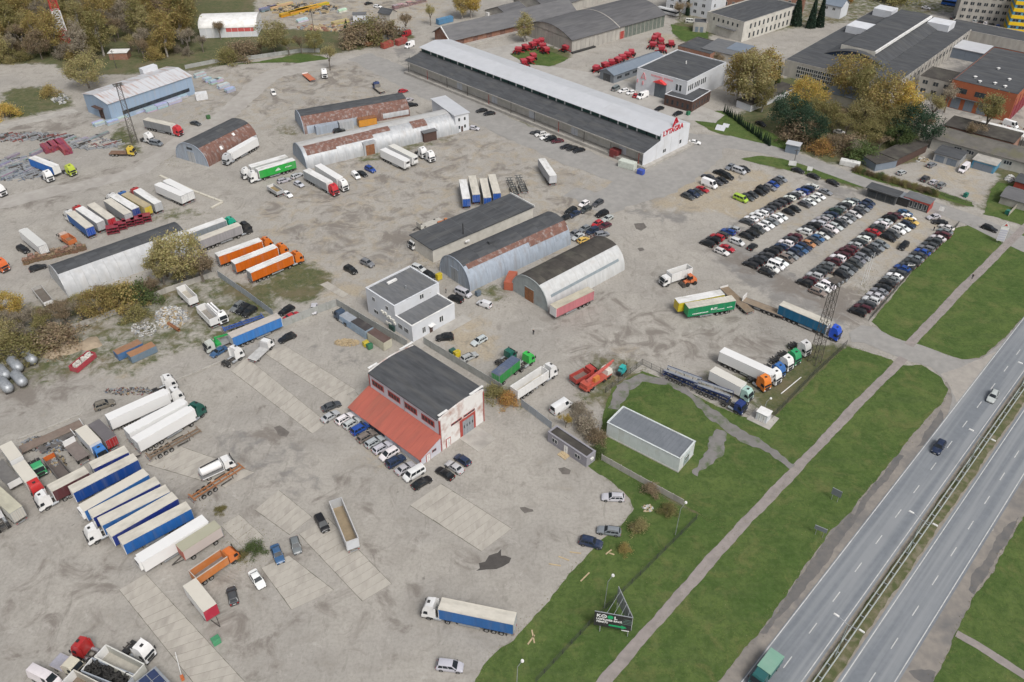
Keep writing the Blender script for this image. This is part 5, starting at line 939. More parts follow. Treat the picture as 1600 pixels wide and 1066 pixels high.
# workshop row
WS = (24, -14)
for i, (u, v, c, k) in enumerate(((517.5,634,'g','s'),(516,650,'s','s'),(539,653,'w','e'),(551,660,'s','e'),(563,669.5,'b','p'),(573,681,'t','e'),(585.5,689.5,'s','e'),(597.5,698.5,'s','e'),(608,709,'w','p'),(618.5,720.5,'n','u'),(633,731,'s','s'),(647,740,'w','m'),(659,753.5,'k','s'))):
    car(u, v, *((28, -11) if i == 0 else WS) if c != 'w' or k == 'e' else (-24, 14), c, f'{ORD[i+1]} from top in the line by the red lean-to', 'cars beside the red lean-to', KIND[k])
for u, v, c, k, t in ((722.5,718,'n','h','nearest the ramp in the trio before the gates'),(710,729.5,'s','s','middle of the trio before the workshop gates'),(695,739,'k','s','outermost of the trio before the workshop gates')): car(u, v, -26, -17, c, t, 'trio before the workshop gates', KIND[k])
for u, v, du, dv, c, k, t in ((503,817,15,27,'k','p','beside the open grey tipper trailer'),(433.5,865,11,30,'B','s','on the slabs left of the tipper trailer'),(462,851.5,6,22,'m','h','between the blue saloon and the black carrier'),(401.5,904.5,22,33,'w','s','standing alone beside the orange tipper truck'),(363,930,-7,-32,'g','h','next to the white trailer with red front'),
  (703,1040.5,34,4,'s','p','alone at the bottom edge near the grass'),(958,776.5,-38,-2,'s','e','below the small grey cabin'),(951.5,829,-36,-5,'m','e','nosing in by the yellow bushes'),(923.5,847.5,36,9,'n','u','beside the grey estate at the yard edge'),(1551.5,619,-13,21,'s','e','driving on the near carriageway'),(1467,698.5,-14,22,'n','u','driving on the near carriageway'),
  (548,421.5,18,9,'k','u','left of two in mid yard'),(574,411,18,8,'m','u','right of two in mid yard'),(654,419,20,8,'s','p','behind the white office'),(672,429.5,20,11,'k','e','behind the white office'),(724,457.5,24,11,'s','m','before the blue-grey arched shed'),(712,466.5,-23,-9,'k','u','before the blue-grey arched shed'),(756.5,475,-25,-9,'w','c','on the grass edge by the red container'),
  (695,527,-27,2,'k','u','below the office wing'),(748.5,532,-22,12,'s','e','on the sand before the office'),(733.5,557,22,-10,'s','e','beside the yellow recycling bin'),
  (892,328.5,-20,10,'k','e','first in the scrap row behind the arched sheds'),(883,340,-18,10,'k','h','closest to the blue-grey arch end'),(897.5,334,-20,11,'n','s','second in the scrap row behind the arched sheds'),(912.5,318,-20,11,'w','h','with black roof in the scrap row'),(915,327,-20,11,'g','e','third in the scrap row behind the arched sheds'),(934,317,-20,11,'g','e','apart at the far end of the scrap row'),(940.7,334,-22,8,'k','u','bulky, in the second scrap row'),(949,341,-20,11,'s','s','at the end of the second scrap row'),
  (945,352.5,-22,10,'d','s','in the third scrap row'),(925.7,360.5,-22,10,'n','p','in the third scrap row'),(903,369.5,-22,10,'s','s','tucked between the two arches'),(913.5,357,-20,9,'m','h','wrecked, between the scrap rows'),(896.6,365,-18,9,'m','h','wrecked, behind the blue-grey arch'),(933,349,-14,8,'r','h','wrecked, amid the scrap rows'),(911.6,374.5,18,-8,'y','h','dusty, tucked behind the brown-felted arch'),(940.5,366,18,-4,'m','p','dented, at the end of the brown-felted arch'),
  (837.5,207.5,-14,-2,'g','e','1st of eight along the long warehouse'),(845,209.5,-14,3,'w','e','2nd of eight along the long warehouse'),(852.5,214,-14,4,'w','e','3rd of eight along the long warehouse'),(860.5,217,-15,3,'k','u','4th of eight along the long warehouse'),(871,220,-16,2,'d','s','5th of eight along the long warehouse'),(885,229,-16,2,'k','s','6th of eight along the long warehouse'),(894.5,231.5,-16,3,'k','s','7th of eight along the long warehouse'),(904.5,234.5,-16,4,'k','s','8th of eight along the long warehouse'),
  (752.5,172.5,-14,2,'k','s','left of two at the warehouse kerb'),(764.5,177,-15,2,'k','s','right of two at the warehouse kerb'),(962.5,138,10,-6,'m','m','first by the slate-roofed shed'),(974,141.5,-15,3,'w','e','second by the slate-roofed shed'),(985.5,144.5,-12,3,'w','h','third by the slate-roofed shed'),(994,149,8,-6,'r','h','beside the white van at the service hall'),(1004,150.5,-16,6,'w','v','at the service hall doors'),(1030,169.5,-13,5,'k','s','left of two before the brown annex'),(1059,177,-13,5,'k','s','right of two before the brown annex'),(1085.5,222,14,2,'w','s','at the corner of the lettered warehouse'),
  (427,145,6,10,'w','c','alone on the upper track'),(640,71.5,-16,7,'w','v','behind the far end of the long warehouse'),(635,54.5,-16,7,'r','v','between the containers near the brick store'),(644,163.5,14,-2,'k','e','at the end of the rusty arch'),(638,156,10,-4,'s','e','at the end of the rusty arch'),(630,142,12,-3,'r','h','behind the rusty arch'),(530,204,14,-2,'k','e','between the two parallel arched sheds'),(741,200,12,2,'s','h','at the white end block'),
  (371,478.5,-17,12,'m','e','first of three by the grey panel fence'),(380,482.5,-17,12,'k','e','second of three by the grey panel fence'),(389.5,487,-17,12,'k','u','third of three by the grey panel fence'),(447.5,484.5,-20,11,'k','e','beside the red saloon behind the fence'),(456,493.5,22,-11,'r','s','behind the concrete fence'),(490.5,482,-3,18,'s','s','alone behind the concrete fence'),(448.5,527.5,-26,12,'k','e','before the concrete fence gap'),(341.5,549,-22,13,'B','s','between the crane truck and white tractor'),
  (443.5,281.5,14,-4,'s','e','by the grey tipper near the green trailer'),(464,274,14,-6,'s','e','against the zinc arch end'),(467,287.5,12,6,'s','h','in front of the zinc arch end'),(449,303,14,8,'w','s','coupled before the tipper trailer'),(556,274.5,10,9,'w','c','at the arch by the red door'),(565.5,271,12,6,'k','s','between white van and blue car'),(578.5,264.5,12,6,'b','u','right of the white van by the arch'),
  (244,224,18,3,'m','m','below the pylon base near the track'),(305.5,192.5,16,4,'g','s','on the track above the rusty arch'),(36,389.5,18,8,'k','u','beside the white trailer at the left'),(59,418,26,-8,'k','e','below the stacked pallets'),(163,632,27,-9,'t','u','beside the white reefers'),(71,1060,30,14,'w','v','at the bottom edge by the pickup'),
  (1409,269,14,-6,'s','h','on the yard across the road, leftmost'),(1456,257,14,-7,'m','e','before the grey garage across the road'),(1446,279,10,-7,'g','u','first of three across the road'),(1459,284,10,-7,'s','h','middle of three across the road'),(1471,289,11,-8,'m','u','last of three across the road'),(1506,264,-14,11,'w','v','by the blue-doored garage'),(1546.5,356.5,20,7,'k','e','on the local road by the sign'),
  (1486,155,2,6,'w','h','below the orange building'),(1509,162,8,-5,'k','e','below the orange building'),(1579,167,-14,-1,'w','e','near the right edge maroon gates'),(1587,160,-14,-2,'k','u','near the right edge maroon gates'),(1596,146,8,4,'k','u','cut by the right edge'),(1579,196,12,4,'w','v','under the right edge scrap'),(1445,90,14,4,'w','m','in the factory yard'),(1434,100,10,-4,'k','h','in the factory yard'),(1420,104,10,6,'r','h','in the factory yard'),
  (1524,33,8,-3,'s','h','1st before the grey tower'),(1532.5,34.5,8,-4,'k','h','2nd before the grey tower'),(1540.5,36.5,6,-4,'w','h','3rd before the grey tower'),(1549,38.5,8,-4,'k','s','4th before the grey tower'),(1560,41,6,-4,'b','h','5th before the grey tower'),(1493,28.5,10,0,'k','s','by the tower entrance'),(1111,25,12,2,'s','m','beside the white block'),(1079,33,12,1,'w','m','under the bare tree near the white block'),(1231,36,10,2,'s','s','below the spruces'),(590,10,14,2,'w','e','in the plant yard at the top'),(576,5,10,-2,'k','s','in the plant yard at the top'),(1312,206,10,2,'w','s','half hidden among the yellow trees'),(1118,252,0,0,'k','s','') if 0 else (1447,12,10,2,'w','s','beyond the factory roof')):
    car(u, v, du, dv, c, t, None, KIND[k])
# ------------------------------------------------------------------ lorries
def cab_parts(x0, kind='high', col='c', Lc=2.25):
    """cab with its front at x0"""
    h = {'high': 3.7, 'mid': 3.25, 'low': 2.85, 'roof': 3.85}[kind]; w2 = 1.22; m = MB(); xb = x0-Lc
    prof = lambda y, k: [(xb, y*.99, .95), (x0-.02, y*.98, .6), (x0, y*.97, 1.3), (x0-.1, y*.95, 2.0), (x0-.42, y*.9, h-.55), (x0-.75, y*.84, h-.05), (x0-1.1, y*.8, h+(.12 if kind != 'low' else 0)), (xb, y*.86, h+(.25 if kind in ('high', 'roof') else .0))]
    ys = [-w2, -w2*.97, w2*.97, w2]; m.loft([prof(-w2, 1), prof(w2, 1)])
    m.mi = 1; m.box(x0-.3, x0+.05, -w2*.96, w2*.96, .38, .72); m.box(xb+.2, xb+1.15, -w2*1.005, -w2*.8, .42, .95); m.box(xb+.2, xb+1.15, w2*.8, w2*1.005, .42, .95)
    body = m.mesh('cab', M_paint, M_black, smooth=30)
    ws = MB().quad([(x0+.0,-w2*.86,1.75),(x0+.0,w2*.86,1.75),(x0-.36,w2*.80,2.62),(x0-.36,-w2*.80,2.62)]).quad([(x0-.05,-w2*.86,1.75),(x0-.05,w2*.86,1.75),(x0-.4,w2*.80,2.62),(x0-.4,-w2*.80,2.62)]).mesh('windscreen', M_glass)
    P = [('cab', body, (0,0,0), col, []), ('windscreen', ws, (.03,0,0), None, []), ('grille', B(x0-.02, x0+.045, -w2*.62, w2*.62, .85, 1.5).mesh('grille', M_black), (0,0,0), None, [])]
    for s in (-1, 1):
        P.append(('side_window', MB().quad([(x0-.35,s*w2*.985,1.7),(x0-1.2,s*w2*.99,1.7),(x0-1.2,s*w2*.95,2.4),(x0-.55,s*w2*.95,2.4)]).quad([(x0-.35,s*w2*.95,1.7),(x0-1.2,s*w2*.95,1.7),(x0-1.2,s*w2*.91,2.4),(x0-.55,s*w2*.91,2.4)]).mesh('side_window', M_glass), (0,s*.03,0), None, []))
        P.append(('mirror', B(x0-.2, x0-.05, s*w2*1.04 if s > 0 else -w2*1.22, s*w2*1.22 if s > 0 else -w2*1.04, 1.8, 2.5).mesh('mirror', M_black), (0,0,0), None, []))
        P.append(('headlight', B(x0-.02, x0+.06, s*w2*.7-.2, s*w2*.7+.2, .7, .9).mesh('headlight', M_lampw), (0,0,0), None, []))
        P.append(('wheel', WH_TRK, (x0-1.35, s*1.05, .5), None, []))
    if kind != 'low': P.append(('roof_hatch', B(x0-1.45, x0-.95, -.3, .3, h+.14, h+.2).mesh('roof_hatch', M_black), (0,0,0), None, []))
    return P
def tractor_proto(kind='high'):
    P = cab_parts(3.0, kind); ch = MB()
    for s in (-1, 1): ch.box(-3.0, 2.2, s*.45-.06, s*.45+.06, .75, 1.0)
    for x in (-2.6, -.6, .6): ch.box(x, x+.15, -.45, .45, .76, .98)
    P.append(('chassis', ch.mesh('chassis', M_chas), (0,0,0), None, []))
    P.append(('fifth_wheel', B(-2.1, -1.1, -.5, .5, 1.02, 1.15, .15, .1).mesh('fifth_wheel', M_black), (0,0,0), None, []))
    for s in (-1, 1):
        P.append(('fuel_tank', MB().cyl((-.7, s*.95, .7), (.75, s*.95, .7), .32, seg=10).mesh('fuel_tank', M_galv, smooth=40), (0,0,0), None, []))
        P.append(('wheel', WH_DUAL, (-1.85, s*.92, .5), None, [])); P.append(('mudguard', B(-2.5, -1.2, s*.92-.3, s*.92+.3, 1.04, 1.08).mesh('mudguard', M_black), (0,0,0), None, []))
    if kind in ('high', 'roof'):
        for s in (-1, 1): P.append(('side_deflector', B(.3, .75, s*1.16-.03, s*1.16+.03, 1.0, 3.6).mesh('side_deflector', M_paint), (0,0,0), 'c', []))
    return P
TRACT = {k: tractor_proto(k) for k in ('high', 'mid', 'low')}
def trailer_proto(style, Ln=13.6, hr=4.0, z0=1.2, axles=3, tail='door'):
    """front at x = Ln/2; z0 floor height"""
    h = Ln/2; w2 = 1.275; P = []
    if style in ('curtain', 'reefer', 'box'):
        rf = MB(); rf.box(-h, h, -w2, w2, hr-.08, hr)
        if style == 'curtain':
            for i in range(int(Ln/1.1)): rf.box(-h+.5+i*1.1, -h+.56+i*1.1, -w2+.08, w2-.08, hr+.002, hr+.03)
            for s in (-1, 1): rf.box(-h, h, s*w2-.05 if s > 0 else -w2, w2 if s > 0 else -w2+.05, hr+.001, hr+.045)
        else:
            for i in range(int(Ln/1.7)): rf.box(-h+.8+i*1.7, -h+.83+i*1.7, -w2+.04, w2-.04, hr+.001, hr+.012)
        P.append(('roof', rf.mesh('roof', M_roof if style == 'curtain' else M_fridge), (0,0,0), 'roof', []))
        sm = M_tarp if style == 'curtain' else M_fridge
        for s in (-1, 1):
            sd = MB(); y0, y1 = (w2-.06, w2) if s > 0 else (-w2, -w2+.06); sd.box(-h+.1, h-.1, y0, y1, z0, hr-.09)
            if style == 'curtain':
                for i in range(int(Ln/.62)): x = -h+.3+i*.62; yy = w2 if s > 0 else -w2-.02; sd.box(x, x+.05, yy, yy+.02, z0-.12, z0+.35); sd.box(x+.02, x+.09, yy+(.001 if s > 0 else .013), yy+(.008 if s > 0 else .019), z0+.35, hr-.12)
            P.append(('side_curtain' if style == 'curtain' else 'side_panel', sd.mesh('side', sm), (0,0,0), 'side', []))
        P.append(('front_wall', B(h-.1, h, -w2, w2, z0, hr-.09).mesh('front_wall', M_panel), (0,0,0), 'front', []))
        dl = []
        for s in (-1, 1):
            y0, y1 = (.02, w2-.08) if s > 0 else (-w2+.08, -.02)
            bars = MB()
            for k in (.3, .75): yb = y0+(y1-y0)*k; bars.cyl((-h-.04, yb, z0+.15), (-h-.04, yb, hr-.25), .025, seg=5)
            P.append(('rear_door', B(-h, -h+.08, y0, y1, z0+.05, hr-.12).mesh('rear_door', M_panel), (0,0,0), 'rear', [('lock_bar', bars.mesh('lock_bar', M_galv), (0,0,0), None)]))
        P.append(('rear_frame', MB().box(-h-.015, -h+.09, -w2, -w2+.08, z0-.1, hr-.09).box(-h-.015, -h+.09, w2-.08, w2, z0-.1, hr-.09).box(-h-.015, -h+.09, -w2+.08, w2-.08, hr-.2, hr-.09).mesh('rear_frame', M_galv), (0,0,0), None, []))
        if style == 'reefer': P.append(('fridge_unit', MB().box(h+.002, h+.5, -.95, .95, hr-2.2, hr-.1, .0, .08).mesh('fridge_unit', M_panel), (0,0,0), 'front', [('fan_grille', B(h+.502, h+.52, -.75, .75, hr-1.1, hr-.35).mesh('fan_grille', M_black), (0,0,0), None)]))
    if style == 'tipper':
        t = .12; zt = hr
        for s in (-1, 1):
            y0, y1 = (w2-t, w2) if s > 0 else (-w2, -w2+t); sd = MB().box(-h, h, y0, y1, z0, zt)
            for i in range(int(Ln/1.0)): x = -h+.5+i*1.0; yy = w2 if s > 0 else -w2-.05; sd.box(x, x+.1, yy, yy+.05, z0, zt)
            P.append(('side_wall', sd.mesh('side_wall', M_panel), (0,0,0), 'side', []))
        P.append(('front_wall', B(h-t, h, -w2+t, w2-t, z0, zt+.1).mesh('front_wall', M_panel), (0,0,0), 'front', [])); P.append(('tailgate', B(-h, -h+t, -w2+t, w2-t, z0, zt-.05).mesh('tailgate', M_panel), (0,0,0), 'rear', []))
        P.append(('floor', B(-h+t, h-t, -w2+t, w2-t, z0+.02, z0+.12).mesh('floor', M_matte), (0,0,0), 'floor', []))
        P.append(('top_rail', MB().box(-h, h, -w2-.05, -w2+.14, zt+.002, zt+.1).box(-h, h, w2-.14, w2+.05, zt+.002, zt+.1).box(-h, -h+.14, -w2+.15, w2-.15, zt-.04, zt+.09).mesh('top_rail', M_panel), (0,0,0), 'roof', []))
    if style in ('flat', 'low'):
        P.append(('deck', B(-h, h, -w2, w2, z0-.12, z0).mesh('deck', M_matte), (0,0,0), 'floor', [])); P.append(('headboard', B(h-.12, h, -w2, w2, z0+.002, z0+(1.5 if style == 'flat' else .5)).mesh('headboard', M_panel), (0,0,0), 'front', []))
        P.append(('side_rave', MB().box(-h, h, -w2-.04, -w2, z0-.2, z0+.03).box(-h, h, w2, w2+.04, z0-.2, z0+.03).mesh('side_rave', M_panel), (0,0,0), 'side', []))
    zc = z0-.15 if style != 'skeletal' else 1.2
    ch = MB()
    for s in (-1, 1): ch.box(-h+.15, h-.3, s*.5-.08, s*.5+.08, zc-.35, zc)
    for i in range(int(Ln/1.6)): ch.box(-h+.4+i*1.6, -h+.52+i*1.6, -w2+.05 if style == 'skeletal' and i % 3 == 0 else -.5, w2-.05 if style == 'skeletal' and i % 3 == 0 else .5, zc-.28, zc-.02)
    P.append(('chassis', ch.mesh('chassis', M_chas if style != 'skeletal' else M_any), (0,0,0), 'side' if style == 'skeletal' else None, []))
    if style == 'skeletal': P.append(('bolster', MB().box(-h+.1, -h+.35, -w2, w2, zc+.002, zc+.12).box(h-.5, h-.25, -w2, w2, zc+.002, zc+.12).mesh('bolster', M_any), (0,0,0), 'side', []))
    xa = -h+2.2 if axles == 3 else -h+1.5
    for i in range(axles):
        for s in (-1, 1): P.append(('wheel', WH_TRK, (xa+i*1.35 if axles == 3 else (-h*.55 if i == 0 else h*.6), s*1.07, .5), None, []))
    if axles == 3:
        for s in (-1, 1): P.append(('landing_leg', B(h-3.2, h-3.05, s*.75-.07, s*.75+.07, .05, z0-.2).mesh('landing_leg', M_chas), (0,0,0), None, [])); P.append(('side_guard', B(-h+6.2, h-3.6, s*1.2-.03, s*1.2+.03, .55, .95).mesh('side_guard', M_galv if style != 'skeletal' else M_chas), (0,0,0), None, []))
    else: P.append(('drawbar', MB().beam((h, -.5, .8), (h+2.2, 0, .7), .14).beam((h, .5, .8), (h+2.2, 0, .7), .14).mesh('drawbar', M_chas), (0,0,0), None, []))
    P.append(('rear_bumper', B(-h-.05, -h+.08, -1.15, 1.15, .5, .64).mesh('rear_bumper', M_galv), (0,0,0), None, []))
    for s in (-1, 1): P.append(('tail_light', B(-h-.07, -h-.02, s*.95-.18, s*.95+.18, .66, .78).mesh('tail_light', M_lampr), (0,0,0), None, [])); P.append(('mudflap', B(-h+1.2, -h+1.24, s*1.05-.2, s*1.05+.2, .15, .8).mesh('mudflap', M_black), (0,0,0), None, [])) if axles == 3 else None
    return [p for p in P if p]
TR = {}
def tp(style, Ln=13.6, hr=4.0, z0=1.2, axles=3):
    k = (style, round(Ln, 1), hr, z0, axles)
    if k not in TR: TR[k] = trailer_proto(style, Ln, hr, z0, axles)
    return TR[k]
WHT, CRM, GRY, BLU, DBL = (.74,.74,.73), (.60,.57,.50), (.30,.31,.32), (.03,.13,.36), (.015,.035,.21)
def trailer(f, r, style, label, side, roof=CRM, rear=None, front=None, floor=(.2,.18,.16), Ln=13.6, hr=4.0, z0=1.2, axles=3, tractor=None, tk='high', tlabel=None, group=None, zt=None, tang=0.0, name='semi_trailer', cat='trailer', snap=True):
    """front and rear roof centre points in the photo; snaps the length about the mid point"""
    z = hr if zt is None else zt; a, b_ = G(*f, z), G(*r, z); c = (a+b_)/2; rz = math.atan2(a.y-b_.y, a.x-b_.x)
    cols = {'side': side, 'roof': roof, 'rear': rear or side, 'front': front or WHT, 'floor': floor}
    t = put(tp(style, Ln, hr, z0, axles), name, label, cat, (c.x, c.y, 0), rz, cols, group)
    if tractor:
        e = Vector((math.cos(rz), math.sin(rz), 0)); k = c+e*(Ln/2-1.35); d2 = rz+tang; e2 = Vector((math.cos(d2), math.sin(d2), 0)); loc = k+e2*1.6
        put(TRACT[tk], 'tractor_unit', tlabel, 'truck', (loc.x, loc.y, 0), d2, {'c': tractor})
    return t
def tractor(u, v, du, dv, col, label, tk='high', z=2.0):
    p = G(u, v, z); rz = heading(u, v, du, dv); put(TRACT[tk], 'tractor_unit', label, 'truck', (p.x, p.y, 0), rz, {'c': col})
RED, ORG, GRN = (.45,.03,.03), (.60,.15,.015), (.03,.30,.07)
trailer((686.5,942.5), (805.6,967), 'curtain', 'blue curtain trailer behind a white tractor on the open yard', BLU, CRM, WHT, tractor=WHT, tlabel='white tractor unit pulling the lone blue curtain trailer')
trailer((109,766), (212.5,713), 'curtain', 'blue curtain trailer beside the maroon one, topmost long one of the row', (.01,.06,.26), CRM)
trailer((126,794.5), (228.5,736.5), 'reefer', 'pale trailer with rounded fridge end, second long one in the row', BLU, CRM)
trailer((141,803.5), (246,750), 'curtain', 'blue trailer with plain grey roof, third long one in the row', DBL, CRM)
trailer((152.5,817), (264.5,761.5), 'curtain', 'blue curtain trailer coupled to the white tractor in the row', BLU, CRM, tractor=WHT, tlabel='white tractor unit nosing out of the blue trailer row')
trailer((169,833.5), (274,773.5), 'curtain', 'deep blue trailer right of the coupled one in the row', DBL, CRM)
trailer((187,846), (295,789), 'curtain', 'bright blue trailer next to the white fridge in the row', (.02,.12,.38), CRM)
trailer((217.5,872.5), (319.5,810), 'reefer', 'white fridge trailer at the end of the blue row', WHT, WHT)
trailer((279,857), (340.5,818), 'box', 'dirty pinkish box trailer with ribbed yellowish roof and drawbar', (.52,.46,.43), (.38,.37,.28), (.5,.45,.42), (.45,.12,.09), Ln=8.2, axles=2, hr=3.7, name='drawbar_trailer')
trailer((328,950), (295.5,909), 'box', 'white box trailer with red front wall standing alone', WHT, CRM, WHT, (.42,.03,.06), Ln=7.6, axles=2, name='drawbar_trailer')
trailer((77,763.5), (135,733.5), 'curtain', 'maroon curtain body behind the white cab', (.10,.03,.035), CRM, WHT, Ln=7.6, hr=4.0, tractor=WHT, tlabel='white tractor unit beside the maroon curtain body', name='truck_body')
trailer((197.5,701.5), (142,727.7), 'curtain', 'short blue drawbar trailer above the long blue row', DBL, CRM, WHT, Ln=7.5, axles=2, name='drawbar_trailer')
trailer((258.8,611.3), (167.5,652.2), 'reefer', 'white fridge trailer farthest up of the three white ones', WHT, WHT, tractor=WHT, tlabel='white tractor unit coupled to the upper white fridge trailer', tk='high')
trailer((285.5,627), (197.5,673), 'reefer', 'white fridge trailer in the middle of three white ones', WHT, WHT)
trailer((297.2,637.9), (209.7,687.6), 'reefer', 'white fridge trailer behind the dark green tractor', WHT, WHT, tractor=(.012,.09,.07), tlabel='dark green tractor unit before the white fridge trailer', tang=.25)
tractor(254,601, 24,-10, WHT, 'white tractor unit with blue chassis beside the upper fridge trailer')
trailer((310,671), (233,712), 'skeletal', 'rusty skeletal trailer lying along the white fridge', (.22,.16,.11), Ln=12.4, hr=1.2, zt=1.2)
trailer((380,726), (297,779), 'skeletal', 'orange-rusty skeletal chassis beside the white tank truck', (.36,.16,.07), Ln=12.4, hr=1.2, zt=1.2)
trailer((29,741), (8,705), 'box', 'cream box trailer behind the red cab at the left edge', (.55,.55,.52), CRM, Ln=6.4, axles=2, hr=3.8, name='drawbar_trailer') if 0 else None
def rigid(label, f, r, z, Ln, body, cabc, side, roof=CRM, floor=(.25,.23,.2), cabk='mid', hr=3.6, z0=1.15, name='lorry', cat='truck', rear=None, front=None, extra=None):
    """rigid lorry: body roof points f, r; cab ahead of the body"""
    a, b_ = G(*f, z), G(*r, z); c = (a+b_)/2; rz = math.atan2(a.y-b_.y, a.x-b_.x); e = Vector((math.cos(rz), math.sin(rz), 0))
    P = [p for p in trailer_proto(body, Ln, hr, z0, 2) if p[0] not in ('drawbar',)] if body else []
    P = [q for q in P if q[0] != 'wheel']
    sh_ = cab_parts(Ln/2+2.45, cabk, 'cab')
    ch = MB()
    for s in (-1, 1): ch.box(-Ln/2+.2, Ln/2+2, s*.45-.07, s*.45+.07, .7, .98)
    P += sh_+[('frame_rail', ch.mesh('frame_rail', M_chas), (0,0,0), None, [])]
    for x in ((-Ln/2+1.3, -Ln/2+2.65) if Ln > 6 else (-Ln/2+1.3,)):
        for s in (-1, 1): P.append(('wheel', WH_DUAL, (x, s*.92, .5), None, []))
    if extra: P += extra(Ln)
    return put(P, name, label, cat, (c.x, c.y, 0), rz, {'side': side, 'roof': roof, 'rear': rear or side, 'front': front or side, 'floor': floor, 'cab': cabc})
rigid('white-roofed box lorry with red cab at the left edge', (51,752), (26.5,720.5), 3.8, 6.8, 'box', RED, (.55,.55,.52), hr=3.8, cabk='high')
trailer((25,716), (8,693), 'box', 'cream box trailer behind the red-cabbed lorry', (.50,.50,.48), CRM, Ln=6.2, axles=2, hr=3.8, name='drawbar_trailer')
rigid('blue-cabbed box lorry with cream roof among the scrap', (148.5,692), (125.5,668), 3.8, 7.0, 'box', (.03,.16,.45), (.62,.64,.66), CRM, hr=3.8)
trailer((146,659), (172.5,684.5), 'box', 'grey-roofed box trailer with red end wall', (.40,.36,.34), (.14,.13,.135), (.38,.03,.03), Ln=7.6, axles=2, hr=3.8, name='drawbar_trailer')
trailer((129,660), (31,703), 'low', 'long rusty low-loader trailer among the scrap', (.16,.14,.12), floor=(.22,.17,.14), Ln=13.0, hr=1.0, zt=1.0, z0=1.0)
trailer((110,679), (66,701), 'low', 'second low-loader heaped with scrap metal', (.12,.12,.13), floor=(.13,.12,.115), Ln=7.5, hr=.7, zt=.7, z0=.7, axles=2)
trailer((74,710), (103,746), 'tipper', 'open tipper body heaped with scrap, orange headboard', (.10,.10,.11), (.12,.11,.1), (.2,.05,.03), (.55,.13,.03), (.14,.12,.11), Ln=8.5, hr=2.4, axles=2, name='tipper_trailer')
trailer((109,693), (131,716), 'flat', 'grey flat container lid trailer beside the blue-cabbed lorry', (.22,.2,.19), floor=(.2,.17,.155), Ln=6.2, hr=2.0, zt=2.0, z0=2.0, axles=2, name='flat_trailer')
tractor(55,724, 10,16, (.05,.35,.14), 'green cab standing among the scrap trailers', 'low')
trailer((28,762), (-8,720), 'flat', 'weathered grey flatbed trailer at the left edge', (.2,.2,.2), floor=(.17,.165,.16), Ln=10, hr=1.3, zt=1.3, z0=1.3)
trailer((-25,752), (20.5,793), 'curtain', 'cream ribbed-roof trailer cut by the left edge', (.52,.51,.47), (.50,.48,.38), (.52,.5,.45))
tractor(-4,810, -14,-20, (.6,.6,.6), 'bare chassis tractor cut by the left edge')
rigid('orange tipper lorry with white lettering band on its side', (348,865.5), (302,897), 3.1, 6.6, 'tipper', (.62,.17,.04), (.55,.2,.06), (.5,.45,.4), (.22,.19,.17), 'low', hr=3.1)
trailer((524,781), (550,844), 'tipper', 'long open tipper trailer with sandy load, alone on the yard', (.46,.47,.48), (.5,.5,.5), (.55,.57,.6), (.45,.46,.47), (.34,.27,.18), Ln=11.4, hr=3.6, name='tipper_trailer')
trailer((156,1017), (217,1048), 'tipper', 'empty pale tipper trailer at the bottom', (.42,.42,.38), (.62,.62,.58), (.5,.5,.46), floor=(.42,.40,.35), Ln=8.6, hr=3.3, zt=3.3, name='tipper_trailer')
trailer((132,1037), (205,1066), 'tipper', 'tipper trailer filled with old tyres', (.25,.28,.32), (.33,.36,.4), (.45,.47,.5), floor=(.03,.03,.03), Ln=8.8, hr=3.2, zt=3.2, name='tipper_trailer')
trailer((104,1056), (170,1090), 'tipper', 'brown-floored tipper trailer cut by the bottom edge', (.40,.38,.33), (.55,.52,.46), floor=(.22,.17,.13), Ln=8.8, hr=3.2, zt=3.2, name='tipper_trailer')
tractor(140,1016, -22,-8, RED, 'red tractor unit at the bottom, back turned to the tyre trailer'); tractor(213,1012, 22,11, WHT, 'white tractor unit at the bottom beside the empty tipper')
trailer((433.5,493.5), (361,523.5), 'curtain', 'bright blue curtain trailer parked inside the fence gap', (.05,.20,.52), (.5,.46,.42), WHT)
tractor(361,556, 22,-14, WHT, 'white tractor unit bobtail below the bright blue trailer')
trailer((408,494), (352,513), 'skeletal', 'blue car-carrier frame behind the bright blue trailer', (.06,.12,.35), Ln=11, hr=1.2, zt=1.2)
trailer((281,446), (302,466), 'tipper', 'white tipper trailer with pale load near the rubble', WHT, WHT, floor=(.45,.42,.36), Ln=7.4, hr=3.2, axles=2, name='tipper_trailer')
trailer((313,476.5), (334,497.5), 'tipper', 'white tipper trailer with grey load near the mixer lorry', WHT, WHT, floor=(.30,.28,.25), Ln=8.0, hr=3.2, axles=2, name='tipper_trailer')
for i, (f, r, lb) in enumerate((((722.9,280.3),(728.9,310.6),'first from left of four blue-ended trailers'),((737,273.2),(744.5,305.3),'second from left of four blue-ended trailers'),((755,278.7),(761.8,308.7),'third from left of four blue-ended trailers'),((768,272.5),(776.5,301.8),'fourth from left of four blue-ended trailers'))): trailer(f, r, 'curtain', lb, (.33,.35,.37), CRM if i else WHT, (.02,.10,.42), group='four blue-ended trailers')
trailer((846,247.5), (864.4,274.7), 'curtain', 'lone grey-white trailer in the upper yard', (.45,.46,.48), WHT, (.55,.56,.58))
trailer((795,278), (806,302), 'skeletal', 'dark skeletal chassis left of two in mid yard', (.10,.11,.11), Ln=12, hr=1.2, zt=1.2); trailer((809.5,274), (820,298), 'skeletal', 'dark skeletal chassis right of two in mid yard', (.12,.13,.13), Ln=12, hr=1.2, zt=1.2)
trailer((633.5,249.5), (600,233.3), 'reefer', 'white fridge trailer nearer of two at the zinc arch', WHT, WHT, Ln=13.4); trailer((646.5,243.8), (613,227), 'reefer', 'white fridge trailer farther of two at the zinc arch', WHT, (.66,.65,.6), Ln=13.4)
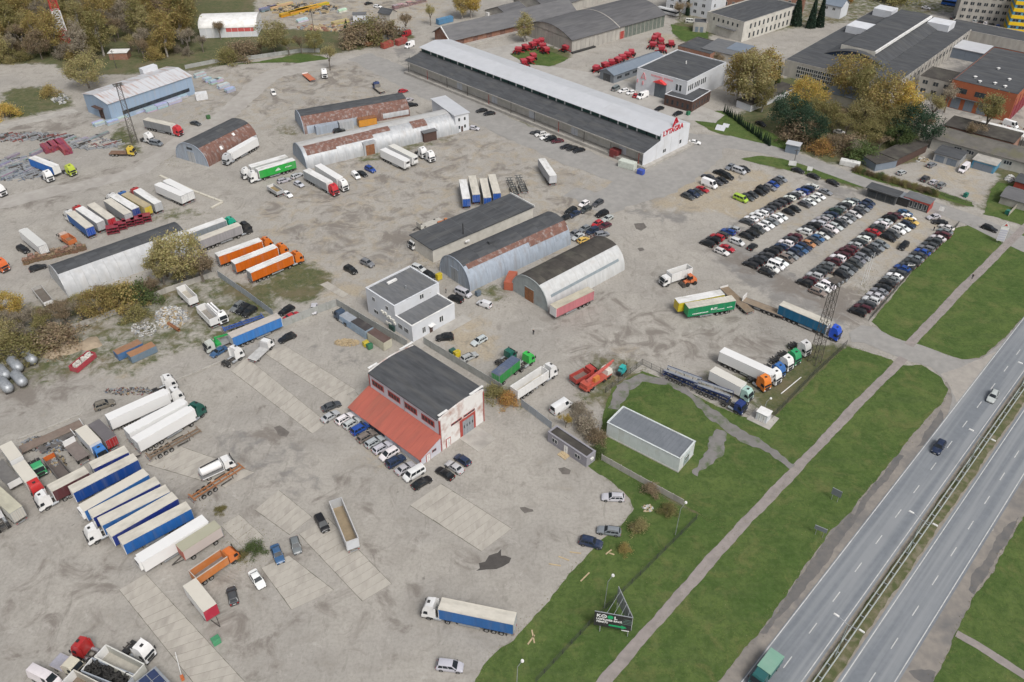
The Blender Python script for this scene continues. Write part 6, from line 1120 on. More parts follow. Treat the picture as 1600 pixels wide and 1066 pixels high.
tractor(657,236, 12,8, WHT, 'white tractor unit left of two by the dark porch'); tractor(669,242, 12,8, WHT, 'white tractor unit right of two by the dark porch')
trailer((514,284.5), (479,265.2), 'curtain', 'grey curtain trailer behind the red tractor by the arch', (.36,.38,.40), WHT, tractor=(.50,.03,.04), tlabel='red tractor unit with grey trailer by the arch'); trailer((529,277), (498,258), 'reefer', 'white fridge trailer beside the grey one by the arch', WHT, WHT, tractor=WHT, tlabel='white tractor unit with white trailer by the arch')
trailer((392,259.5), (446,244), 'curtain', 'white trailer behind the green lettered one', (.5,.5,.5), WHT, tractor=WHT, tlabel='white tractor unit farther of two at the green trailer'); tg = trailer((402.5,265), (458,248.8), 'curtain', 'bright green curtain trailer at the arch end', (.03,.38,.06), WHT, tractor=WHT, tlabel='white tractor unit nearer of two at the green trailer')
trailer((359,237), (398,215), 'reefer', 'white fridge trailer beside the rust-sided arch', WHT, WHT, tractor=(.5,.51,.52), tlabel='silver tractor unit beside the rust-sided arch')
trailer((267,194.5), (229.5,186), 'curtain', 'grey curtain trailer behind the red tractor on the track', (.24,.25,.26), CRM, tractor=(.55,.04,.05), tlabel='red tractor unit on the track below the blue hall')
tractor(228,214, 14,4, WHT, 'white tractor unit at the lattice tower foot'); rigid('yellow-cabbed flat lorry near the lattice tower', (198,238), (174,238), 1.2, 6.5, 'flat', (.62,.45,.06), (.2,.12,.07), floor=(.2,.12,.08), cabk='mid', hr=1.3, z0=1.2)
trailer((85,259), (50.5,245.8), 'curtain', 'bright blue trailer by the steel stock at the left', (.03,.16,.52), WHT, (.4,.41,.42)); tractor(72,273, 12,8, WHT, 'white tractor unit before the bright blue trailer'); tractor(106,264, 14,6, (.42,.50,.05), 'lime yellow tractor unit near the steel stock'); tractor(-4,296, 12,5, WHT, 'white tractor unit cut by the left edge')
for f, r, sd, rf, re, tc, nm in (((109,330.5),(140.5,355.5),(.03,.12,.36),CRM,(.02,.08,.40),WHT,'blue, leftmost of the seven trailers in the left row'),((122.5,323.5),(157.5,347),(.42,.43,.44),WHT,(.42,.43,.44),RED,'grey, second of the seven trailers in the left row'),((142,318.5),(172.5,340.5),(.40,.40,.40),CRM,(.42,.02,.03),None,'red-ended, third of the seven trailers in the left row'),((166,310.5),(201,334.5),(.33,.34,.35),CRM,(.42,.43,.44),None,'plain grey, fourth of the seven trailers in the left row'),
    ((174,303),(214,327),(.3,.31,.33),WHT,(.015,.05,.25),WHT,'navy-ended, fifth of the seven trailers in the left row'),((195,302),(230,322),(.5,.42,.2),(.45,.38,.25),(.60,.45,.03),(.04,.15,.42),'yellow, sixth of the seven trailers in the left row'),((214,296),(246,317),(.42,.43,.44),WHT,(.45,.46,.47),RED,'pale grey, last of the seven trailers in the left row')):
    trailer(f, r, 'curtain', nm, sd, rf, re, group='seven trailers in the left row', tractor=tc, tlabel=f'tractor unit ahead of the {nm.split(",")[0]} trailer in the left row' if tc else None)
trailer((247,287), (286,304), 'reefer', 'white box trailer, nearer of two by the low kerb', WHT, WHT); trailer((259.5,281), (297,300), 'reefer', 'white box trailer, farther of two by the low kerb', WHT, WHT)
trailer((34,357), (67.5,384.5), 'reefer', 'white fridge trailer beside the orange tipper at the left', WHT, (.6,.6,.58))
rigid('orange tipper lorry among the parked trailers at the left', (99,366), (114,376), 2.5, 4.6, 'tipper', (.55,.42,.35), (.55,.17,.06), (.5,.16,.06), (.25,.16,.1), 'low', hr=2.5)
tractor(-2,412, 12,6, (.62,.14,.04), 'orange lorry cab cut by the left edge')
trailer((351,342), (284,366), 'curtain', 'grey curtain trailer behind the teal tractor', (.25,.28,.30), WHT, tractor=(.02,.38,.25), tlabel='teal tractor unit heading right by the willow'); trailer((373,350), (309,374), 'curtain', 'grey curtain trailer behind the black tractor', (.33,.32,.33), CRM, tractor=(.02,.021,.024), tlabel='black tractor unit heading right by the willow')
for f, r, k in (((404,375),(341,397.5),'farthest'),((430,384),(364,410),'middle'),((453,396.5),(389,423.5),'nearest')): trailer(f, r, 'curtain', f'orange curtain trailer, {k} of three', (.58,.13,.01), WHT, (.3,.3,.3), group='three orange trailers', tractor=(.62,.16,.02), tlabel=f'orange tractor unit, {k} of three')
tg2 = trailer((1073.8,477.8), (1146.4,465.8), 'curtain', 'green curtain trailer beside the yellow one', (.012,.22,.09), CRM, (.02,.25,.1), (.03,.3,.13)); trailer((1058,470), (1129,456.5), 'curtain', 'yellow-fronted trailer behind the green one', (.55,.45,.03), WHT, (.5,.4,.05), (.62,.48,.02))
rigid('white box lorry with sandy open roof near the orange loader', (1047,426), (1077.5,416), 3.7, 7.2, 'tipper', WHT, WHT, WHT, (.36,.29,.2), 'low', hr=3.7)
trailer((1129,447), (1175,489), 'low', 'rusty low-loader deck with raised ramp', (.2,.19,.18), floor=(.25,.19,.13), Ln=12.5, hr=1.1, zt=1.1, z0=1.1); trailer((1171,471), (1216,488), 'flat', 'flatbed trailer with sandy boards behind the low-loader', (.12,.12,.13), floor=(.28,.22,.16), Ln=11.5, hr=1.2, zt=1.2, z0=1.2)
trailer((1284,500), (1233,478.5), 'curtain', 'teal-blue curtain trailer at the pylon', (.01,.12,.24), CRM, tractor=(.02,.08,.50), tlabel='bright blue tractor unit at the pylon')
tractor(1249,539, 16,10, WHT, 'white tractor unit nearest the pylon'); tractor(1233,553, 16,10, (.03,.30,.12), 'green tractor unit second from the pylon'); tractor(1221,562, 16,10, WHT, 'white tractor unit third from the pylon'); tractor(1208,574, 16,10, (.04,.13,.36), 'blue tractor unit fourth from the pylon')
trailer((1196,577), (1139,551), 'reefer', 'white fridge trailer behind the row of tractors', WHT, WHT); tractor(1186,592, 16,12, (.65,.19,.03), 'orange tractor unit among the row of tractors'); tractor(1202,583, 16,10, WHT, 'white tractor unit between the blue and orange ones')
rigid('white box lorry with mint cab at the fence', (1160,600.5), (1115.5,577), 3.8, 8.6, 'box', (.38,.55,.50), WHT, (.62,.6,.55), hr=3.8)
for f, r, lb, ln in (((1087,601),(1044,582),'dark blue car-carrier trailer by the lawn fence',9),((1136,622),(1091,603),'dark blue car-carrier lorry bed by the lawn fence',9)):
    t_ = trailer(f, r, 'skeletal', lb, (.03,.05,.14), Ln=ln, hr=1.4, zt=1.4)
    e_ = MB()
    for s in (-1, 1):
        e_.beam((-ln/2, s*1.2, 2.3), (ln/2, s*1.2, 3.0), .16)
        for i in range(5): x = -ln/2+ln*i/4; e_.beam((x, s*1.2, 1.1), (x, s*1.2, 2.3+.7*i/4), .1)
    e_.add('upper_frame', t_, M_any, color=(.03,.05,.14))
    for s in (-1, 1): MB().quad([(-ln/2, s*.4, 2.35), (ln/2, s*.4, 3.05), (ln/2, s*1.1, 3.05), (-ln/2, s*1.1, 2.35)]).box(-.1, .1, min(s*.4, s*1.1), max(s*.4, s*1.1), 2.5, 2.6).add('upper_deck', t_, M_galv)
tractor(1147,628, 18,10, (.02,.04,.16), 'dark blue car-carrier cab by the lawn fence', 'low')
trailer((805,560), (776,583), 'curtain', 'green drinks trailer with blue roof along the fence', (.04,.28,.07), (.10,.13,.2), (.05,.33,.1), Ln=8, hr=3.8, axles=2, tractor=None, name='truck_body'); tractor(818,563, 16,-11, (.05,.45,.08), 'bright green tractor unit along the fence', 'mid'); tractor(789,556, 15,-10, (.02,.12,.09), 'dark green tractor behind the green drinks trailer', 'low')
trailer((849,578), (806,606), 'tipper', 'white grain tipper trailer with open pale load', WHT, WHT, floor=(.52,.49,.42), Ln=10.5, hr=3.6, name='tipper_trailer', tractor=WHT, tlabel='white tractor unit before the grain tipper')
rigid('red dump lorry beside the mobile crane', (914,580.5), (899,588.5), 2.3, 4.6, 'tipper', (.42,.06,.05), (.38,.06,.05), (.38,.06,.05), (.2,.15,.13), 'low', hr=2.2)
trailer((864,479.5), (924,451), 'curtain', 'pink curtain trailer beside the white-sided arch', (.50,.18,.20), (.52,.48,.38), (.5,.2,.2), WHT)
rigid('green-bodied lorry driving off the bottom edge', (1196,1044), (1213,1022), 2.7, 4.6, 'box', (.025,.11,.11), (.03,.13,.12), (.20,.36,.28), cabk='low', hr=2.7)
rigid('flat recovery lorry with tilted white bed by the fence', (410,545), (396,558), 1.3, 5.2, 'flat', WHT, (.5,.5,.5), floor=(.5,.5,.49), cabk='low', hr=1.3, z0=1.1)
trailer((423,290), (436,298), 'tipper', 'grey tipper trailer coupled behind the white saloon', (.4,.41,.42), (.45,.46,.47), floor=(.30,.23,.12), Ln=6.2, hr=2.2, zt=2.2, axles=2, name='tipper_trailer')
trailer((475,114), (490,126), 'low', 'orange low-loader near the lone tree', (.50,.12,.05), floor=(.52,.18,.1), Ln=9, hr=1, zt=1, z0=1); tractor(506,113, 3,10, WHT, 'white tractor unit under the lone tree'); rigid('blue-cabbed flat lorry above the rusty arch', (590,137), (598,143), 1.2, 5, 'flat', (.03,.06,.18), (.2,.19,.18), floor=(.35,.32,.27), cabk='mid', hr=1.3, z0=1.2)
rigid('small pickup lorry with cream cab at the bottom', (105,1039), (88,1031), 1.1, 3.2, 'flat', (.55,.52,.42), (.5,.45,.4), floor=(.36,.36,.42), cabk='low', hr=1.2, z0=1.1)
rigid('white refrigerated lorry at the left by the pump hut', (662,238), (650,232), 1.2, 4, 'flat', WHT, GRY, hr=1.3, z0=1.2) if 0 else None
trailer((800,9), (840,0), 'reefer', 'white trailer on the siding at the top edge', WHT, WHT); trailer((758,20), (796,12), 'box', 'white trailer behind the brick store roof', WHT, WHT)
# ------------------------------------------------------------------ trees
def leaf_mat():
    m = bpy.data.materials.new('foliage'); m.use_nodes = True; t = m.node_tree; N = t.nodes; L = t.links; b = N['Principled BSDF']; b.inputs['Roughness'].default_value = .8; b.inputs['Specular IOR Level'].default_value = .15
    oi = N.new('ShaderNodeObjectInfo'); ge = N.new('ShaderNodeNewGeometry'); hsv = N.new('ShaderNodeHueSaturation')
    r1 = N.new('ShaderNodeMapRange'); r1.inputs['To Min'].default_value = .72; r1.inputs['To Max'].default_value = 1.45; L.new(ge.outputs['Random Per Island'], r1.inputs['Value'])
    mu = N.new('ShaderNodeMath'); mu.operation = 'MULTIPLY'; mu.inputs[1].default_value = 7.31; L.new(ge.outputs['Random Per Island'], mu.inputs[0]); fr = N.new('ShaderNodeMath'); fr.operation = 'FRACT'; L.new(mu.outputs[0], fr.inputs[0])
    r2 = N.new('ShaderNodeMapRange'); r2.inputs['To Min'].default_value = .475; r2.inputs['To Max'].default_value = .525; L.new(fr.outputs[0], r2.inputs['Value'])
    L.new(oi.outputs['Color'], hsv.inputs['Color']); L.new(r1.outputs[0], hsv.inputs['Value']); L.new(r2.outputs[0], hsv.inputs['Hue']); L.new(hsv.outputs[0], b.inputs['Base Color'])
    tr = N.new('ShaderNodeBsdfTranslucent'); L.new(hsv.outputs[0], tr.inputs['Color']); mx = N.new('ShaderNodeMixShader'); mx.inputs[0].default_value = .5; L.new(b.outputs[0], mx.inputs[1]); L.new(tr.outputs[0], mx.inputs[2]); L.new(mx.outputs[0], N['Material Output'].inputs['Surface'])
    return m
M_leaf = leaf_mat(); M_bark = mat('bark', (.12,.10,.08), (.19,.17,.145), scale=3, rough=.95); M_bark2 = mat('birch bark', (.42,.40,.37), (.25,.23,.21), scale=2, rough=.9)
def tree_proto(kind, seed):
    g = np.random.default_rng(seed); r = random.Random(seed); mb = MB(); tips = []
    H = 10.0
    def grow(p, d, l, rad, lev, maxlev):
        q = p+d*l; mb.cyl(p, q, rad, rad*.62, seg=5 if lev < 2 else 3, cap=False); tips.append((q, lev))
        if lev >= maxlev: return
        for k in range(r.choice((2, 3, 3)) if lev else 4):
            a = r.uniform(0, 6.283); sp_ = r.uniform(.35, .85) if kind != 'birch' else r.uniform(.25, .55)
            nd = (d+Vector((math.cos(a)*sp_, math.sin(a)*sp_, r.uniform(-.05, .3)))).normalized(); st = p+d*l*r.uniform(.55, 1.0)
            grow(st, nd, l*r.uniform(.55, .8), rad*.55, lev+1, maxlev)
    if kind in ('round', 'bare', 'birch'):
        h0 = {'round': 2.6, 'bare': 3.0, 'birch': 3.4}[kind]
        grow(Vector((0,0,0)), Vector((r.uniform(-.05,.05), r.uniform(-.05,.05), 1)).normalized(), h0, .26, 0, 3 if kind == 'birch' else 4)
        cz, rx, rz_ = {'round': (6.0, 4.3, 3.8), 'bare': (6.2, 3.4, 3.8), 'birch': (6.2, 2.3, 4.2)}[kind]
        n = {'round': 5600, 'bare': 3200, 'birch': 4400}[kind]; K = {'round': 75, 'bare': 40, 'birch': 60}[kind]
        cen = []
        while len(cen) < K:
            v = g.normal(size=3); v /= np.linalg.norm(v); rad = g.uniform(.45, 1.0)**.6; c = v*rad*np.array([rx, rx, rz_])*(1+g.normal(0, .08)); c[2] += cz
            if c[2] > 1.8: cen.append(c)
        cen = np.array(cen); sig = np.array([.58, .58, .52])*(1.0 if kind != 'birch' else .8)
        pts = cen[g.integers(0, K, n)]+g.normal(size=(n, 3))*sig; size = {'round': .165, 'bare': .12, 'birch': .15}[kind]
        if kind == 'bare':
            tp_ = np.array([q[0] for q in tips if q[1] >= 3]); pts = tp_[g.integers(0, len(tp_), n)]+g.normal(size=(n, 3))*.42
    elif kind == 'conifer':
        mb.cyl((0,0,0), (0,0,9.6), .2, .04, seg=6, cap=False); n = 3500; z = 10*(1-g.uniform(0, 1, n)**.62)*.97+.5; lay = np.round(z/.55)*.55; rad = (10.3-lay)*.2*g.uniform(.2, 1, n)**.5; a = g.uniform(0, 6.283, n)
        pts = np.stack([np.cos(a)*rad, np.sin(a)*rad, lay-rad*.25+g.normal(0, .12, n)], 1); size = .22
    else:  # bush
        for k in range(9):
            a = r.uniform(0, 6.283); grow(Vector((r.uniform(-.5,.5), r.uniform(-.5,.5), 0)), Vector((math.cos(a)*.6, math.sin(a)*.6, 1)).normalized(), 1.6, .07, 2, 4)
        n = 3200; K = 34; cen = np.stack([g.normal(0, 1.25, K), g.normal(0, 1.25, K), g.uniform(.6, 3.0, K)], 1); cen[:, 2] *= np.clip(1.25-.13*np.hypot(cen[:,0], cen[:,1])**2, .3, 1.2)
        pts = cen[g.integers(0, K, n)]+g.normal(size=(n, 3))*.45; pts[:, 2] = np.abs(pts[:, 2]); size = .12
    n = len(pts); u = g.normal(size=(n, 3)); u /= np.linalg.norm(u, axis=1)[:, None]; w_ = g.normal(size=(n, 3)); w_ = np.cross(u, w_); w_ /= np.linalg.norm(w_, axis=1)[:, None]
    s = size*g.uniform(.6, 1.4, n)[:, None]; V = np.stack([pts-u*s, pts-w_*s*.7, pts+u*s, pts+w_*s*.7], 1).reshape(-1, 3); F = np.arange(4*n).reshape(n, 4)
    cm = bpy.data.meshes.new('crown'); cm.from_pydata(V.tolist(), [], F.tolist()); cm.materials.append(M_leaf); cm.update()
    tm = mb.mesh('trunk', M_bark2 if kind == 'birch' else M_bark, smooth=60); return tm, cm
TP = {k: [tree_proto(k, 10*i+j) for j in range(3)] for i, k in enumerate(('round', 'bare', 'birch', 'conifer', 'bush'))}
trnd = random.Random(3)
LC = {'ochre': (.37,.30,.125), 'olive': (.28,.255,.115), 'green': (.13,.175,.07), 'dark': (.065,.11,.07), 'brown': (.30,.24,.16), 'grey': (.34,.30,.235), 'orange': (.44,.28,.11), 'yellow': (.50,.385,.12), 'pale': (.38,.34,.17), 'spruce': (.04,.068,.048)}
CNAME = {'ochre': 'ochre-yellow', 'olive': 'olive-green', 'green': 'green', 'dark': 'dark green', 'brown': 'brownish', 'grey': 'greyish', 'orange': 'orange', 'yellow': 'bright yellow', 'pale': 'pale yellow-green', 'spruce': 'blackish green'}
def tree(u, v, h, kind, col, label, group=None, wide=1.0, name=None):
    p = G(u, v); k = h/10.0 if kind != 'bush' else h/3.4; tm, cm = trnd.choice(TP[kind])
    t = thing(name or {'round': 'broadleaf_tree', 'bare': 'bare_tree', 'birch': 'birch_tree', 'conifer': 'conifer', 'bush': 'shrub'}[kind], label, 'shrub' if kind == 'bush' else 'tree', (p.x, p.y, 0), trnd.uniform(0, 6.28), group)
    t.scale = (k*wide*trnd.uniform(.85, 1.15), k*wide*trnd.uniform(.85, 1.15), k); t.rotation_euler = (trnd.uniform(-.06, .06), trnd.uniform(-.06, .06), t.rotation_euler[2]); c = LC[col]; j = trnd.uniform(.85, 1.15); c = tuple(x*j for x in c)
    ob('trunk', tm, t); ob('crown', cm, t, color=c); return t
# woodland behind the blue hall
used = []; WC = {}; wood = []
WL = [(-10,100),(-10,-8),(330,-8),(330,62),(285,92),(200,96),(130,112),(60,108)]
CL = ['ochre', 'ochre', 'olive', 'pale', 'grey', 'ochre', 'brown', 'olive']
k = 0; tries = 0
while k < 150 and tries < 4000:
    tries += 1; u, v = trnd.uniform(-15, 330), trnd.uniform(-2, 100)
    if not in_poly(np.array([u]), np.array([v]), WL)[0]: continue
    if (300 < u < 410 and v > 5) or (60 < u < 125 and v < 14) or (165 < u < 200 and 70 < v < 104) or (25 < u < 115 and 8 < v < 30 and trnd.random() < .8): continue
    if any((u-a)**2+((v-b_)*2.2)**2 < 9.5**2 for a, b_ in used): continue
    used.append((u, v)); low = v > 70 or u < 110 and v < 55; kd = trnd.choice(['birch', 'birch', 'round', 'bare']) if not low else trnd.choice(['bush', 'round', 'bare', 'birch', 'bush'])
    c = trnd.choice(CL) if kd != 'bare' else trnd.choice(['grey', 'brown', 'pale']); hh = {'birch': (15, 23), 'round': (10, 15), 'bare': (10, 16), 'bush': (3, 6)}[kd]
    wood.append((u, v, trnd.uniform(*hh), kd, c)); k += 1
for u, v, h, kd, c in sorted(wood):
    WC[(kd, c)] = n_ = WC.get((kd, c), 0)+1; tree(u, v, h, kd, c, f'{CNAME[c]} {"undergrowth shrub" if kd == "bush" else kd.replace("round", "broadleaf")+" tree"} in the wood, {ORD[n_]} of its kind from the left', 'wood behind the blue hall')
T = [
 (140,138,14.5,'round','pale','broad willow at the left end of the blue hall',1.25),(14,183,5.5,'bush','yellow','small bright yellow shrub alone on the left dirt',1.0),(318,82,11,'bare','grey','bare tree right of the fabric hall',1),(345,62,12,'bare','brown','bare brownish tree before the fabric hall',1),(265,78,16,'birch','ochre','tall ochre birch at the wood edge by the rails',1),(232,74,17,'birch','pale','tall pale birch at the wood edge by the rails',1),
 (78,150,4,'bush','ochre','ochre shrub on the dirt mound at left',1.2),(70,85,4,'bush','green','green shrub below the red and white mast',1.2),(36,95,4,'bush','olive','olive shrub at the left wood edge',1.4),
 (430,84,15,'round','pale','wide pale tree nearest the blue hall in the rail row',1.1),(452,86,11,'bare','olive','olive tree second in the rail row',1),(472,84,11,'bare','brown','brown tree third in the rail row',1.1),(492,82,10,'round','olive','olive tree fourth in the rail row',.9),(540,74,10,'bare','grey','grey tree fifth in the rail row',1.1),(562,70,9,'bush','brown','brown thicket sixth in the rail row',1.5),(580,64,9,'bush','olive','olive thicket seventh in the rail row',1.4),(600,60,8,'bush','brown','brown thicket last in the rail row',1.3),
 (410,86,9,'bare','brown','thin brown tree beside the wide pale tree',1.0),(380,92,8,'bush','brown','brown scrub along the upper track',1.3),(360,98,6,'bush','olive','olive scrub along the upper track',1.3),(541,50,6,'conifer','dark','small dark pine by the timber yard',1.4),
 (516,110,14,'bare','pale','lone pale tree beside the white tractor',.85),(612,58,11,'bare','olive','thin olive tree by the grey container',.9),(634,52,13,'bare','brown','thin brown tree behind the red van',.8),(673,40,13,'bare','pale','thin pale tree left of the brick store',.8),(722,30,15,'birch','ochre','ochre tree behind the brick store roof',1.1),(736,28,15,'birch','yellow','yellow tree behind the brick store roof',1.2),
 (820,66,13,'birch','pale','pale tree at the hangar corner',1.1),(1062,30,12,'bare','brown','bare brown tree before the white block',1.3),(1074,24,11,'conifer','dark','dark conifer before the white block',.7),
 (1150,158,20,'birch','ochre','tall ochre poplar nearest the service hall',1.15),(1172,168,21,'birch','pale','tall pale poplar second from the service hall',1.2),(1196,142,17,'birch','ochre','ochre poplar behind the pale garages',1.2),(1146,118,12,'bare','grey','bare grey tree behind the service hall',1.1),(1214,140,13,'conifer','green','slim green conifer by the factory front',.6),
 (1255,178,14,'round','yellow','golden broadleaf tree by the grey house',1.1),(1232,206,14,'round','dark','dark green tree left of the grey house',1.2),(1262,222,12,'round','dark','dark green tree nearest the road on the wooded plot',1.2),(1285,205,12,'round','olive','olive tree in the middle of the wooded plot',1.1),(1300,238,10,'bare','brown','bare brown tree on the wooded plot by the road',1.3),(1330,246,9,'bare','grey','bare grey tree on the wooded plot by the lane',1.2),
 (1322,158,19,'round','ochre','largest golden tree before the factory',1.15),(1350,182,20,'round','olive','large olive tree before the factory',1.1),(1378,198,19,'round','ochre','large ochre tree right of the olive one',1.1),(1405,205,18,'birch','yellow','yellow tree beside the dark oak',1.3),(1422,225,14,'round','dark','dark green oak at the wooded plot corner',1.25),(1440,215,12,'bare','brown','brown bare tree by the yellow brick garage',1.2),(1398,232,9,'round','green','green tree behind the lock-up row',1.2),(1352,228,10,'round','olive','olive tree behind the lock-ups',1.2),(1300,200,11,'bare','brown','brown bare tree in the plot middle',1.2),(1320,215,11,'bare','olive','olive bare tree behind the parked white saloon',1.3),(1272,200,12,'round','olive','olive tree behind the two dark green ones',1.1),(1245,222,8,'bush','brown','brown thicket by the watch cabin',1.2),(1282,240,5,'bush','orange','orange shrub by the lane fork',1.2),(1325,238,6,'bush','brown','brown thicket on the plot lane side',1.3),(1372,235,8,'bare','brown','brown bare tree beside the lock-ups',1.3),(1385,215,12,'round','olive','olive tree between ochre tree and dark oak',1.1),(1345,205,13,'round','pale','pale tree low before the olive one',1.1),(1190,175,12,'birch','olive','olive birch at the garage end',1.2),(1160,140,16,'birch','brown','brown poplar behind the first poplars',1.2),(1120,108,9,'bare','brown','bare tree between factory wing and service hall',1.2),(1345,250,6,'bush','green','green shrub by the lock-ups',1.4),
 (1452,190,15,'bare','pale','tall bare tree left of the orange building',1.0),(1475,176,15,'bare','grey','grey bare tree before the orange building',.9),(1535,215,21,'bare','olive','tallest bare tree before the maroon gates',1.0),(1515,226,12,'bare','brown','small bare tree by the white canopy',.8),(1440,110,9,'bare','olive','thin tree in the factory yard',1.2),
 (1243,40,18,'conifer','spruce','left dark spruce of three',.8),(1266,44,17,'conifer','spruce','middle dark spruce of three',.7),(1280,42,17,'conifer','spruce','right dark spruce of three',.7),(1232,8,14,'round','ochre','ochre tree beyond the spruces',1),(1320,12,10,'round','orange','orange tree beyond the factory',1),(1395,4,9,'bush','olive','olive scrub beyond the factory',1.6),
 (288,436,15,'round','pale','largest willow hiding the striped arch',1.0),(262,432,14,'bare','pale','leaning willow left of the largest willow',1.2),(318,440,12,'bare','brown','brown side of the willow by the orange trailers',1.3),(250,442,11,'bare','pale','thin willow left of the largest one',1.2),(225,470,5,'bush','green','green shrub at the arch side',1.3),(160,498,9,'round','ochre','ochre thicket tree before the striped arch',1.1),(130,500,9,'bare','grey','grey thicket tree before the striped arch',1.2),(105,510,8,'bare','brown','brown thicket tree by the concrete wall',1.2),(70,525,8,'bare','olive','olive thicket tree at the left',1.3),(38,535,8,'bare','grey','grey thicket tree at the left',1.3),(8,545,8,'round','pale','pale thicket tree at the left edge',1.2),(15,500,8,'round','yellow','yellow thicket tree at the left edge',1.1),(195,482,6,'bush','ochre','ochre shrub along the concrete wall',1.3),(175,470,7,'bare','brown','thin brown sapling by the arch',1),(85,540,5,'bush','brown','brown bramble below the wall',1.6),(40,555,5,'bush','olive','olive bramble at the left',1.5),(215,500,3.5,'bush','olive','olive bramble by the rubble',1.3),
 (795,632,3.2,'bush','orange','orange bush at the fence behind the workshop',1.1),(775,620,3,'bush','olive','olive weeds bush at the fence behind the workshop',1.2),(884,668,5,'bare','yellow','small yellow tree behind the grey cabin',1.1),(915,672,3.2,'bush','grey','grey bare bush between cabin and prefab',1.5),(905,648,2.8,'bush','grey','second grey bush near the white van',1.3),(930,690,3,'bush','brown','brown bush at the cabin end',1.0),(936,712,2.6,'bush','green','green bush at the wall start',.9),
 (1018,770,2.2,'bush','brown','rusty brown bush on the low wall',1.2),(1044,803,2.2,'bush','olive','olive bush below the low wall',1.2),(997,828,2.4,'bush','pale','yellow-green bush at the yard edge, upper',1.1),(976,862,2.0,'bush','ochre','ochre bush at the yard edge, lower',1.0),(400,860,2.0,'bush','green','low green bush by the orange tipper',1.2),(378,872,1.6,'bush','olive','low olive bush behind the orange cab',1.1),(345,800,1.5,'bush','olive','low weeds bush beside the slab strip',1.2)]
for u, v, h, kd, c, lb, wd in T: tree(u, v, h, kd, c, lb, None, wd)
for i in range(24):
    q = i/23; u, v = 15+q*315+trnd.uniform(-6, 6), 528-q*96+trnd.uniform(-12, 4); kd = trnd.choice(['bare', 'bare', 'bush', 'bare']); c = trnd.choice(['grey', 'pale', 'brown', 'olive', 'grey'])
    tree(u, v, trnd.uniform(5, 8.5) if kd == 'bare' else trnd.uniform(2.5, 4.5), kd, c, f'straggly {CNAME[c]} scrub tree above the low wall, {ORD[i+1]} from the left', 'scrub above the low concrete wall', 1.25)
a, c = G(1132,176), G(1202,228)
for i in range(24):
    p = a.lerp(c, i/23); u, v = PX(p); tree(u+trnd.uniform(-1, 1), v, trnd.uniform(3.2, 4.2), 'conifer', 'dark', f'trimmed columnar conifer, {ORD[i+1]} from the service hall end of the row', 'row of columnar conifers', .75, 'columnar_conifer')
a, c = G(1336,268), G(1462,306)
for i in range(20):
    p = a.lerp(c, i/19); u, v = PX(p); tree(u, v, trnd.uniform(1.6, 2.2), 'bush', trnd.choice(['brown', 'olive', 'green']), f'roadside hedge clump, {ORD[i+1]} from the lock-up end', 'roadside hedge clumps', .9, 'hedge_clump')
# ------------------------------------------------------------------ fences, poles, signs, machines, stock
def fence(label, pts, h, m, pm, step=2.5, name='panel_fence', style='panel', cat='fence', t=.1):
    W_ = [G(*p) for p in pts]; root = thing(name, label, cat, (W_[0].x, W_[0].y, 0)); o0 = W_[0]; pool = {}
    for a, c in zip(W_, W_[1:]):
        d = c-a; n = max(1, round(d.length/step)); rz = math.atan2(d.y, d.x); l = d.length/n
        for i in range(n):
            p = a.lerp(c, i/n)-o0; key = round(l, 2)
            if key not in pool:
                if style == 'panel':
                    mb = MB()
                    for k in range(3): mb.box(.06, l-.06, -t/2, t/2, .02+k*h/3, (k+1)*h/3-.03)
                    mb.box(.06, l-.06, -t/2+.02, t/2-.02, .03, h-.04)
                else:
                    mb = MB()
                    for k in range(int(l/.22)): mb.box(.1+k*.22, .125+k*.22, -.012, .012, .05, h)
                    for z in (.12, h*.5, h-.05): mb.box(.02, l-.02, -.015, .015, z, z+.03)
                pool[key] = (mb.mesh('panel', m), B(-.09, .09, -.09, .09, 0, h+.08).mesh('post', pm) if style == 'panel' else B(-.04, .04, -.04, .04, 0, h+.05).mesh('post', pm))
            j = rnd.uniform(-.02, .02); ob('panel', pool[key][0], root, (p.x, p.y, 0), rz+j*.5); ob('post', pool[key][1], root, (p.x, p.y, 0), rz)
    return root
M_pfence = mat('weathered concrete panel', (.36,.37,.355), (.30,.305,.295), scale=.7, rough=.9, dirt=(.20,.21,.18), dscale=.4, damt=.6)
M_sheet = mat('grey sheet panel', (.34,.37,.40), (.29,.32,.35), scale=.6, rough=.6)
M_wire = mat('dark wire', (.05,.055,.05), (.075,.08,.075), rough=.6)
fence('concrete panel fence between the office and the workshop yard', [(527,478),(580,510),(637,543)], 2.3, M_pfence, M_pfence)
fence('concrete panel fence running behind the workshop', [(663,538),(720,573),(785,612)], 2.3, M_pfence, M_pfence)
fence('short concrete panel fence beside the bright blue trailer', [(443,511),(485,494),(526,479)], 2.4, M_pfence, M_pfence)
fence('grey sheet fence from the willow to the bright blue trailer', [(342,433),(385,463),(428,495)], 2.2, M_sheet, M_galv, style='panel', t=.05)
fence('grey sheet fence from the orange bush to the cabin', [(815,635),(862,671)], 2.2, M_sheet, M_galv, t=.05)
fence('low concrete wall from the cabin down across the lawn', [(940,719),(1000,753),(1068,790)], 1.7, M_greywall, M_conc)
fence('long low concrete wall along the thicket at the left', [(338,431),(260,458),(180,492),(75,530),(20,548)], 1.7, M_greywall, M_conc)
fence('dark mesh fence lining the used car lot verge', [(1357,502),(1420,430),(1497,352)], 1.7, M_wire, M_wire, 2.5, 'mesh_fence', 'mesh')
fence('dark mesh fence between the tractors and the grass', [(1322,540),(1270,588),(1222,638),(1205,655)], 1.8, M_wire, M_wire, 2.5, 'mesh_fence', 'mesh')
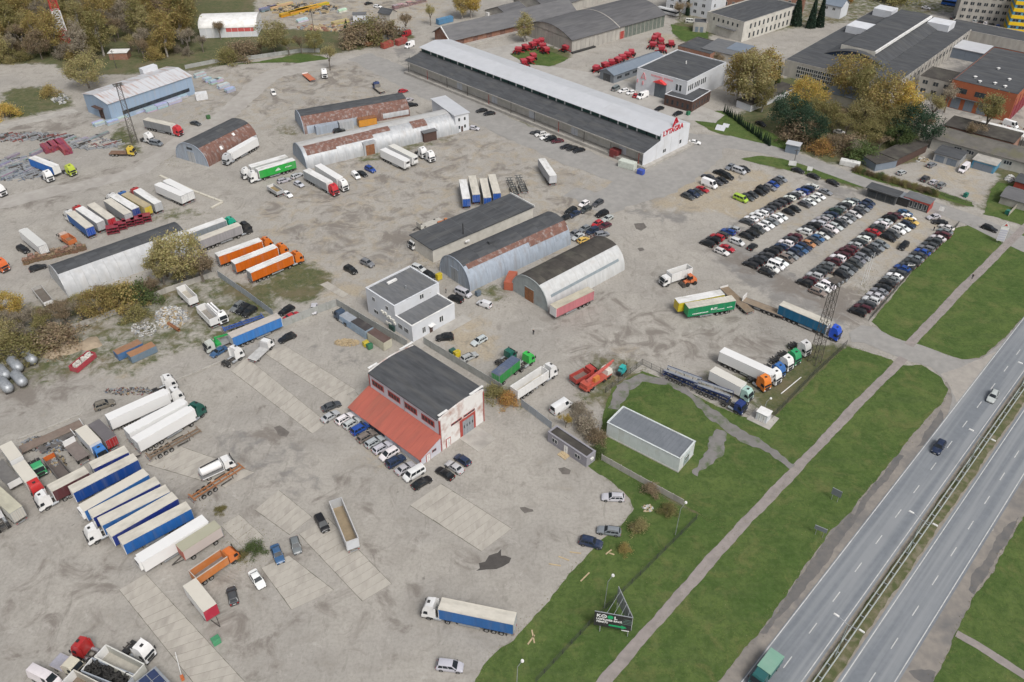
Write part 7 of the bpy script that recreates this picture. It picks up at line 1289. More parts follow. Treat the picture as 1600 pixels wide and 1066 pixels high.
fence('dark mesh fence round the top of the lawn', [(946,614),(1003,570),(1090,612),(1172,650)], 1.8, M_wire, M_wire, 2.5, 'mesh_fence', 'mesh')
fence('dark mesh fence crossing the lower verge', [(1088,812),(1000,900),(920,978),(836,1068)], 1.5, M_wire, M_wire, 2.5, 'mesh_fence', 'mesh')
fence('wooden yard fence slanting beside the grey gabled shed', [(1600,312),(1575,338)], 1.6, M_greywall, M_wood, 2.0)
fence('row of dark fence bays along the green roadside strip', [(1462,300),(1475,307),(1490,312),(1508,318),(1522,322)], 1.4, M_wire, M_black, 4.0, 'mesh_fence', 'mesh')
fence('concrete panel fence along the rails behind the track', [(290,108),(340,98),(400,92),(470,82),(500,82)], 1.8, M_pfence, M_pfence, 3)
fence('low kerb wall round the two white box trailers', [(250,275),(300,298),(348,316),(330,326)], .35, mat('pale kerb', (.58,.55,.47), (.5,.47,.4), rough=.9), M_conc, 4.0, 'kerb_wall', cat='wall', t=.8)
# crash barrier
root = thing('crash_barrier', 'double rail crash barrier along the grass median', 'barrier', (O0.x, O0.y, 0), math.atan2(DR.y, DR.x)); TM = 9.2
for t in (-.42, .42): MB().box(-140, 420, -TM+t-.09, -TM+t+.09, .62, .86).add('rail', root, mat('barrier steel', (.50,.54,.52), (.40,.44,.42), scale=.8, rough=.5, metal=.3))
pm_ = MB().box(-.05, .05, -TM-.06, -TM+.06, 0, .62).box(-.06, .06, -TM-.33, -TM+.33, .66, .8).mesh('post', M_galv)
for k in range(-34, 60): ob('post', pm_, root, (k*3.2, 0, 0))
# lamp posts of the highway
lm = MB().cyl((0,0,0), (0,0,9.6), .11, .07, seg=8)
lmesh = lm.mesh('pole', mat('green-grey pole', (.30,.35,.33), (.24,.28,.27), rough=.5), smooth=50)
arm = MB().cyl((0,0,9.5), (0,-1.9,10.1), .05, seg=6).cyl((0,0,9.5), (0,1.9,10.1), .05, seg=6).mesh('arm', M_galv); head = B(-.17, .17, -.5, .5, -.07, .09, .04, .1).mesh('lamp_head', M_white)
for k, s in enumerate((-66.3, -36.0, -5.7, 24.6, 54.9, 85.2, 115.5)):
    x, y = RP(s, TM); t_ = thing('street_lamp', f'twin-armed street lamp on the median, {ORD[k+1]} counted from the bottom', 'street lamp', (x, y, 0), math.atan2(DR.y, DR.x), 'median street lamps')
    ob('pole', lmesh, t_); ob('arm', arm, t_)
    for sgn in (-1, 1): ob('lamp_head', head, t_, (0, sgn*2.2, 10.12))
def lamp1(u, v, h, label):
    p = G(u, v); t_ = thing('street_lamp', label, 'street lamp', (p.x, p.y, 0)); MB().cyl((0,0,0), (.15,0,h*.8), .07, .05, seg=6).cyl((.15,0,h*.8), (.9,0,h), .05, seg=6).add('pole', t_, M_galv); MB().cyl((.9,0,h-.12), (.9,0,h+.14), .3, .22, seg=10).add('lamp_head', t_, M_white)
lamp1(944,950,9.5,'thin lamp post with white head behind the billboard'); lamp1(807,1080,9,'thin lamp post with white head at the bottom edge'); lamp1(1055,836,9.5,'thin lamp post near the low wall'); lamp1(1192,648,5,'short lamp post by the transformer box')
# lattice towers
def lattice(label, u, v, h, w0, w1, n, m=None, bands=None, name='lattice_tower', t=.16, top=None):
    p = G(u, v); root = thing(name, label, 'tower', (p.x, p.y, 0), .6)
    for i in range(n):
        za, zb = h*i/n, h*(i+1)/n; wa, wb = w0+(w1-w0)*i/n, w0+(w1-w0)*(i+1)/n; mb = MB()
        ca = [(sx*wa/2, sy*wa/2, za) for sx, sy in ((-1,-1),(1,-1),(1,1),(-1,1))]; cb = [(sx*wb/2, sy*wb/2, zb) for sx, sy in ((-1,-1),(1,-1),(1,1),(-1,1))]
        for k in range(4): mb.beam(ca[k], cb[k], t); mb.beam(ca[k], cb[(k+1) % 4], t*.55); mb.beam(ca[(k+1) % 4], cb[k], t*.55); mb.beam(cb[k], cb[(k+1) % 4], t*.55)
        mb.add('tower_section', root, bands[i % len(bands)] if bands else m)
    if top: top(root)
M_rp = mat('mast red', (.45,.06,.05), rough=.6); M_tow = mat('dark tower steel', (.07,.065,.06), (.12,.105,.09), scale=1, rough=.8)
def plat(h, w): return lambda r_: (B(-w, w, -w, w, h, h+.15).add('platform', r_, M_tow), [B(x, x+.5, -w, -w+.3, h+.2, h+.7).add('floodlight', r_, M_galv) for x in (-w, -.25, w-.5)])
lattice('dark lattice floodlight tower by the teal-blue trailer', 1272, 566, 24, 2.3, 1.4, 11, M_tow, t=.1, top=plat(24, 1.6))
lattice('dark lattice floodlight tower below the blue hall', 211, 224, 22, 2.2, 1.3, 10, M_tow, t=.1, top=plat(22, 1.6))
lattice('red and white lattice mast at the wood edge', 106, 78, 48, 4.2, 1.6, 16, None, [M_rp]*3+[M_white]*3, t=.3, name='radio_mast')
for k, (u, v) in enumerate(((1345.5,445),(1350,441),(1354.5,436.5))):
    p = G(u, v); t_ = thing('flagpole', f'bare white flagpole at the lot end, {("nearest","middle","farthest")[k]} of three', 'flagpole', (p.x, p.y, 0), group='three white flagpoles'); MB().cyl((0,0,0), (0,0,8.6), .09, .05, seg=7).add('pole', t_, M_white); MB().cyl((0,0,8.6), (0,0,8.8), .1, seg=7).add('finial', t_, M_white)
for u, v, h, lb in ((491,52,12,'dark timber pole in the timber yard'),(182,107,8,'pale post before the pump hut'),(1467,215,8,'leaning pole beside the brick garage'),(1240,258,6,'low sign pole on the lot verge')):
    p = G(u, v); t_ = thing('utility_pole', lb, 'pole', (p.x, p.y, 0)); MB().cyl((0,0,0), (0,0,h), .14, .1, seg=6).add('pole', t_, M_chas); MB().box(-.8, .8, -.06, .06, h-.6, h-.48).add('crossarm', t_, M_chas)
# billboard
a, c = G(936.6, 987.5), G(980, 995.5); d = (c-a).normalized(); rz = math.atan2(d.y, d.x); hb = 5.5
bt = thing('billboard', 'black fuel station billboard with white and green lettering on the verge', 'billboard', (a.x, a.y, 0), rz); wl = (c-a).length; x0, x1 = -1.15, wl+.45; z0, z1 = 1.9, 5.75
for x in (0, wl): MB().cyl((x,.15,0), (x,.15,z1), .09, seg=8).add('post', bt, M_galv)
B(x0, x1, -.05, .08, z0, z1).add('front_panel', bt, M_black); B(x0-.04, x1+.04, -.03, .1, z1+.002, z1+.09).add('panel_rim', bt, M_galv)
wm = mat('sign white', (.8,.8,.8), rough=.6); gm = mat('sign green', (.02,.36,.14), rough=.6); gd = mat('sign stripe', (.12,.2,.17), rough=.6)
def words(t, x, z, s, m, bold=.02): o = ob('lettering', text_mesh(t, s, .006, m, bold), bt, (x, -.065, z)); o.rotation_euler = (math.pi/2, 0, 0)
words('K', x0+.35, z1-1.25, 1.15, wm, .035); words('L', x0+3.4, z1-1.25, 1.15, wm, .035); words('UZPILDIES SAVĀ', x0+.35, z1-2.0, .62, wm, .025); words('TEMPĀ!', x0+.35, z1-2.75, .62, wm, .025)
MB().cyl((x0+1.65,-.06,z1-.85), (x0+1.65,-.075,z1-.85), .5, seg=20).add('logo_ring', bt, wm); MB().cyl((x0+1.65,-.078,z1-.85), (x0+1.65,-.085,z1-.85), .3, seg=20).add('logo_ring_centre', bt, M_black); MB().cyl((x0+1.65,-.088,z1-.85), (x0+1.65,-.094,z1-.85), .13, seg=12).add('logo_dot', bt, wm); MB().cyl((x0+2.75,-.06,z1-.87), (x0+2.75,-.075,z1-.87), .52, seg=20).add('logo_disc', bt, gm)
MB().prism([(x0+2.6, z0+.5), (x0+4.8, z0+.5), (x0+4.8, z0+.2), (x0+5.75, z0+.72), (x0+4.8, z0+1.24), (x0+4.8, z0+.94), (x0+2.6, z0+.94)], -.075, -.055, 'y').add('arrow', bt, gm)
for k in range(4): B(x0+4.4+.25*k, x1-.05, -.07, -.052, z0+1.7+k*.42, z0+1.8+k*.42).add('stripe', bt, gd)
B(x1-1.6, x1-.3, -.09, -.02, z0-.22, z0-.02).add('small_plate', bt, M_white)
bp_ = ob('rear_panel', B(0, 6.6, -.05, .05, z0, z1).mesh('rear_panel', M_zinc), bt, (x1+.05, .15, 0), R(118))
for k in range(7): B(.4+k*.95, .5+k*.95, .052, .1, z0+.1, z1-.1).add('panel_rib', bp_, M_galv)
mbx = MB()
for k in range(4): q = 5.6-k*1.4; mbx.beam((.9+k*1.2, .1, z1-.1), (x1+.05+math.cos(R(118))*q, .15+math.sin(R(118))*q, z1-.1), .07)
mbx.add('brace', bt, M_galv); MB().cyl((x1-2.9, 5.6, 0), (x1-2.9, 5.6, z1), .09, seg=8).add('post', bt, M_galv)
def board(label, feet, w_, z0, z1, rz, m=None, name='road_sign'):
    p = G(*feet); t_ = thing(name, label, 'sign', (p.x, p.y, 0), rz)
    for x in (-w_*.3, w_*.3): MB().cyl((x,.05,0), (x,.05,z1), .05, seg=6).add('post', t_, M_galv)
    B(-w_/2, w_/2, -.04, .04, z0, z1).add('board', t_, m or mat('sign back', (.17,.19,.21), (.14,.155,.17), rough=.6)); B(-w_/2, w_/2, -.06, .06, z1+.002, z1+.08).add('board_edge', t_, M_galv); return t_
board('grey back of a road sign on the verge, upper of two', (1303,783), 2.0, 1.6, 3.3, -.7); board('edge-on grey road sign on the verge, lower of two', (1279,838), 2.4, 1.6, 2.6, -.55)
t_ = board('white stacked direction sign by the footpath end', (1561,380), 2.2, .8, 5.6, -.35, M_white, 'direction_sign')
for k in range(5): B(-1.0, 1.0, -.07, -.045, 1.0+k*.75, 1.6+k*.75).add('name_strip', t_, mat('sign lilac', (.5,.5,.58), rough=.6))
MB().prism([(-1.1, 5.7), (1.1, 5.7), (0, 7.2)], -.05, .05, 'y').add('gable_top', t_, M_white); MB().prism([(-.5, 5.9), (.5, 5.9), (0, 6.7)], -.075, -.055, 'y').add('emblem', t_, M_rp)
board('small white board on posts at the lot road edge', (1237,262), 2.6, .8, 2.6, -.3, M_white); board('small pale board beside the first one at the lot road edge', (1264,270), 1.8, .8, 2.4, -.3, M_white); board('white round-cornered sign by the red kiosk', (1469,334), 1.4, 1.0, 2.6, -.5, M_white)
# people
def person_mesh():
    me = bpy.data.meshes.new('person'); V = [(0,0,.95),(0,0,1.2),(0,0,1.42),(0,.0,1.56),(.02,0,1.68),(0,.11,.9),(.06,.12,.5),(-.03,.12,.08),(.1,.13,.04),(0,-.11,.9),(.02,-.12,.5),(-.14,-.12,.1),(-.02,-.13,.04),(0,.2,1.4),(-.02,.27,1.12),(.08,.25,.9),(0,-.2,1.4),(.0,-.27,1.12),(.12,-.24,.92)]
    E_ = [(0,1),(1,2),(2,3),(3,4),(0,5),(5,6),(6,7),(7,8),(0,9),(9,10),(10,11),(11,12),(2,13),(13,14),(14,15),(2,16),(16,17),(17,18)]
    rad = [.15,.14,.15,.06,.11,.1,.075,.05,.045,.1,.075,.05,.045,.07,.05,.04,.07,.05,.04]
    me.from_pydata(V, E_, []); o = bpy.data.objects.new('person_tmp', me); COL.objects.link(o); md = o.modifiers.new('s', 'SKIN')
    for i, r_ in enumerate(rad): me.skin_vertices[0].data[i].radius = (r_, r_)
    me.skin_vertices[0].data[0].use_root = True
    o.modifiers.new('d', 'SUBSURF').levels = 1; dg = bpy.context.evaluated_depsgraph_get(); dg.update(); m2 = bpy.data.meshes.new_from_object(o.evaluated_get(dg)); bpy.data.objects.remove(o)
    m2.materials.clear()
    for m in (mat('dark trousers', (.03,.032,.04), rough=.9), M_matte, mat('skin', (.5,.32,.24), rough=.6), mat('dark hair', (.04,.03,.025), rough=.8)): m2.materials.append(m)
    for p in m2.polygons:
        z = p.center.z; p.material_index = 0 if z < .92 and abs(p.center.y) < .2 else 3 if z > 1.68 else 2 if z > 1.52 or (z < .96 and abs(p.center.y) > .2) else 1
        p.use_smooth = True
    return m2
PM = person_mesh()
for u, v, rz, c, lb in ((833.5,523,1.0,(.03,.03,.035),'person in dark clothes walking alone across the yard'),(1518.5,436,.8,(.02,.02,.025),'person in black walking on the footpath'),(1458.5,361,2.0,(.03,.025,.03),'person in dark clothes beside the fence-row cars'),(697,458,.3,(.02,.02,.02),'person standing behind the office by the vans')):
    p = G(u, v); thing('person', lb, 'person', (p.x, p.y, 0), rz, None, PM, c)
# containers, skips, bins
def container(u, v, du, dv, L, W, h, col, label, name='container', open_=False, load=None, z=None):
    p = G(u, v, 0); t_ = thing(name, label, 'container', (p.x, p.y, 0), heading(u, v, du, dv)); 
    for s in (-1, 1):
        mb = MB().box(-L/2, L/2, s*W/2-.06, s*W/2+.06, .12, h)
        for k in range(int(L/.45)): mb.box(-L/2+.2+k*.45, -L/2+.38+k*.45, s*(W/2+.08)-.03, s*(W/2+.08)+.03, .2, h-.1)
        mb.add('side_wall', t_, M_any, color=col)
    for s in (-1, 1): B(s*L/2-.06, s*L/2+.06, -W/2+.062, W/2-.062, .12, h).add('end_wall', t_, M_any, color=col)
    B(-L/2+.062, L/2-.062, -W/2+.062, W/2-.062, .12, .25).add('floor', t_, M_rustc)
    if not open_: B(-L/2, L/2, -W/2, W/2, h+.002, h+.08).add('roof', t_, M_any, color=load or col)
    elif load:
        mb = MB(); r = random.Random(int(u))
        for k in range(26): x, y = r.uniform(-L/2+.5, L/2-.5), r.uniform(-W/2+.4, W/2-.4); s = r.uniform(.25, .6); mb.box(x-s, x+s, y-s*.8, y+s*.8, .5, h*.7+r.uniform(0, .8), s*.3, s*.3)
        o = mb.add('load', t_, M_matte, color=load); o['kind'] = 'stuff'
    return t_
container(131,569, 24,-20, 6.5, 2.4, 1.5, (.42,.06,.08), 'red skip filled with white bags', 'skip', True, (.62,.6,.55)); container(203,552, 26,-12, 6.5, 2.4, 2.0, (.07,.16,.32), 'blue skip with rusty lid, left of two', 'skip', load=(.30,.17,.10)); container(224,556, 26,-12, 6.5, 2.4, 2.0, (.16,.22,.28), 'grey-blue skip with rusty lid, right of two', 'skip', load=(.36,.19,.10))
container(798,445, -6,14, 6, 2.4, 2.6, (.42,.12,.07), 'red container between the two arched sheds'); container(605,74, 24,-8, 6, 2.4, 2.5, (.34,.08,.06), 'red container left of two near the white van'); container(627,69, 24,-8, 6, 2.4, 2.5, (.34,.08,.07), 'red container right of two near the white van'); container(603,62, 24,-6, 6, 2.4, 2.5, (.16,.18,.22), 'grey container near the red van'); container(577,70, 20,-8, 4.5, 2.2, 1.6, (.28,.12,.05), 'rusty open bin near the red containers', 'skip', True, (.2,.1,.06)); container(628,53, 12,-4, 4, 2.4, 2.5, (.6,.62,.64), 'white container behind the red van'); container(695,36, 16,-4, 9, 2.5, 2.6, (.10,.24,.40), 'blue container behind the brick store ridge')
container(316,155, 14,-2, 4.5, 3, 2.6, (.68,.69,.7), 'white container at the end of the blue hall'); container(980,262, 14,4, 6, 2.6, 2.4, (.60,.64,.58), 'pale container at the warehouse dock'); container(961,245, 8,3, 3.4, 2.6, 2.8, (.22,.05,.05), 'maroon hut container at the warehouse dock'); container(656,113, 14,4, 5, 2.4, 1.4, (.2,.2,.2), 'grey dumpster at the warehouse end', 'skip', True, (.2,.18,.17)); container(1001,272, 6,2, 2.2, 1.6, 1.6, (.05,.1,.45), 'small blue and white kiosk box at the warehouse corner')
container(567,520, 20,13, 6.0, 2.5, 2.7, (.30,.38,.46), 'pale blue box body with dark roof beside the fence', load=(.06,.055,.055)); container(546,506, 20,13, 4.6, 2.5, 2.2, (.28,.37,.48), 'pale blue tarped lorry body by the fence', load=(.33,.36,.40)); container(594,537, 20,13, 6.5, 2.5, 2.6, (.52,.5,.4), 'cream box body with brown roof beside the fence', load=(.12,.08,.07))
tractor(537,493, -16,-11, (.05,.08,.13), 'dark blue cab of the pale tarped lorry by the fence', 'low')
def bin_(u, v, col, label, w_=1.3, h=1.3):
    p = G(u, v); t_ = thing('waste_bin', label, 'bin', (p.x, p.y, 0), .7); B(-w_/2, w_/2, -.55, .55, .15, h, -.05, -.04).add('tub', t_, M_any, color=col); MB().prism([(-.62, h+.003), (.62, h+.003), (.5, h+.2), (-.5, h+.25)], -w_/2-.06, w_/2+.06).add('lid', t_, M_any, color=tuple(x*.85 for x in col))
    for x in (-.4, .4): MB().cyl((x,-.4,.1), (x+.06,-.4,.1), .1, seg=8).add('castor', t_, M_black)
bin_(707,553,(.05,.13,.11),'dark green bin beside the yellow bell bin'); bin_(714,558,(.62,.48,.03),'yellow recycling bin on the sand',1.5,1.7); bin_(572,541,(.62,.5,.05),'yellow bin before the cream box body'); bin_(578,545,(.05,.2,.1),'green bin before the cream box body'); bin_(686,437,(.62,.48,.03),'yellow bin at the blue-grey arch door',1.5,1.8); bin_(747,462,(.12,.16,.2),'slate bin on the grass by the white small van'); bin_(339,1005,(.08,.32,.16),'green bin alone on the yard slabs'); bin_(1508,308,(.03,.2,.15),'green bin on the roadside strip'); bin_(1573,335,(.03,.2,.15),'green bin by the slanting fence'); bin_(326,186,(.05,.15,.05),'dark green bin on the upper track'); bin_(1075,180,(.03,.2,.1),'green bin at the brown annex corner')
# stock and heaps
def heap(label, u, v, ru, rv, n, s, cols, hgt_, seed, flat=.5, al=None):
    r = random.Random(seed); mbs = MB()
    for k in range(n):
        a = r.uniform(0, 6.283); q = r.random()**.5; p = G(u+math.cos(a)*ru*q, v+math.sin(a)*rv*q); z = hgt_*(1-q)*r.uniform(.3, 1); l = s*r.uniform(.4, 1.6); t = r.uniform(0, 3.14) if al is None else al+r.choice((0,0,0,1.57))+r.gauss(0,.12)
        mbs.mi = r.randrange(len(cols)); dx, dy = math.cos(t)*l/2, math.sin(t)*l/2; mbs.beam((p.x-dx, p.y-dy, z+.1), (p.x+dx, p.y+dy, z+.1+r.uniform(-.1,.3)*flat), s*r.uniform(.12, .5)*(1 if al is None else .42))
    o = ob('scrap_heap', mbs.mesh('scrap_heap', *cols)); o['kind'] = 'stuff'; o['label'] = label; return o
c_ = lambda n, a: mat(n, a, tuple(x*.7 for x in a), scale=1, rough=.8)
GS, BS, RS, WS_, TS = c_('scrap grey', (.28,.29,.30)), c_('scrap blue', (.17,.20,.25)), c_('scrap red', (.24,.10,.09)), c_('scrap white', (.6,.6,.58)), c_('scrap tan', (.42,.33,.2))
heap('pale rubble heap of broken boards in the left plot', 268, 497, 25, 17, 420, .9, [WS_, M_conc, GS, TS], 1.2, 1); heap('scrap metal strewn between the trailers at the left', 78, 694, 42, 12, 420, .8, [GS, BS, TS, M_chas, GS], .8, 2); heap('scrap iron filling the tipper body', 89, 728, 14, 15, 260, .8, [GS, M_chas, GS, TS], 2.0, 3); heap('mixed junk along the white reefers', 205, 612, 42, 6, 170, .5, [BS, GS, TS, GS, M_chas, RS, M_chas], .7, 4)
heap('wood chips spilt on the yard', 542, 536, 20, 6, 500, .35, [M_wood, TS], .25, 5); heap('wood scraps by the boulders', 1012, 795, 8, 5, 40, .5, [M_wood, WS_], .4, 6); heap('junk beside the scrap row behind the sheds', 925, 372, 22, 6, 120, .6, [GS, RS, TS, M_chas], .7, 7); heap('steel offcuts left of the blue hall', 30, 264, 50, 17, 420, 3.2, [GS, M_galv, GS, BS, M_chas, GS, M_galv, M_conc], 1.3, 8, al=.75); heap('steel sections before the blue hall yard', 130, 225, 58, 8, 240, 3.2, [GS, M_galv, RS, GS, M_chas, M_conc], 1.0, 9, al=.75); heap('scattered steel at the far left row', 40, 215, 70, 6, 190, 3.0, [GS, RS, M_galv, GS, M_chas], .8, 10, al=.7); heap('scrap yard clutter at the right edge', 1570, 205, 32, 12, 300, .9, [WS_, RS, TS, GS], 1.0, 11); heap('junk in the factory yard', 1400, 112, 26, 8, 160, .9, [RS, GS, TS, M_rustc], 1.0, 12); heap('timber lying by the rails', 520, 44, 55, 5, 220, 2.0, [TS, M_wood, GS, M_brick], .6, 13); heap('stored planks in the timber yard', 470, 14, 60, 9, 240, 2.2, [TS, GS, M_wood, M_chas], .8, 14); heap('white junk left of the mound', 95, 155, 14, 8, 90, .9, [WS_, GS], .6, 15); heap('white sacks beside the red-walled hut', 1578, 280, 7, 5, 60, 1.0, [WS_], 1.0, 16); heap('rubble on the ruts at the left', 225, 515, 20, 12, 160, .6, [M_conc, WS_, GS], .3, 17); heap('debris at the right yard by the lock-ups', 1440, 250, 10, 4, 40, .8, [WS_, TS], .5, 18); fence('broken concrete kerb blocks above the low-loader', [(28,688),(75,670),(128,648)], .45, M_conc, M_conc, 2.2, 'kerb_wall', cat='wall', t=.4); fence('broken concrete kerb blocks below the bright blue trailer', [(268,598),(300,585),(345,566)], .4, M_conc, M_conc, 2.4, 'kerb_wall', cat='wall', t=.35)
def bundle(u, v, du, dv, L, W, h, col, label, group, n=4, rows=3):
    p = G(u, v); t_ = thing('steel_stack', label, 'stack', (p.x, p.y, 0), heading(u, v, du, dv), group)
    for k in range(rows):
        for i in range(n): j = rnd.uniform(-.25, .25); B(-L/2+j, L/2+j, -W/2+W*i/n+.03, -W/2+W*(i+1)/n-.03, .1+h*k/rows, .1+h*(k+1)/rows-.06).add('bar_bundle', t_, M_any, color=tuple(c*rnd.uniform(.75, 1.15) for c in col))
    for x in (-L*.3, L*.3): B(x-.1, x+.1, -W/2, W/2, 0, .098).add('bearer', t_, M_wood)
for i, (u, v, L) in enumerate(((216,176,4),(236,174,4.5),(253,168,4.5),(272,161,6),(285,154,4),(190,188,4),(176,193,4.5),(155,196,4),(313,120,5),(325,127,3),(335,130,4),(350,137,5),(360,143,4),(342,128,3))): bundle(u, v, 22, -7, L, 2.6, 1.5, (.46,.52,.62), f'wrapped blue-white sheet stack by the blue hall, {ORD[i+1]} in the line', 'wrapped stacks by the blue hall')
for i, (u, v) in enumerate(((75,236),(85,232),(96,229),(104,238))): bundle(u, v, 8, 8, 5.5, 3, 2.2, (.32,.07,.10), f'maroon steel frame stack above the bright blue trailer, {ORD[i+1]} from left', 'maroon frame stacks')
for i, (u, v) in enumerate(((10,258),(22,264),(34,254),(46,268),(12,275),(58,240),(128,222),(146,218),(160,212),(110,220),(20,246),(5,266))): bundle(u, v, 18, -8, 5, 1.8, 1.0, (.30,.32,.34), f'grey steel section stack in the left stockyard, {ORD[i+1]} of its lot', 'grey steel stacks in the left stockyard')
for i, (u, v, L, cc) in enumerate(((460,22,17,(.6,.33,.02)),(488,14,20,(.62,.42,.04)),(475,19,18,(.6,.3,.03)),(440,12,14,(.5,.45,.2)),(420,16,10,(.2,.25,.32)),(535,19,5,(.6,.65,.7)),(472,34,6,(.6,.65,.7)),(532,37,9,(.55,.45,.2)),(562,38,9,(.4,.45,.52)))): bundle(u, v, 24, -6, L, 2.6, 1.6, cc, f'long stack in the timber and crane yard, {ORD[i+1]} of its lot', 'stacks in the timber and crane yard', 3, 2)
def crates(u0, v0, u1, v1, n, s, col, label, group):
    a, c = G(u0, v0), G(u1, v1)
    for i in range(n):
        p = a.lerp(c, i/max(1, n-1)); t_ = thing('pallet_stack', label.format(ORD[i+1]), 'pallets', (p.x+rnd.uniform(-.3,.3), p.y+rnd.uniform(-.4,.4), 0), rnd.uniform(.3, .7), group); h = rnd.choice((8, 10, 12))
        for k in range(h): B(-s/2, s/2, -s*.4, s*.4, k*.17, k*.17+.04).add('pallet', t_, M_any, color=tuple(x*rnd.uniform(.8, 1.1) for x in col))
        for x in (-s*.4, 0, s*.4): B(x-.07, x+.07, -s*.36, s*.36, .0, h*.17-.05).add('pallet_block', t_, M_any, color=tuple(x_*.7 for x_ in col))
crates(42,412,132,391,14,1.6,(.30,.2,.13),'brown pallet stack, {} from left in the pallet line','brown pallet line at the left'); crates(50,404,125,388,8,1.5,(.33,.24,.17),'paler pallet stack, {} from left behind the pallet line','paler pallets behind the line'); crates(618,14,662,3,7,3.2,(.52,.38,.38),'wrapped pink block pallet, {} from left before the plant hall','pink pallets before the plant hall')
for i, (u, v) in enumerate(((178,364),(190,358),(203,353),(216,350),(228,346))):
    p = G(u, v); t_ = thing('chassis_rack', f'red-framed chassis part rack behind the arch, {ORD[i+1]} from left', 'rack', (p.x, p.y, 0), .4, 'red chassis racks')
    for k in range(3): B(-1.8, 1.8, -1.2, 1.2, .4+k*.9, .52+k*.9).add('shelf', t_, M_any, color=(.27,.04,.06))
    for x in (-1.7, 1.7):
        for y in (-1.1, 1.1): B(x-.06, x+.06, y-.06, y+.06, 0, 2.5).add('upright', t_, M_any, color=(.27,.04,.06))
    for k in range(5): MB().cyl((-1.4+k*.7,-1.0,.85+(k % 2)*.9), (-1.4+k*.7,1.0,.85+(k % 2)*.9), .28, seg=10).add('stored_wheel', t_, M_tyre)
# silver tanks on the left
for i, (u, v) in enumerate(((8,590),(28,578),(50,566),(12,610),(34,600))):
    p = G(u, v); t_ = thing('silo_tank', f'silver cement tank lying at the left edge, {ORD[i+1]} of five', 'tank', (p.x, p.y, 0), heading(u, v, 18, 20), 'five silver tanks')
    MB().loft([[(x, math.cos(q*math.pi/6)*r_, 1.7+math.sin(q*math.pi/6)*r_) for q in range(12)] for x, r_ in ((-3.2,.2),(-3.0,.8),(-2.4,1.25),(1.8,1.25),(2.5,.9),(2.8,.3))]).add('shell', t_, M_galv, smooth=50)
    for x in (-2, 1.4): B(x-.1, x+.1, -.9, .9, 0, .9).add('saddle', t_, M_chas)
    MB().beam((-3,-.3,2.95),(2,-.3,2.95),.06).beam((-3,.3,2.95),(2,.3,2.95),.06).add('catwalk', t_, M_galv)
# special machines
def machine(u, v, du, dv, parts, label, name, cat='machine', group=None):
    p = G(u, v); t_ = thing(name, label, cat, (p.x, p.y, 0), heading(u, v, du, dv), group)
    for nm, mb, m, c in parts: mb.add(nm, t_, m, color=c)
    return t_
def wheels(xs, y, r, w_): return [('wheel', MB().cyl((x, s*y-w_/2, r), (x, s*y+w_/2, r), r, seg=14), M_tyre, None) for x in xs for s in (-1, 1)]
orc = (.62,.17,.06)
machine(1077,444, -16,4, [('body', B(-1.9,.2,-.8,.8,.9,1.9,.1,.1), M_any, orc), ('front_frame', B(.2,1.8,-.5,.5,.8,1.3), M_any, orc), ('cab', B(-.5,.7,-.7,.7,1.9,3.0,.1,.08), M_glass, None), ('cab_roof', B(-.5,.7,-.75,.75,3.0,3.12), M_any, orc), ('bucket', MB().prism([(2.0,.1),(2.9,.1),(2.3,1.1),(1.9,.9)], -1.2, 1.2, 'y'), M_chas, None), ('lift_arm', MB().beam((.6,-.5,1.5),(2.1,-.5,.7),.18).beam((.6,.5,1.5),(2.1,.5,.7),.18), M_any, orc)]+wheels((-1.2,1.2), .9, .6, .45), 'orange wheel loader beside the white box lorry', 'wheel_loader')
machine(972,583, 10,-10, [('body', B(-1.4,1.0,-.65,.65,.5,1.5,.1,.1), M_any, (.02,.35,.36)), ('overhead_guard', MB().box(-.8,.7,-.6,.6,2.1,2.2).beam((-.8,-.55,1.5),(-.8,-.55,2.1),.08).beam((.7,.55,1.5),(.7,.55,2.1),.08).beam((-.8,.55,1.5),(-.8,.55,2.1),.08).beam((.7,-.55,1.5),(.7,-.55,2.1),.08), M_any, (.03,.42,.4)), ('mast', MB().beam((1.2,-.35,.1),(1.2,-.35,2.6),.12).beam((1.2,.35,.1),(1.2,.35,2.6),.12), M_chas, None), ('fork', MB().box(1.2,2.3,-.4,-.25,.1,.16).box(1.2,2.3,.25,.4,.1,.16), M_chas, None), ('counterweight', B(-1.9,-1.4,-.6,.6,.4,1.3), M_black, None)]+wheels((-1.0,.7), .6, .38, .3), 'teal forklift beside the lawn fence', 'forklift')
crc = (.48,.09,.06)
machine(930,600, 26,-18, [('carrier', B(-4.6,4.6,-1.2,1.2,.9,1.4), M_any, crc), ('driver_cab', B(3.0,4.9,-1.2,1.2,1.4,2.7,.15,.1), M_any, (.7,.68,.62)), ('driver_windscreen', B(4.75,4.93,-1.0,1.0,1.8,2.5), M_glass, None), ('turntable', MB().cyl((-1.4,0,1.4),(-1.4,0,1.9),1.0,seg=14), M_any, crc), ('boom', MB().beam((-3.2,0,2.5),(5.6,0,3.4),.7,.5).beam((-3.0,0,2.8),(6.4,0,3.7),.4,.35), M_any, (.52,.12,.10)), ('crane_cab', B(-1.6,.2,-1.2,-.3,1.9,3.1,.1,.05), M_any, (.58,.2,.05)), ('counterweight', B(-4.4,-2.8,-1.1,1.1,1.5,2.5), M_any, crc)]+[('outrigger', MB().beam((x,-1.6,1.0),(x,1.6,1.0),.24), M_any, crc) for x in (-3.9,2.2)]+wheels((-3.4,-2.1,2.0,3.9), 1.05, .52, .35), 'red mobile crane truck with boom stowed over its cab', 'mobile_crane', 'crane')
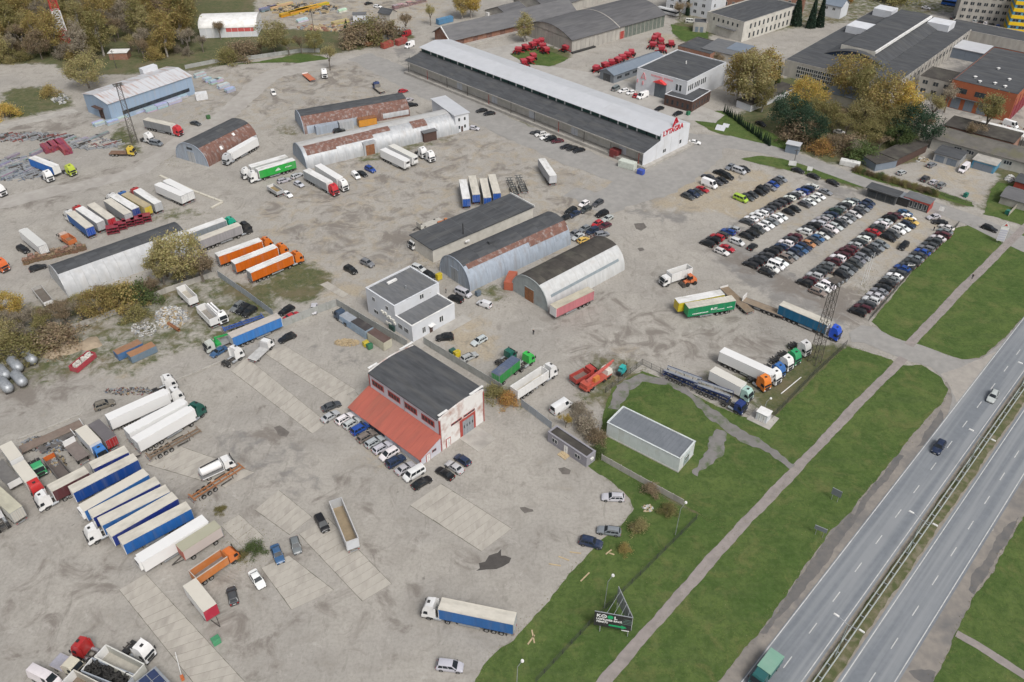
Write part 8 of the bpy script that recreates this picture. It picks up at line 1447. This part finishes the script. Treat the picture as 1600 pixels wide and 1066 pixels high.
def tank_extra(Ln): return [('tank', MB().loft([[(x, math.cos(q*math.pi/6)*r_, 2.15+math.sin(q*math.pi/6)*r_) for q in range(12)] for x, r_ in ((-Ln/2,.6),(-Ln/2+.25,1.0),(Ln/2-.35,1.0),(Ln/2-.1,.6))]).mesh('tank', M_panel, smooth=50), (0,0,0), 'side', [])]
rigid('white vacuum tank lorry between the skeletal chassis', (338,724), (318,733), 2.6, 4.8, 'flat', WHT, WHT, floor=(.2,.2,.2), cabk='low', hr=1.2, z0=1.1, extra=lambda L_: tank_extra(L_)+[('suction_hose', MB().beam((-2,0,3.3),(2,.1,3.5),.22).mesh('suction_hose', M_black), (0,0,0), None, [])])
def drum_extra(Ln): return [('mixer_drum', MB().loft([[(x, math.cos(q*math.pi/6)*r_, 2.3+x*-.06+math.sin(q*math.pi/6)*r_) for q in range(12)] for x, r_ in ((-Ln/2-.2,.5),(-Ln/2+1.2,1.1),(Ln/2-1.4,1.2),(Ln/2-.3,.6))]).mesh('mixer_drum', M_panel, smooth=50), (0,0,0), 'side', [('drum_stripe', B(-.6,-.2,-1.16,1.16,1.6,2.4).mesh('drum_stripe', M_any), (0,0,0), 'stripe')])]
rigid('pale pump lorry with grey boom by the three dark estates', (343,489), (326,472), 2.6, 6.2, 'flat', WHT, GRY, floor=(.25,.26,.26), cabk='mid', hr=1.3, z0=1.2, extra=lambda L_: [('pump_boom', MB().beam((-3,-.5,2.4),(3.2,-.5,2.7),.45).beam((-3,.4,2.2),(3,.4,2.4),.4).mesh('pump_boom', M_any), (0,0,0), 'boom', [])]).children
rigid('long-bodied crane lorry with green frame before the blue trailer', (336,537), (372,521), 1.6, 7.0, 'flat', (.5,.52,.48), (.3,.3,.3), floor=(.3,.31,.3), cabk='low', hr=1.3, z0=1.2, extra=lambda L_: [('green_crane', MB().beam((2.8,0,1.3),(2.8,0,3.4),.5).beam((2.8,0,3.3),(-1.5,.2,2.6),.35).box(2.0,3.2,-1.1,1.1,1.3,1.9).mesh('green_crane', M_any), (0,0,0), 'front', [])], front=(.03,.35,.09))
# red farm machines
for i, (u, v) in enumerate(((810,84),(821,80),(838,72),(848,78),(832,76),(853,84),(846,70),(828,100),(833,94),(818,103),(884,81),(931,113),(945,108),(955,104),(965,100),(972,96),(980,92),(986,88),(1022,66),(1032,70),(1020,76),(1033,82),(1048,74),(1026,62))):
    q = rnd.uniform(0, 6.28); machine(u, v, math.cos(q)*10, math.sin(q)*5, [('hopper', B(-1.3,1.3,-1.1,1.1,1.5,2.8,-.25,-.2), M_any, (.40,.03,.05)), ('hopper_lid', B(-1.5,1.5,-1.25,1.25,2.802,2.95), M_any, (.45,.06,.08)), ('frame', MB().beam((-2.6,0,1.0),(3.0,0,.9),.3).beam((-2.2,-2.2,.9),(-2.2,2.2,.9),.25).beam((-.4,-1.8,.9),(-.4,1.8,.9),.25), M_any, (.42,.03,.04)), ('tine_row', MB().box(-2.5,-2.2,-2.4,2.4,.1,.7).box(-1.2,-.9,-2.2,2.2,.1,.7), M_black, None)]+wheels((.4,), 1.5, .6, .4), f'red seed drill on the dealer yard, {ORD[i+1]} of its lot', 'seed_drill', 'farm machine', 'red farm machines on the dealer yard')
# old tyres lying in the tipper
rt = random.Random(9); tor = MB()
for k in range(12):
    a0 = k*math.pi/6
tmesh = MB().loft([[(math.cos(a)*(.36+.14*math.cos(b_)), math.sin(a)*(.36+.14*math.cos(b_)), .16*math.sin(b_)) for b_ in [j*math.pi/3 for j in range(6)]] for a in [i*math.pi/6 for i in range(13)]], cap=False).mesh('tyre', M_tyre, smooth=60)
a, c = G(130,1036,3.0), G(205,1065,3.0); dd = (c-a).normalized(); nn = Vector((-dd.y, dd.x, 0))
for i in range(44):
    p = a.lerp(c, rt.uniform(.06, .94))+nn*rt.uniform(-.85, .85); o = thing('tyre', 'worn black lorry tyre lying loose in the heap on the tyre trailer', 'tyre', (p.x, p.y, rt.uniform(2.3, 3.1)), 0, 'tyres heaped in the tyre trailer', tmesh); o.rotation_euler = (rt.uniform(-.9,.9), rt.uniform(-.9,.9), 0); s = rt.uniform(1.0, 1.35); o.scale = (s, s, s)
# loose items
def plank(u, v, du, dv, l, label):
    p = G(u, v); t_ = thing('plank', label, 'plank', (p.x, p.y, .08), heading(u, v, du, dv)); B(-l/2, l/2, -.12, .12, -.04, .05).add('board', t_, M_wood)
for k, (u, v, du, dv, l) in enumerate(((899,864,16,2,2.2),(881,873,16,6,2.2),(867,883,18,3,2.3),(914,902,12,-12,2.6),(951,863,10,-8,1.6),(956,866,6,2,1.0),(833,995,4,20,2.6),(830,1000,-10,14,2.2))): plank(u, v, du, dv, l, f'pale plank dropped near the yard edge, {ORD[k+1]} of eight')
p = G(1236,603); t_ = thing('pipe', 'long white pipe lying on the dry grass by the tractors', 'pipe', (p.x, p.y, .15), heading(1236,603,34,-28)); MB().cyl((-4.4,0,0),(4.4,0,0),.11,seg=8).add('tube', t_, M_white)
p = G(272,513); t_ = thing('pipe', 'rusty red pipe lying by the rubble heap', 'pipe', (p.x, p.y, .5), heading(272,513,20,13)); MB().cyl((-2.4,0,0),(2.4,0,0),.45,seg=12,cap=False).add('tube', t_, M_rustc)
p = G(1420,421); t_ = thing('boat_trailer', 'white tow-bar trailer frame tilted among the fence-row cars', 'trailer', (p.x, p.y, 0), heading(1420,421,-16,14)); MB().beam((-2.2,-.8,.8),(2.0,0,2.2),.14).beam((-2.2,.8,.8),(2.0,0,2.2),.14).beam((-2.2,-.8,.8),(-2.2,.8,.8),.14).beam((-.6,-.5,1.3),(-.6,.5,1.3),.12).add('frame', t_, M_white); MB().cyl((-1.2,-1.0,.35),(-1.2,-.75,.35),.33,seg=12).cyl((-1.2,.75,.35),(-1.2,1.0,.35),.33,seg=12).add('wheel', t_, M_tyre)
p = G(286,1062); t_ = thing('barrier_gate', 'white barrier pole on an orange post at the bottom edge', 'barrier', (p.x, p.y, 0), heading(286,1062,-10,-38)); B(-.25,.25,-.25,.25,0,1.1).add('post', t_, M_any, color=(.6,.14,.03)); MB().cyl((0,0,1.0),(5,0,1.1),.07,seg=6).add('arm', t_, M_white)
p = G(343,433); 
# writing and emblems on the trailers
def side_marks(tr, sgn, items, y=1.312):
    for (x, z, l, h, c) in items: B(x, x+l, sgn*y-.004, sgn*y+.004, z, z+h).add('side_mark', tr, c)
LW = mat('curtain lettering', (.7,.72,.7), rough=.7)
side_marks(tg2, 1, [(-3.6+k*.34, 2.0, .22, .28, LW) for k in range(6)]+[(-5.9+k*.4, 2.1, .3, .26, LW) for k in range(4)]+[(1.0+k*.42, 1.75, .3, .3, LW) for k in range(11)])
side_marks(tg2, 1, [(-1.4, 2.3, 1.1, .2, LW), (-1.5, 2.7, .9, .2, LW), (-.2, 2.3, .5, .6, LW)])
side_marks(tg, 1, [(-.9, 2.2, 1.8, .25, LW), (-.7, 2.5, 1.3, .3, LW), (-.4, 2.9, .6, .2, LW)]+[(-5+k*.5, 2.4, .35, .3, LW) for k in range(5)])
# puddle and manhole
M_pud = mat('wet puddle', (.075,.068,.062), (.09,.082,.075), rough=.12, spec=.6)
sheet('puddle', [(744,892),(750,888),(748,880),(758,878),(764,868),(778,864),(783,858),(783,868),(790,868),(799,872),(796,880),(786,886),(776,890),(760,890)], .012, M_pud, .1, .6, 71)
for k, pg in enumerate(([(428,668),(437,665),(452,675),(448,682),(436,680)], [(872,732),(882,730),(892,735),(890,741),(878,741)], [(812,793),(820,792),(833,796),(834,800),(820,802)], [(990,350),(1006,348),(1011,355),(1002,361),(994,358)], [(996,388),(1004,387),(1007,391),(1000,393)])): sheet('oil_stain', pg, .011, mat('oil stain', (.12,.108,.098), (.16,.145,.13), scale=1, rough=.6), .15, .5, 72+k)

# further vehicles and items
car(877,636, 24,-15, 'w', 'behind the grey cabin by the yellow tree', None, 'panel van'); car(773,325, 14,-5, 'w', 'behind the flat shed beside the blue-ended trailers', None, 'hatchback'); car(699,354, 10,5, 'k', 'wrecked, at the corner behind the flat shed', None, 'hatchback'); car(757,328, 8,2, 'g', 'parked behind the flat shed below the blue-ended trailers', None, 'off-roader'); car(1189,193, 8,4, 'k', 'in front of the pale garages', None, 'saloon')
rigid('white lorry nosing out behind the flat shed', (652,374), (668,367), 2.6, 4.4, 'box', WHT, WHT, WHT, cabk='low', hr=2.6)
trailer((656,355), (688,343), 'flat', 'pale flat trailer deck lying in the upper yard', (.45,.44,.40), floor=(.50,.48,.43), Ln=8.5, hr=.8, zt=.8, z0=.8, axles=2, front=(.5,.48,.43))
machine(692,353, 12,-3, [('body', B(-1.6,.6,-.8,.8,.6,1.6,.1,.1), M_any, (.50,.16,.05)), ('cab', B(.6,1.7,-.75,.75,.6,2.2,.1,.08), M_any, (.5,.2,.08)), ('cab_glass', B(.75,1.72,-.6,.6,1.4,2.0), M_glass, None)]+wheels((-1.0,1.1), .8, .4, .3), 'orange wreck of a small dumper behind the flat shed', 'dumper')
container(1327,259, 14,3, 6.5, 2.2, 1.8, (.72,.72,.7), 'white caravan-like tank box at the lane verge')
def coach(u, v, du, dv, L, col, label):
    p = G(u, v); t_ = thing('coach', label, 'bus', (p.x, p.y, 0), heading(u, v, du, dv)); B(-L/2, L/2, -1.25, 1.25, .5, 1.7, .03, .02).add('body', t_, M_any, color=col); B(-L/2+.05, L/2-.02, -1.22, 1.22, 1.702, 2.6).add('window_band', t_, M_glass); B(-L/2, L/2, -1.24, 1.24, 2.602, 3.1, .15, .15).add('roof', t_, M_any, color=col)
    for x in (-L*.28, L*.33):
        for s in (-1, 1): ob('wheel', WH_TRK, t_, (x, s*1.08, .5))
coach(1043,23, 20,5, 12, (.6,.61,.62), 'white coach beside the white block'); coach(1489,10, 18,3, 12, (.03,.12,.42), 'blue coach before the grey tower, nearer'); coach(1500,3, 18,3, 12, (.03,.13,.45), 'blue coach before the grey tower, farther')
def mound(u, v, r_, h, m, label, seed):
    p = G(u, v); g = np.random.default_rng(seed); t_ = thing('sand_pile', label, 'pile', (p.x, p.y, 0)); rings = []
    for k in range(7):
        q = k/6; rings.append([(math.cos(a)*r_*(1-q*.97)*(1+.22*math.sin(3*a+seed)+g.normal(0,.05)), math.sin(a)*r_*.8*(1-q*.97)*(1+.18*math.cos(2*a+seed)), h*math.sin(q*math.pi/2)+g.normal(0,.04)-(.05 if k == 0 else 0)) for a in [i*math.pi/9 for i in range(18)]])
    MB().loft(rings).add('mound', t_, m, smooth=60)
M_sand = mat('damp sand', (.36,.29,.21), (.29,.235,.17), scale=1.2, rough=.95, bump=.4)
mound(80,552,3.2,.9,M_sand,'left sand pile by the silver tanks',1); mound(103,543,4.0,1.0,M_sand,'middle sand pile by the red skip',2); mound(140,537,3.2,.8,M_sand,'right sand pile below the thicket',3)
for k, (u, v) in enumerate(((1124,204),(1133,199))):
    p = G(u, v); t_ = thing('tilted_board', f'pale board leaning on the grass by the conifers, {("larger","smaller")[k]} of two', 'board', (p.x, p.y, 0), -.5); o = B(-1.8+k*.6, 1.8-k*.6, -.05, .05, 0, 2.6-k*.8).add('panel', t_, M_steelroof); o.rotation_euler = (R(-62), 0, 0); MB().beam((0,1.0,0),(0,1.3,1.1),.08).add('prop', t_, M_galv)

trailer((82,480), (50,440), 'tipper', 'old grey open trailer beside the striped arch end', (.42,.41,.39), (.4,.39,.37), floor=(.16,.14,.12), Ln=9.5, hr=2.2, zt=2.2, axles=2, name='tipper_trailer')
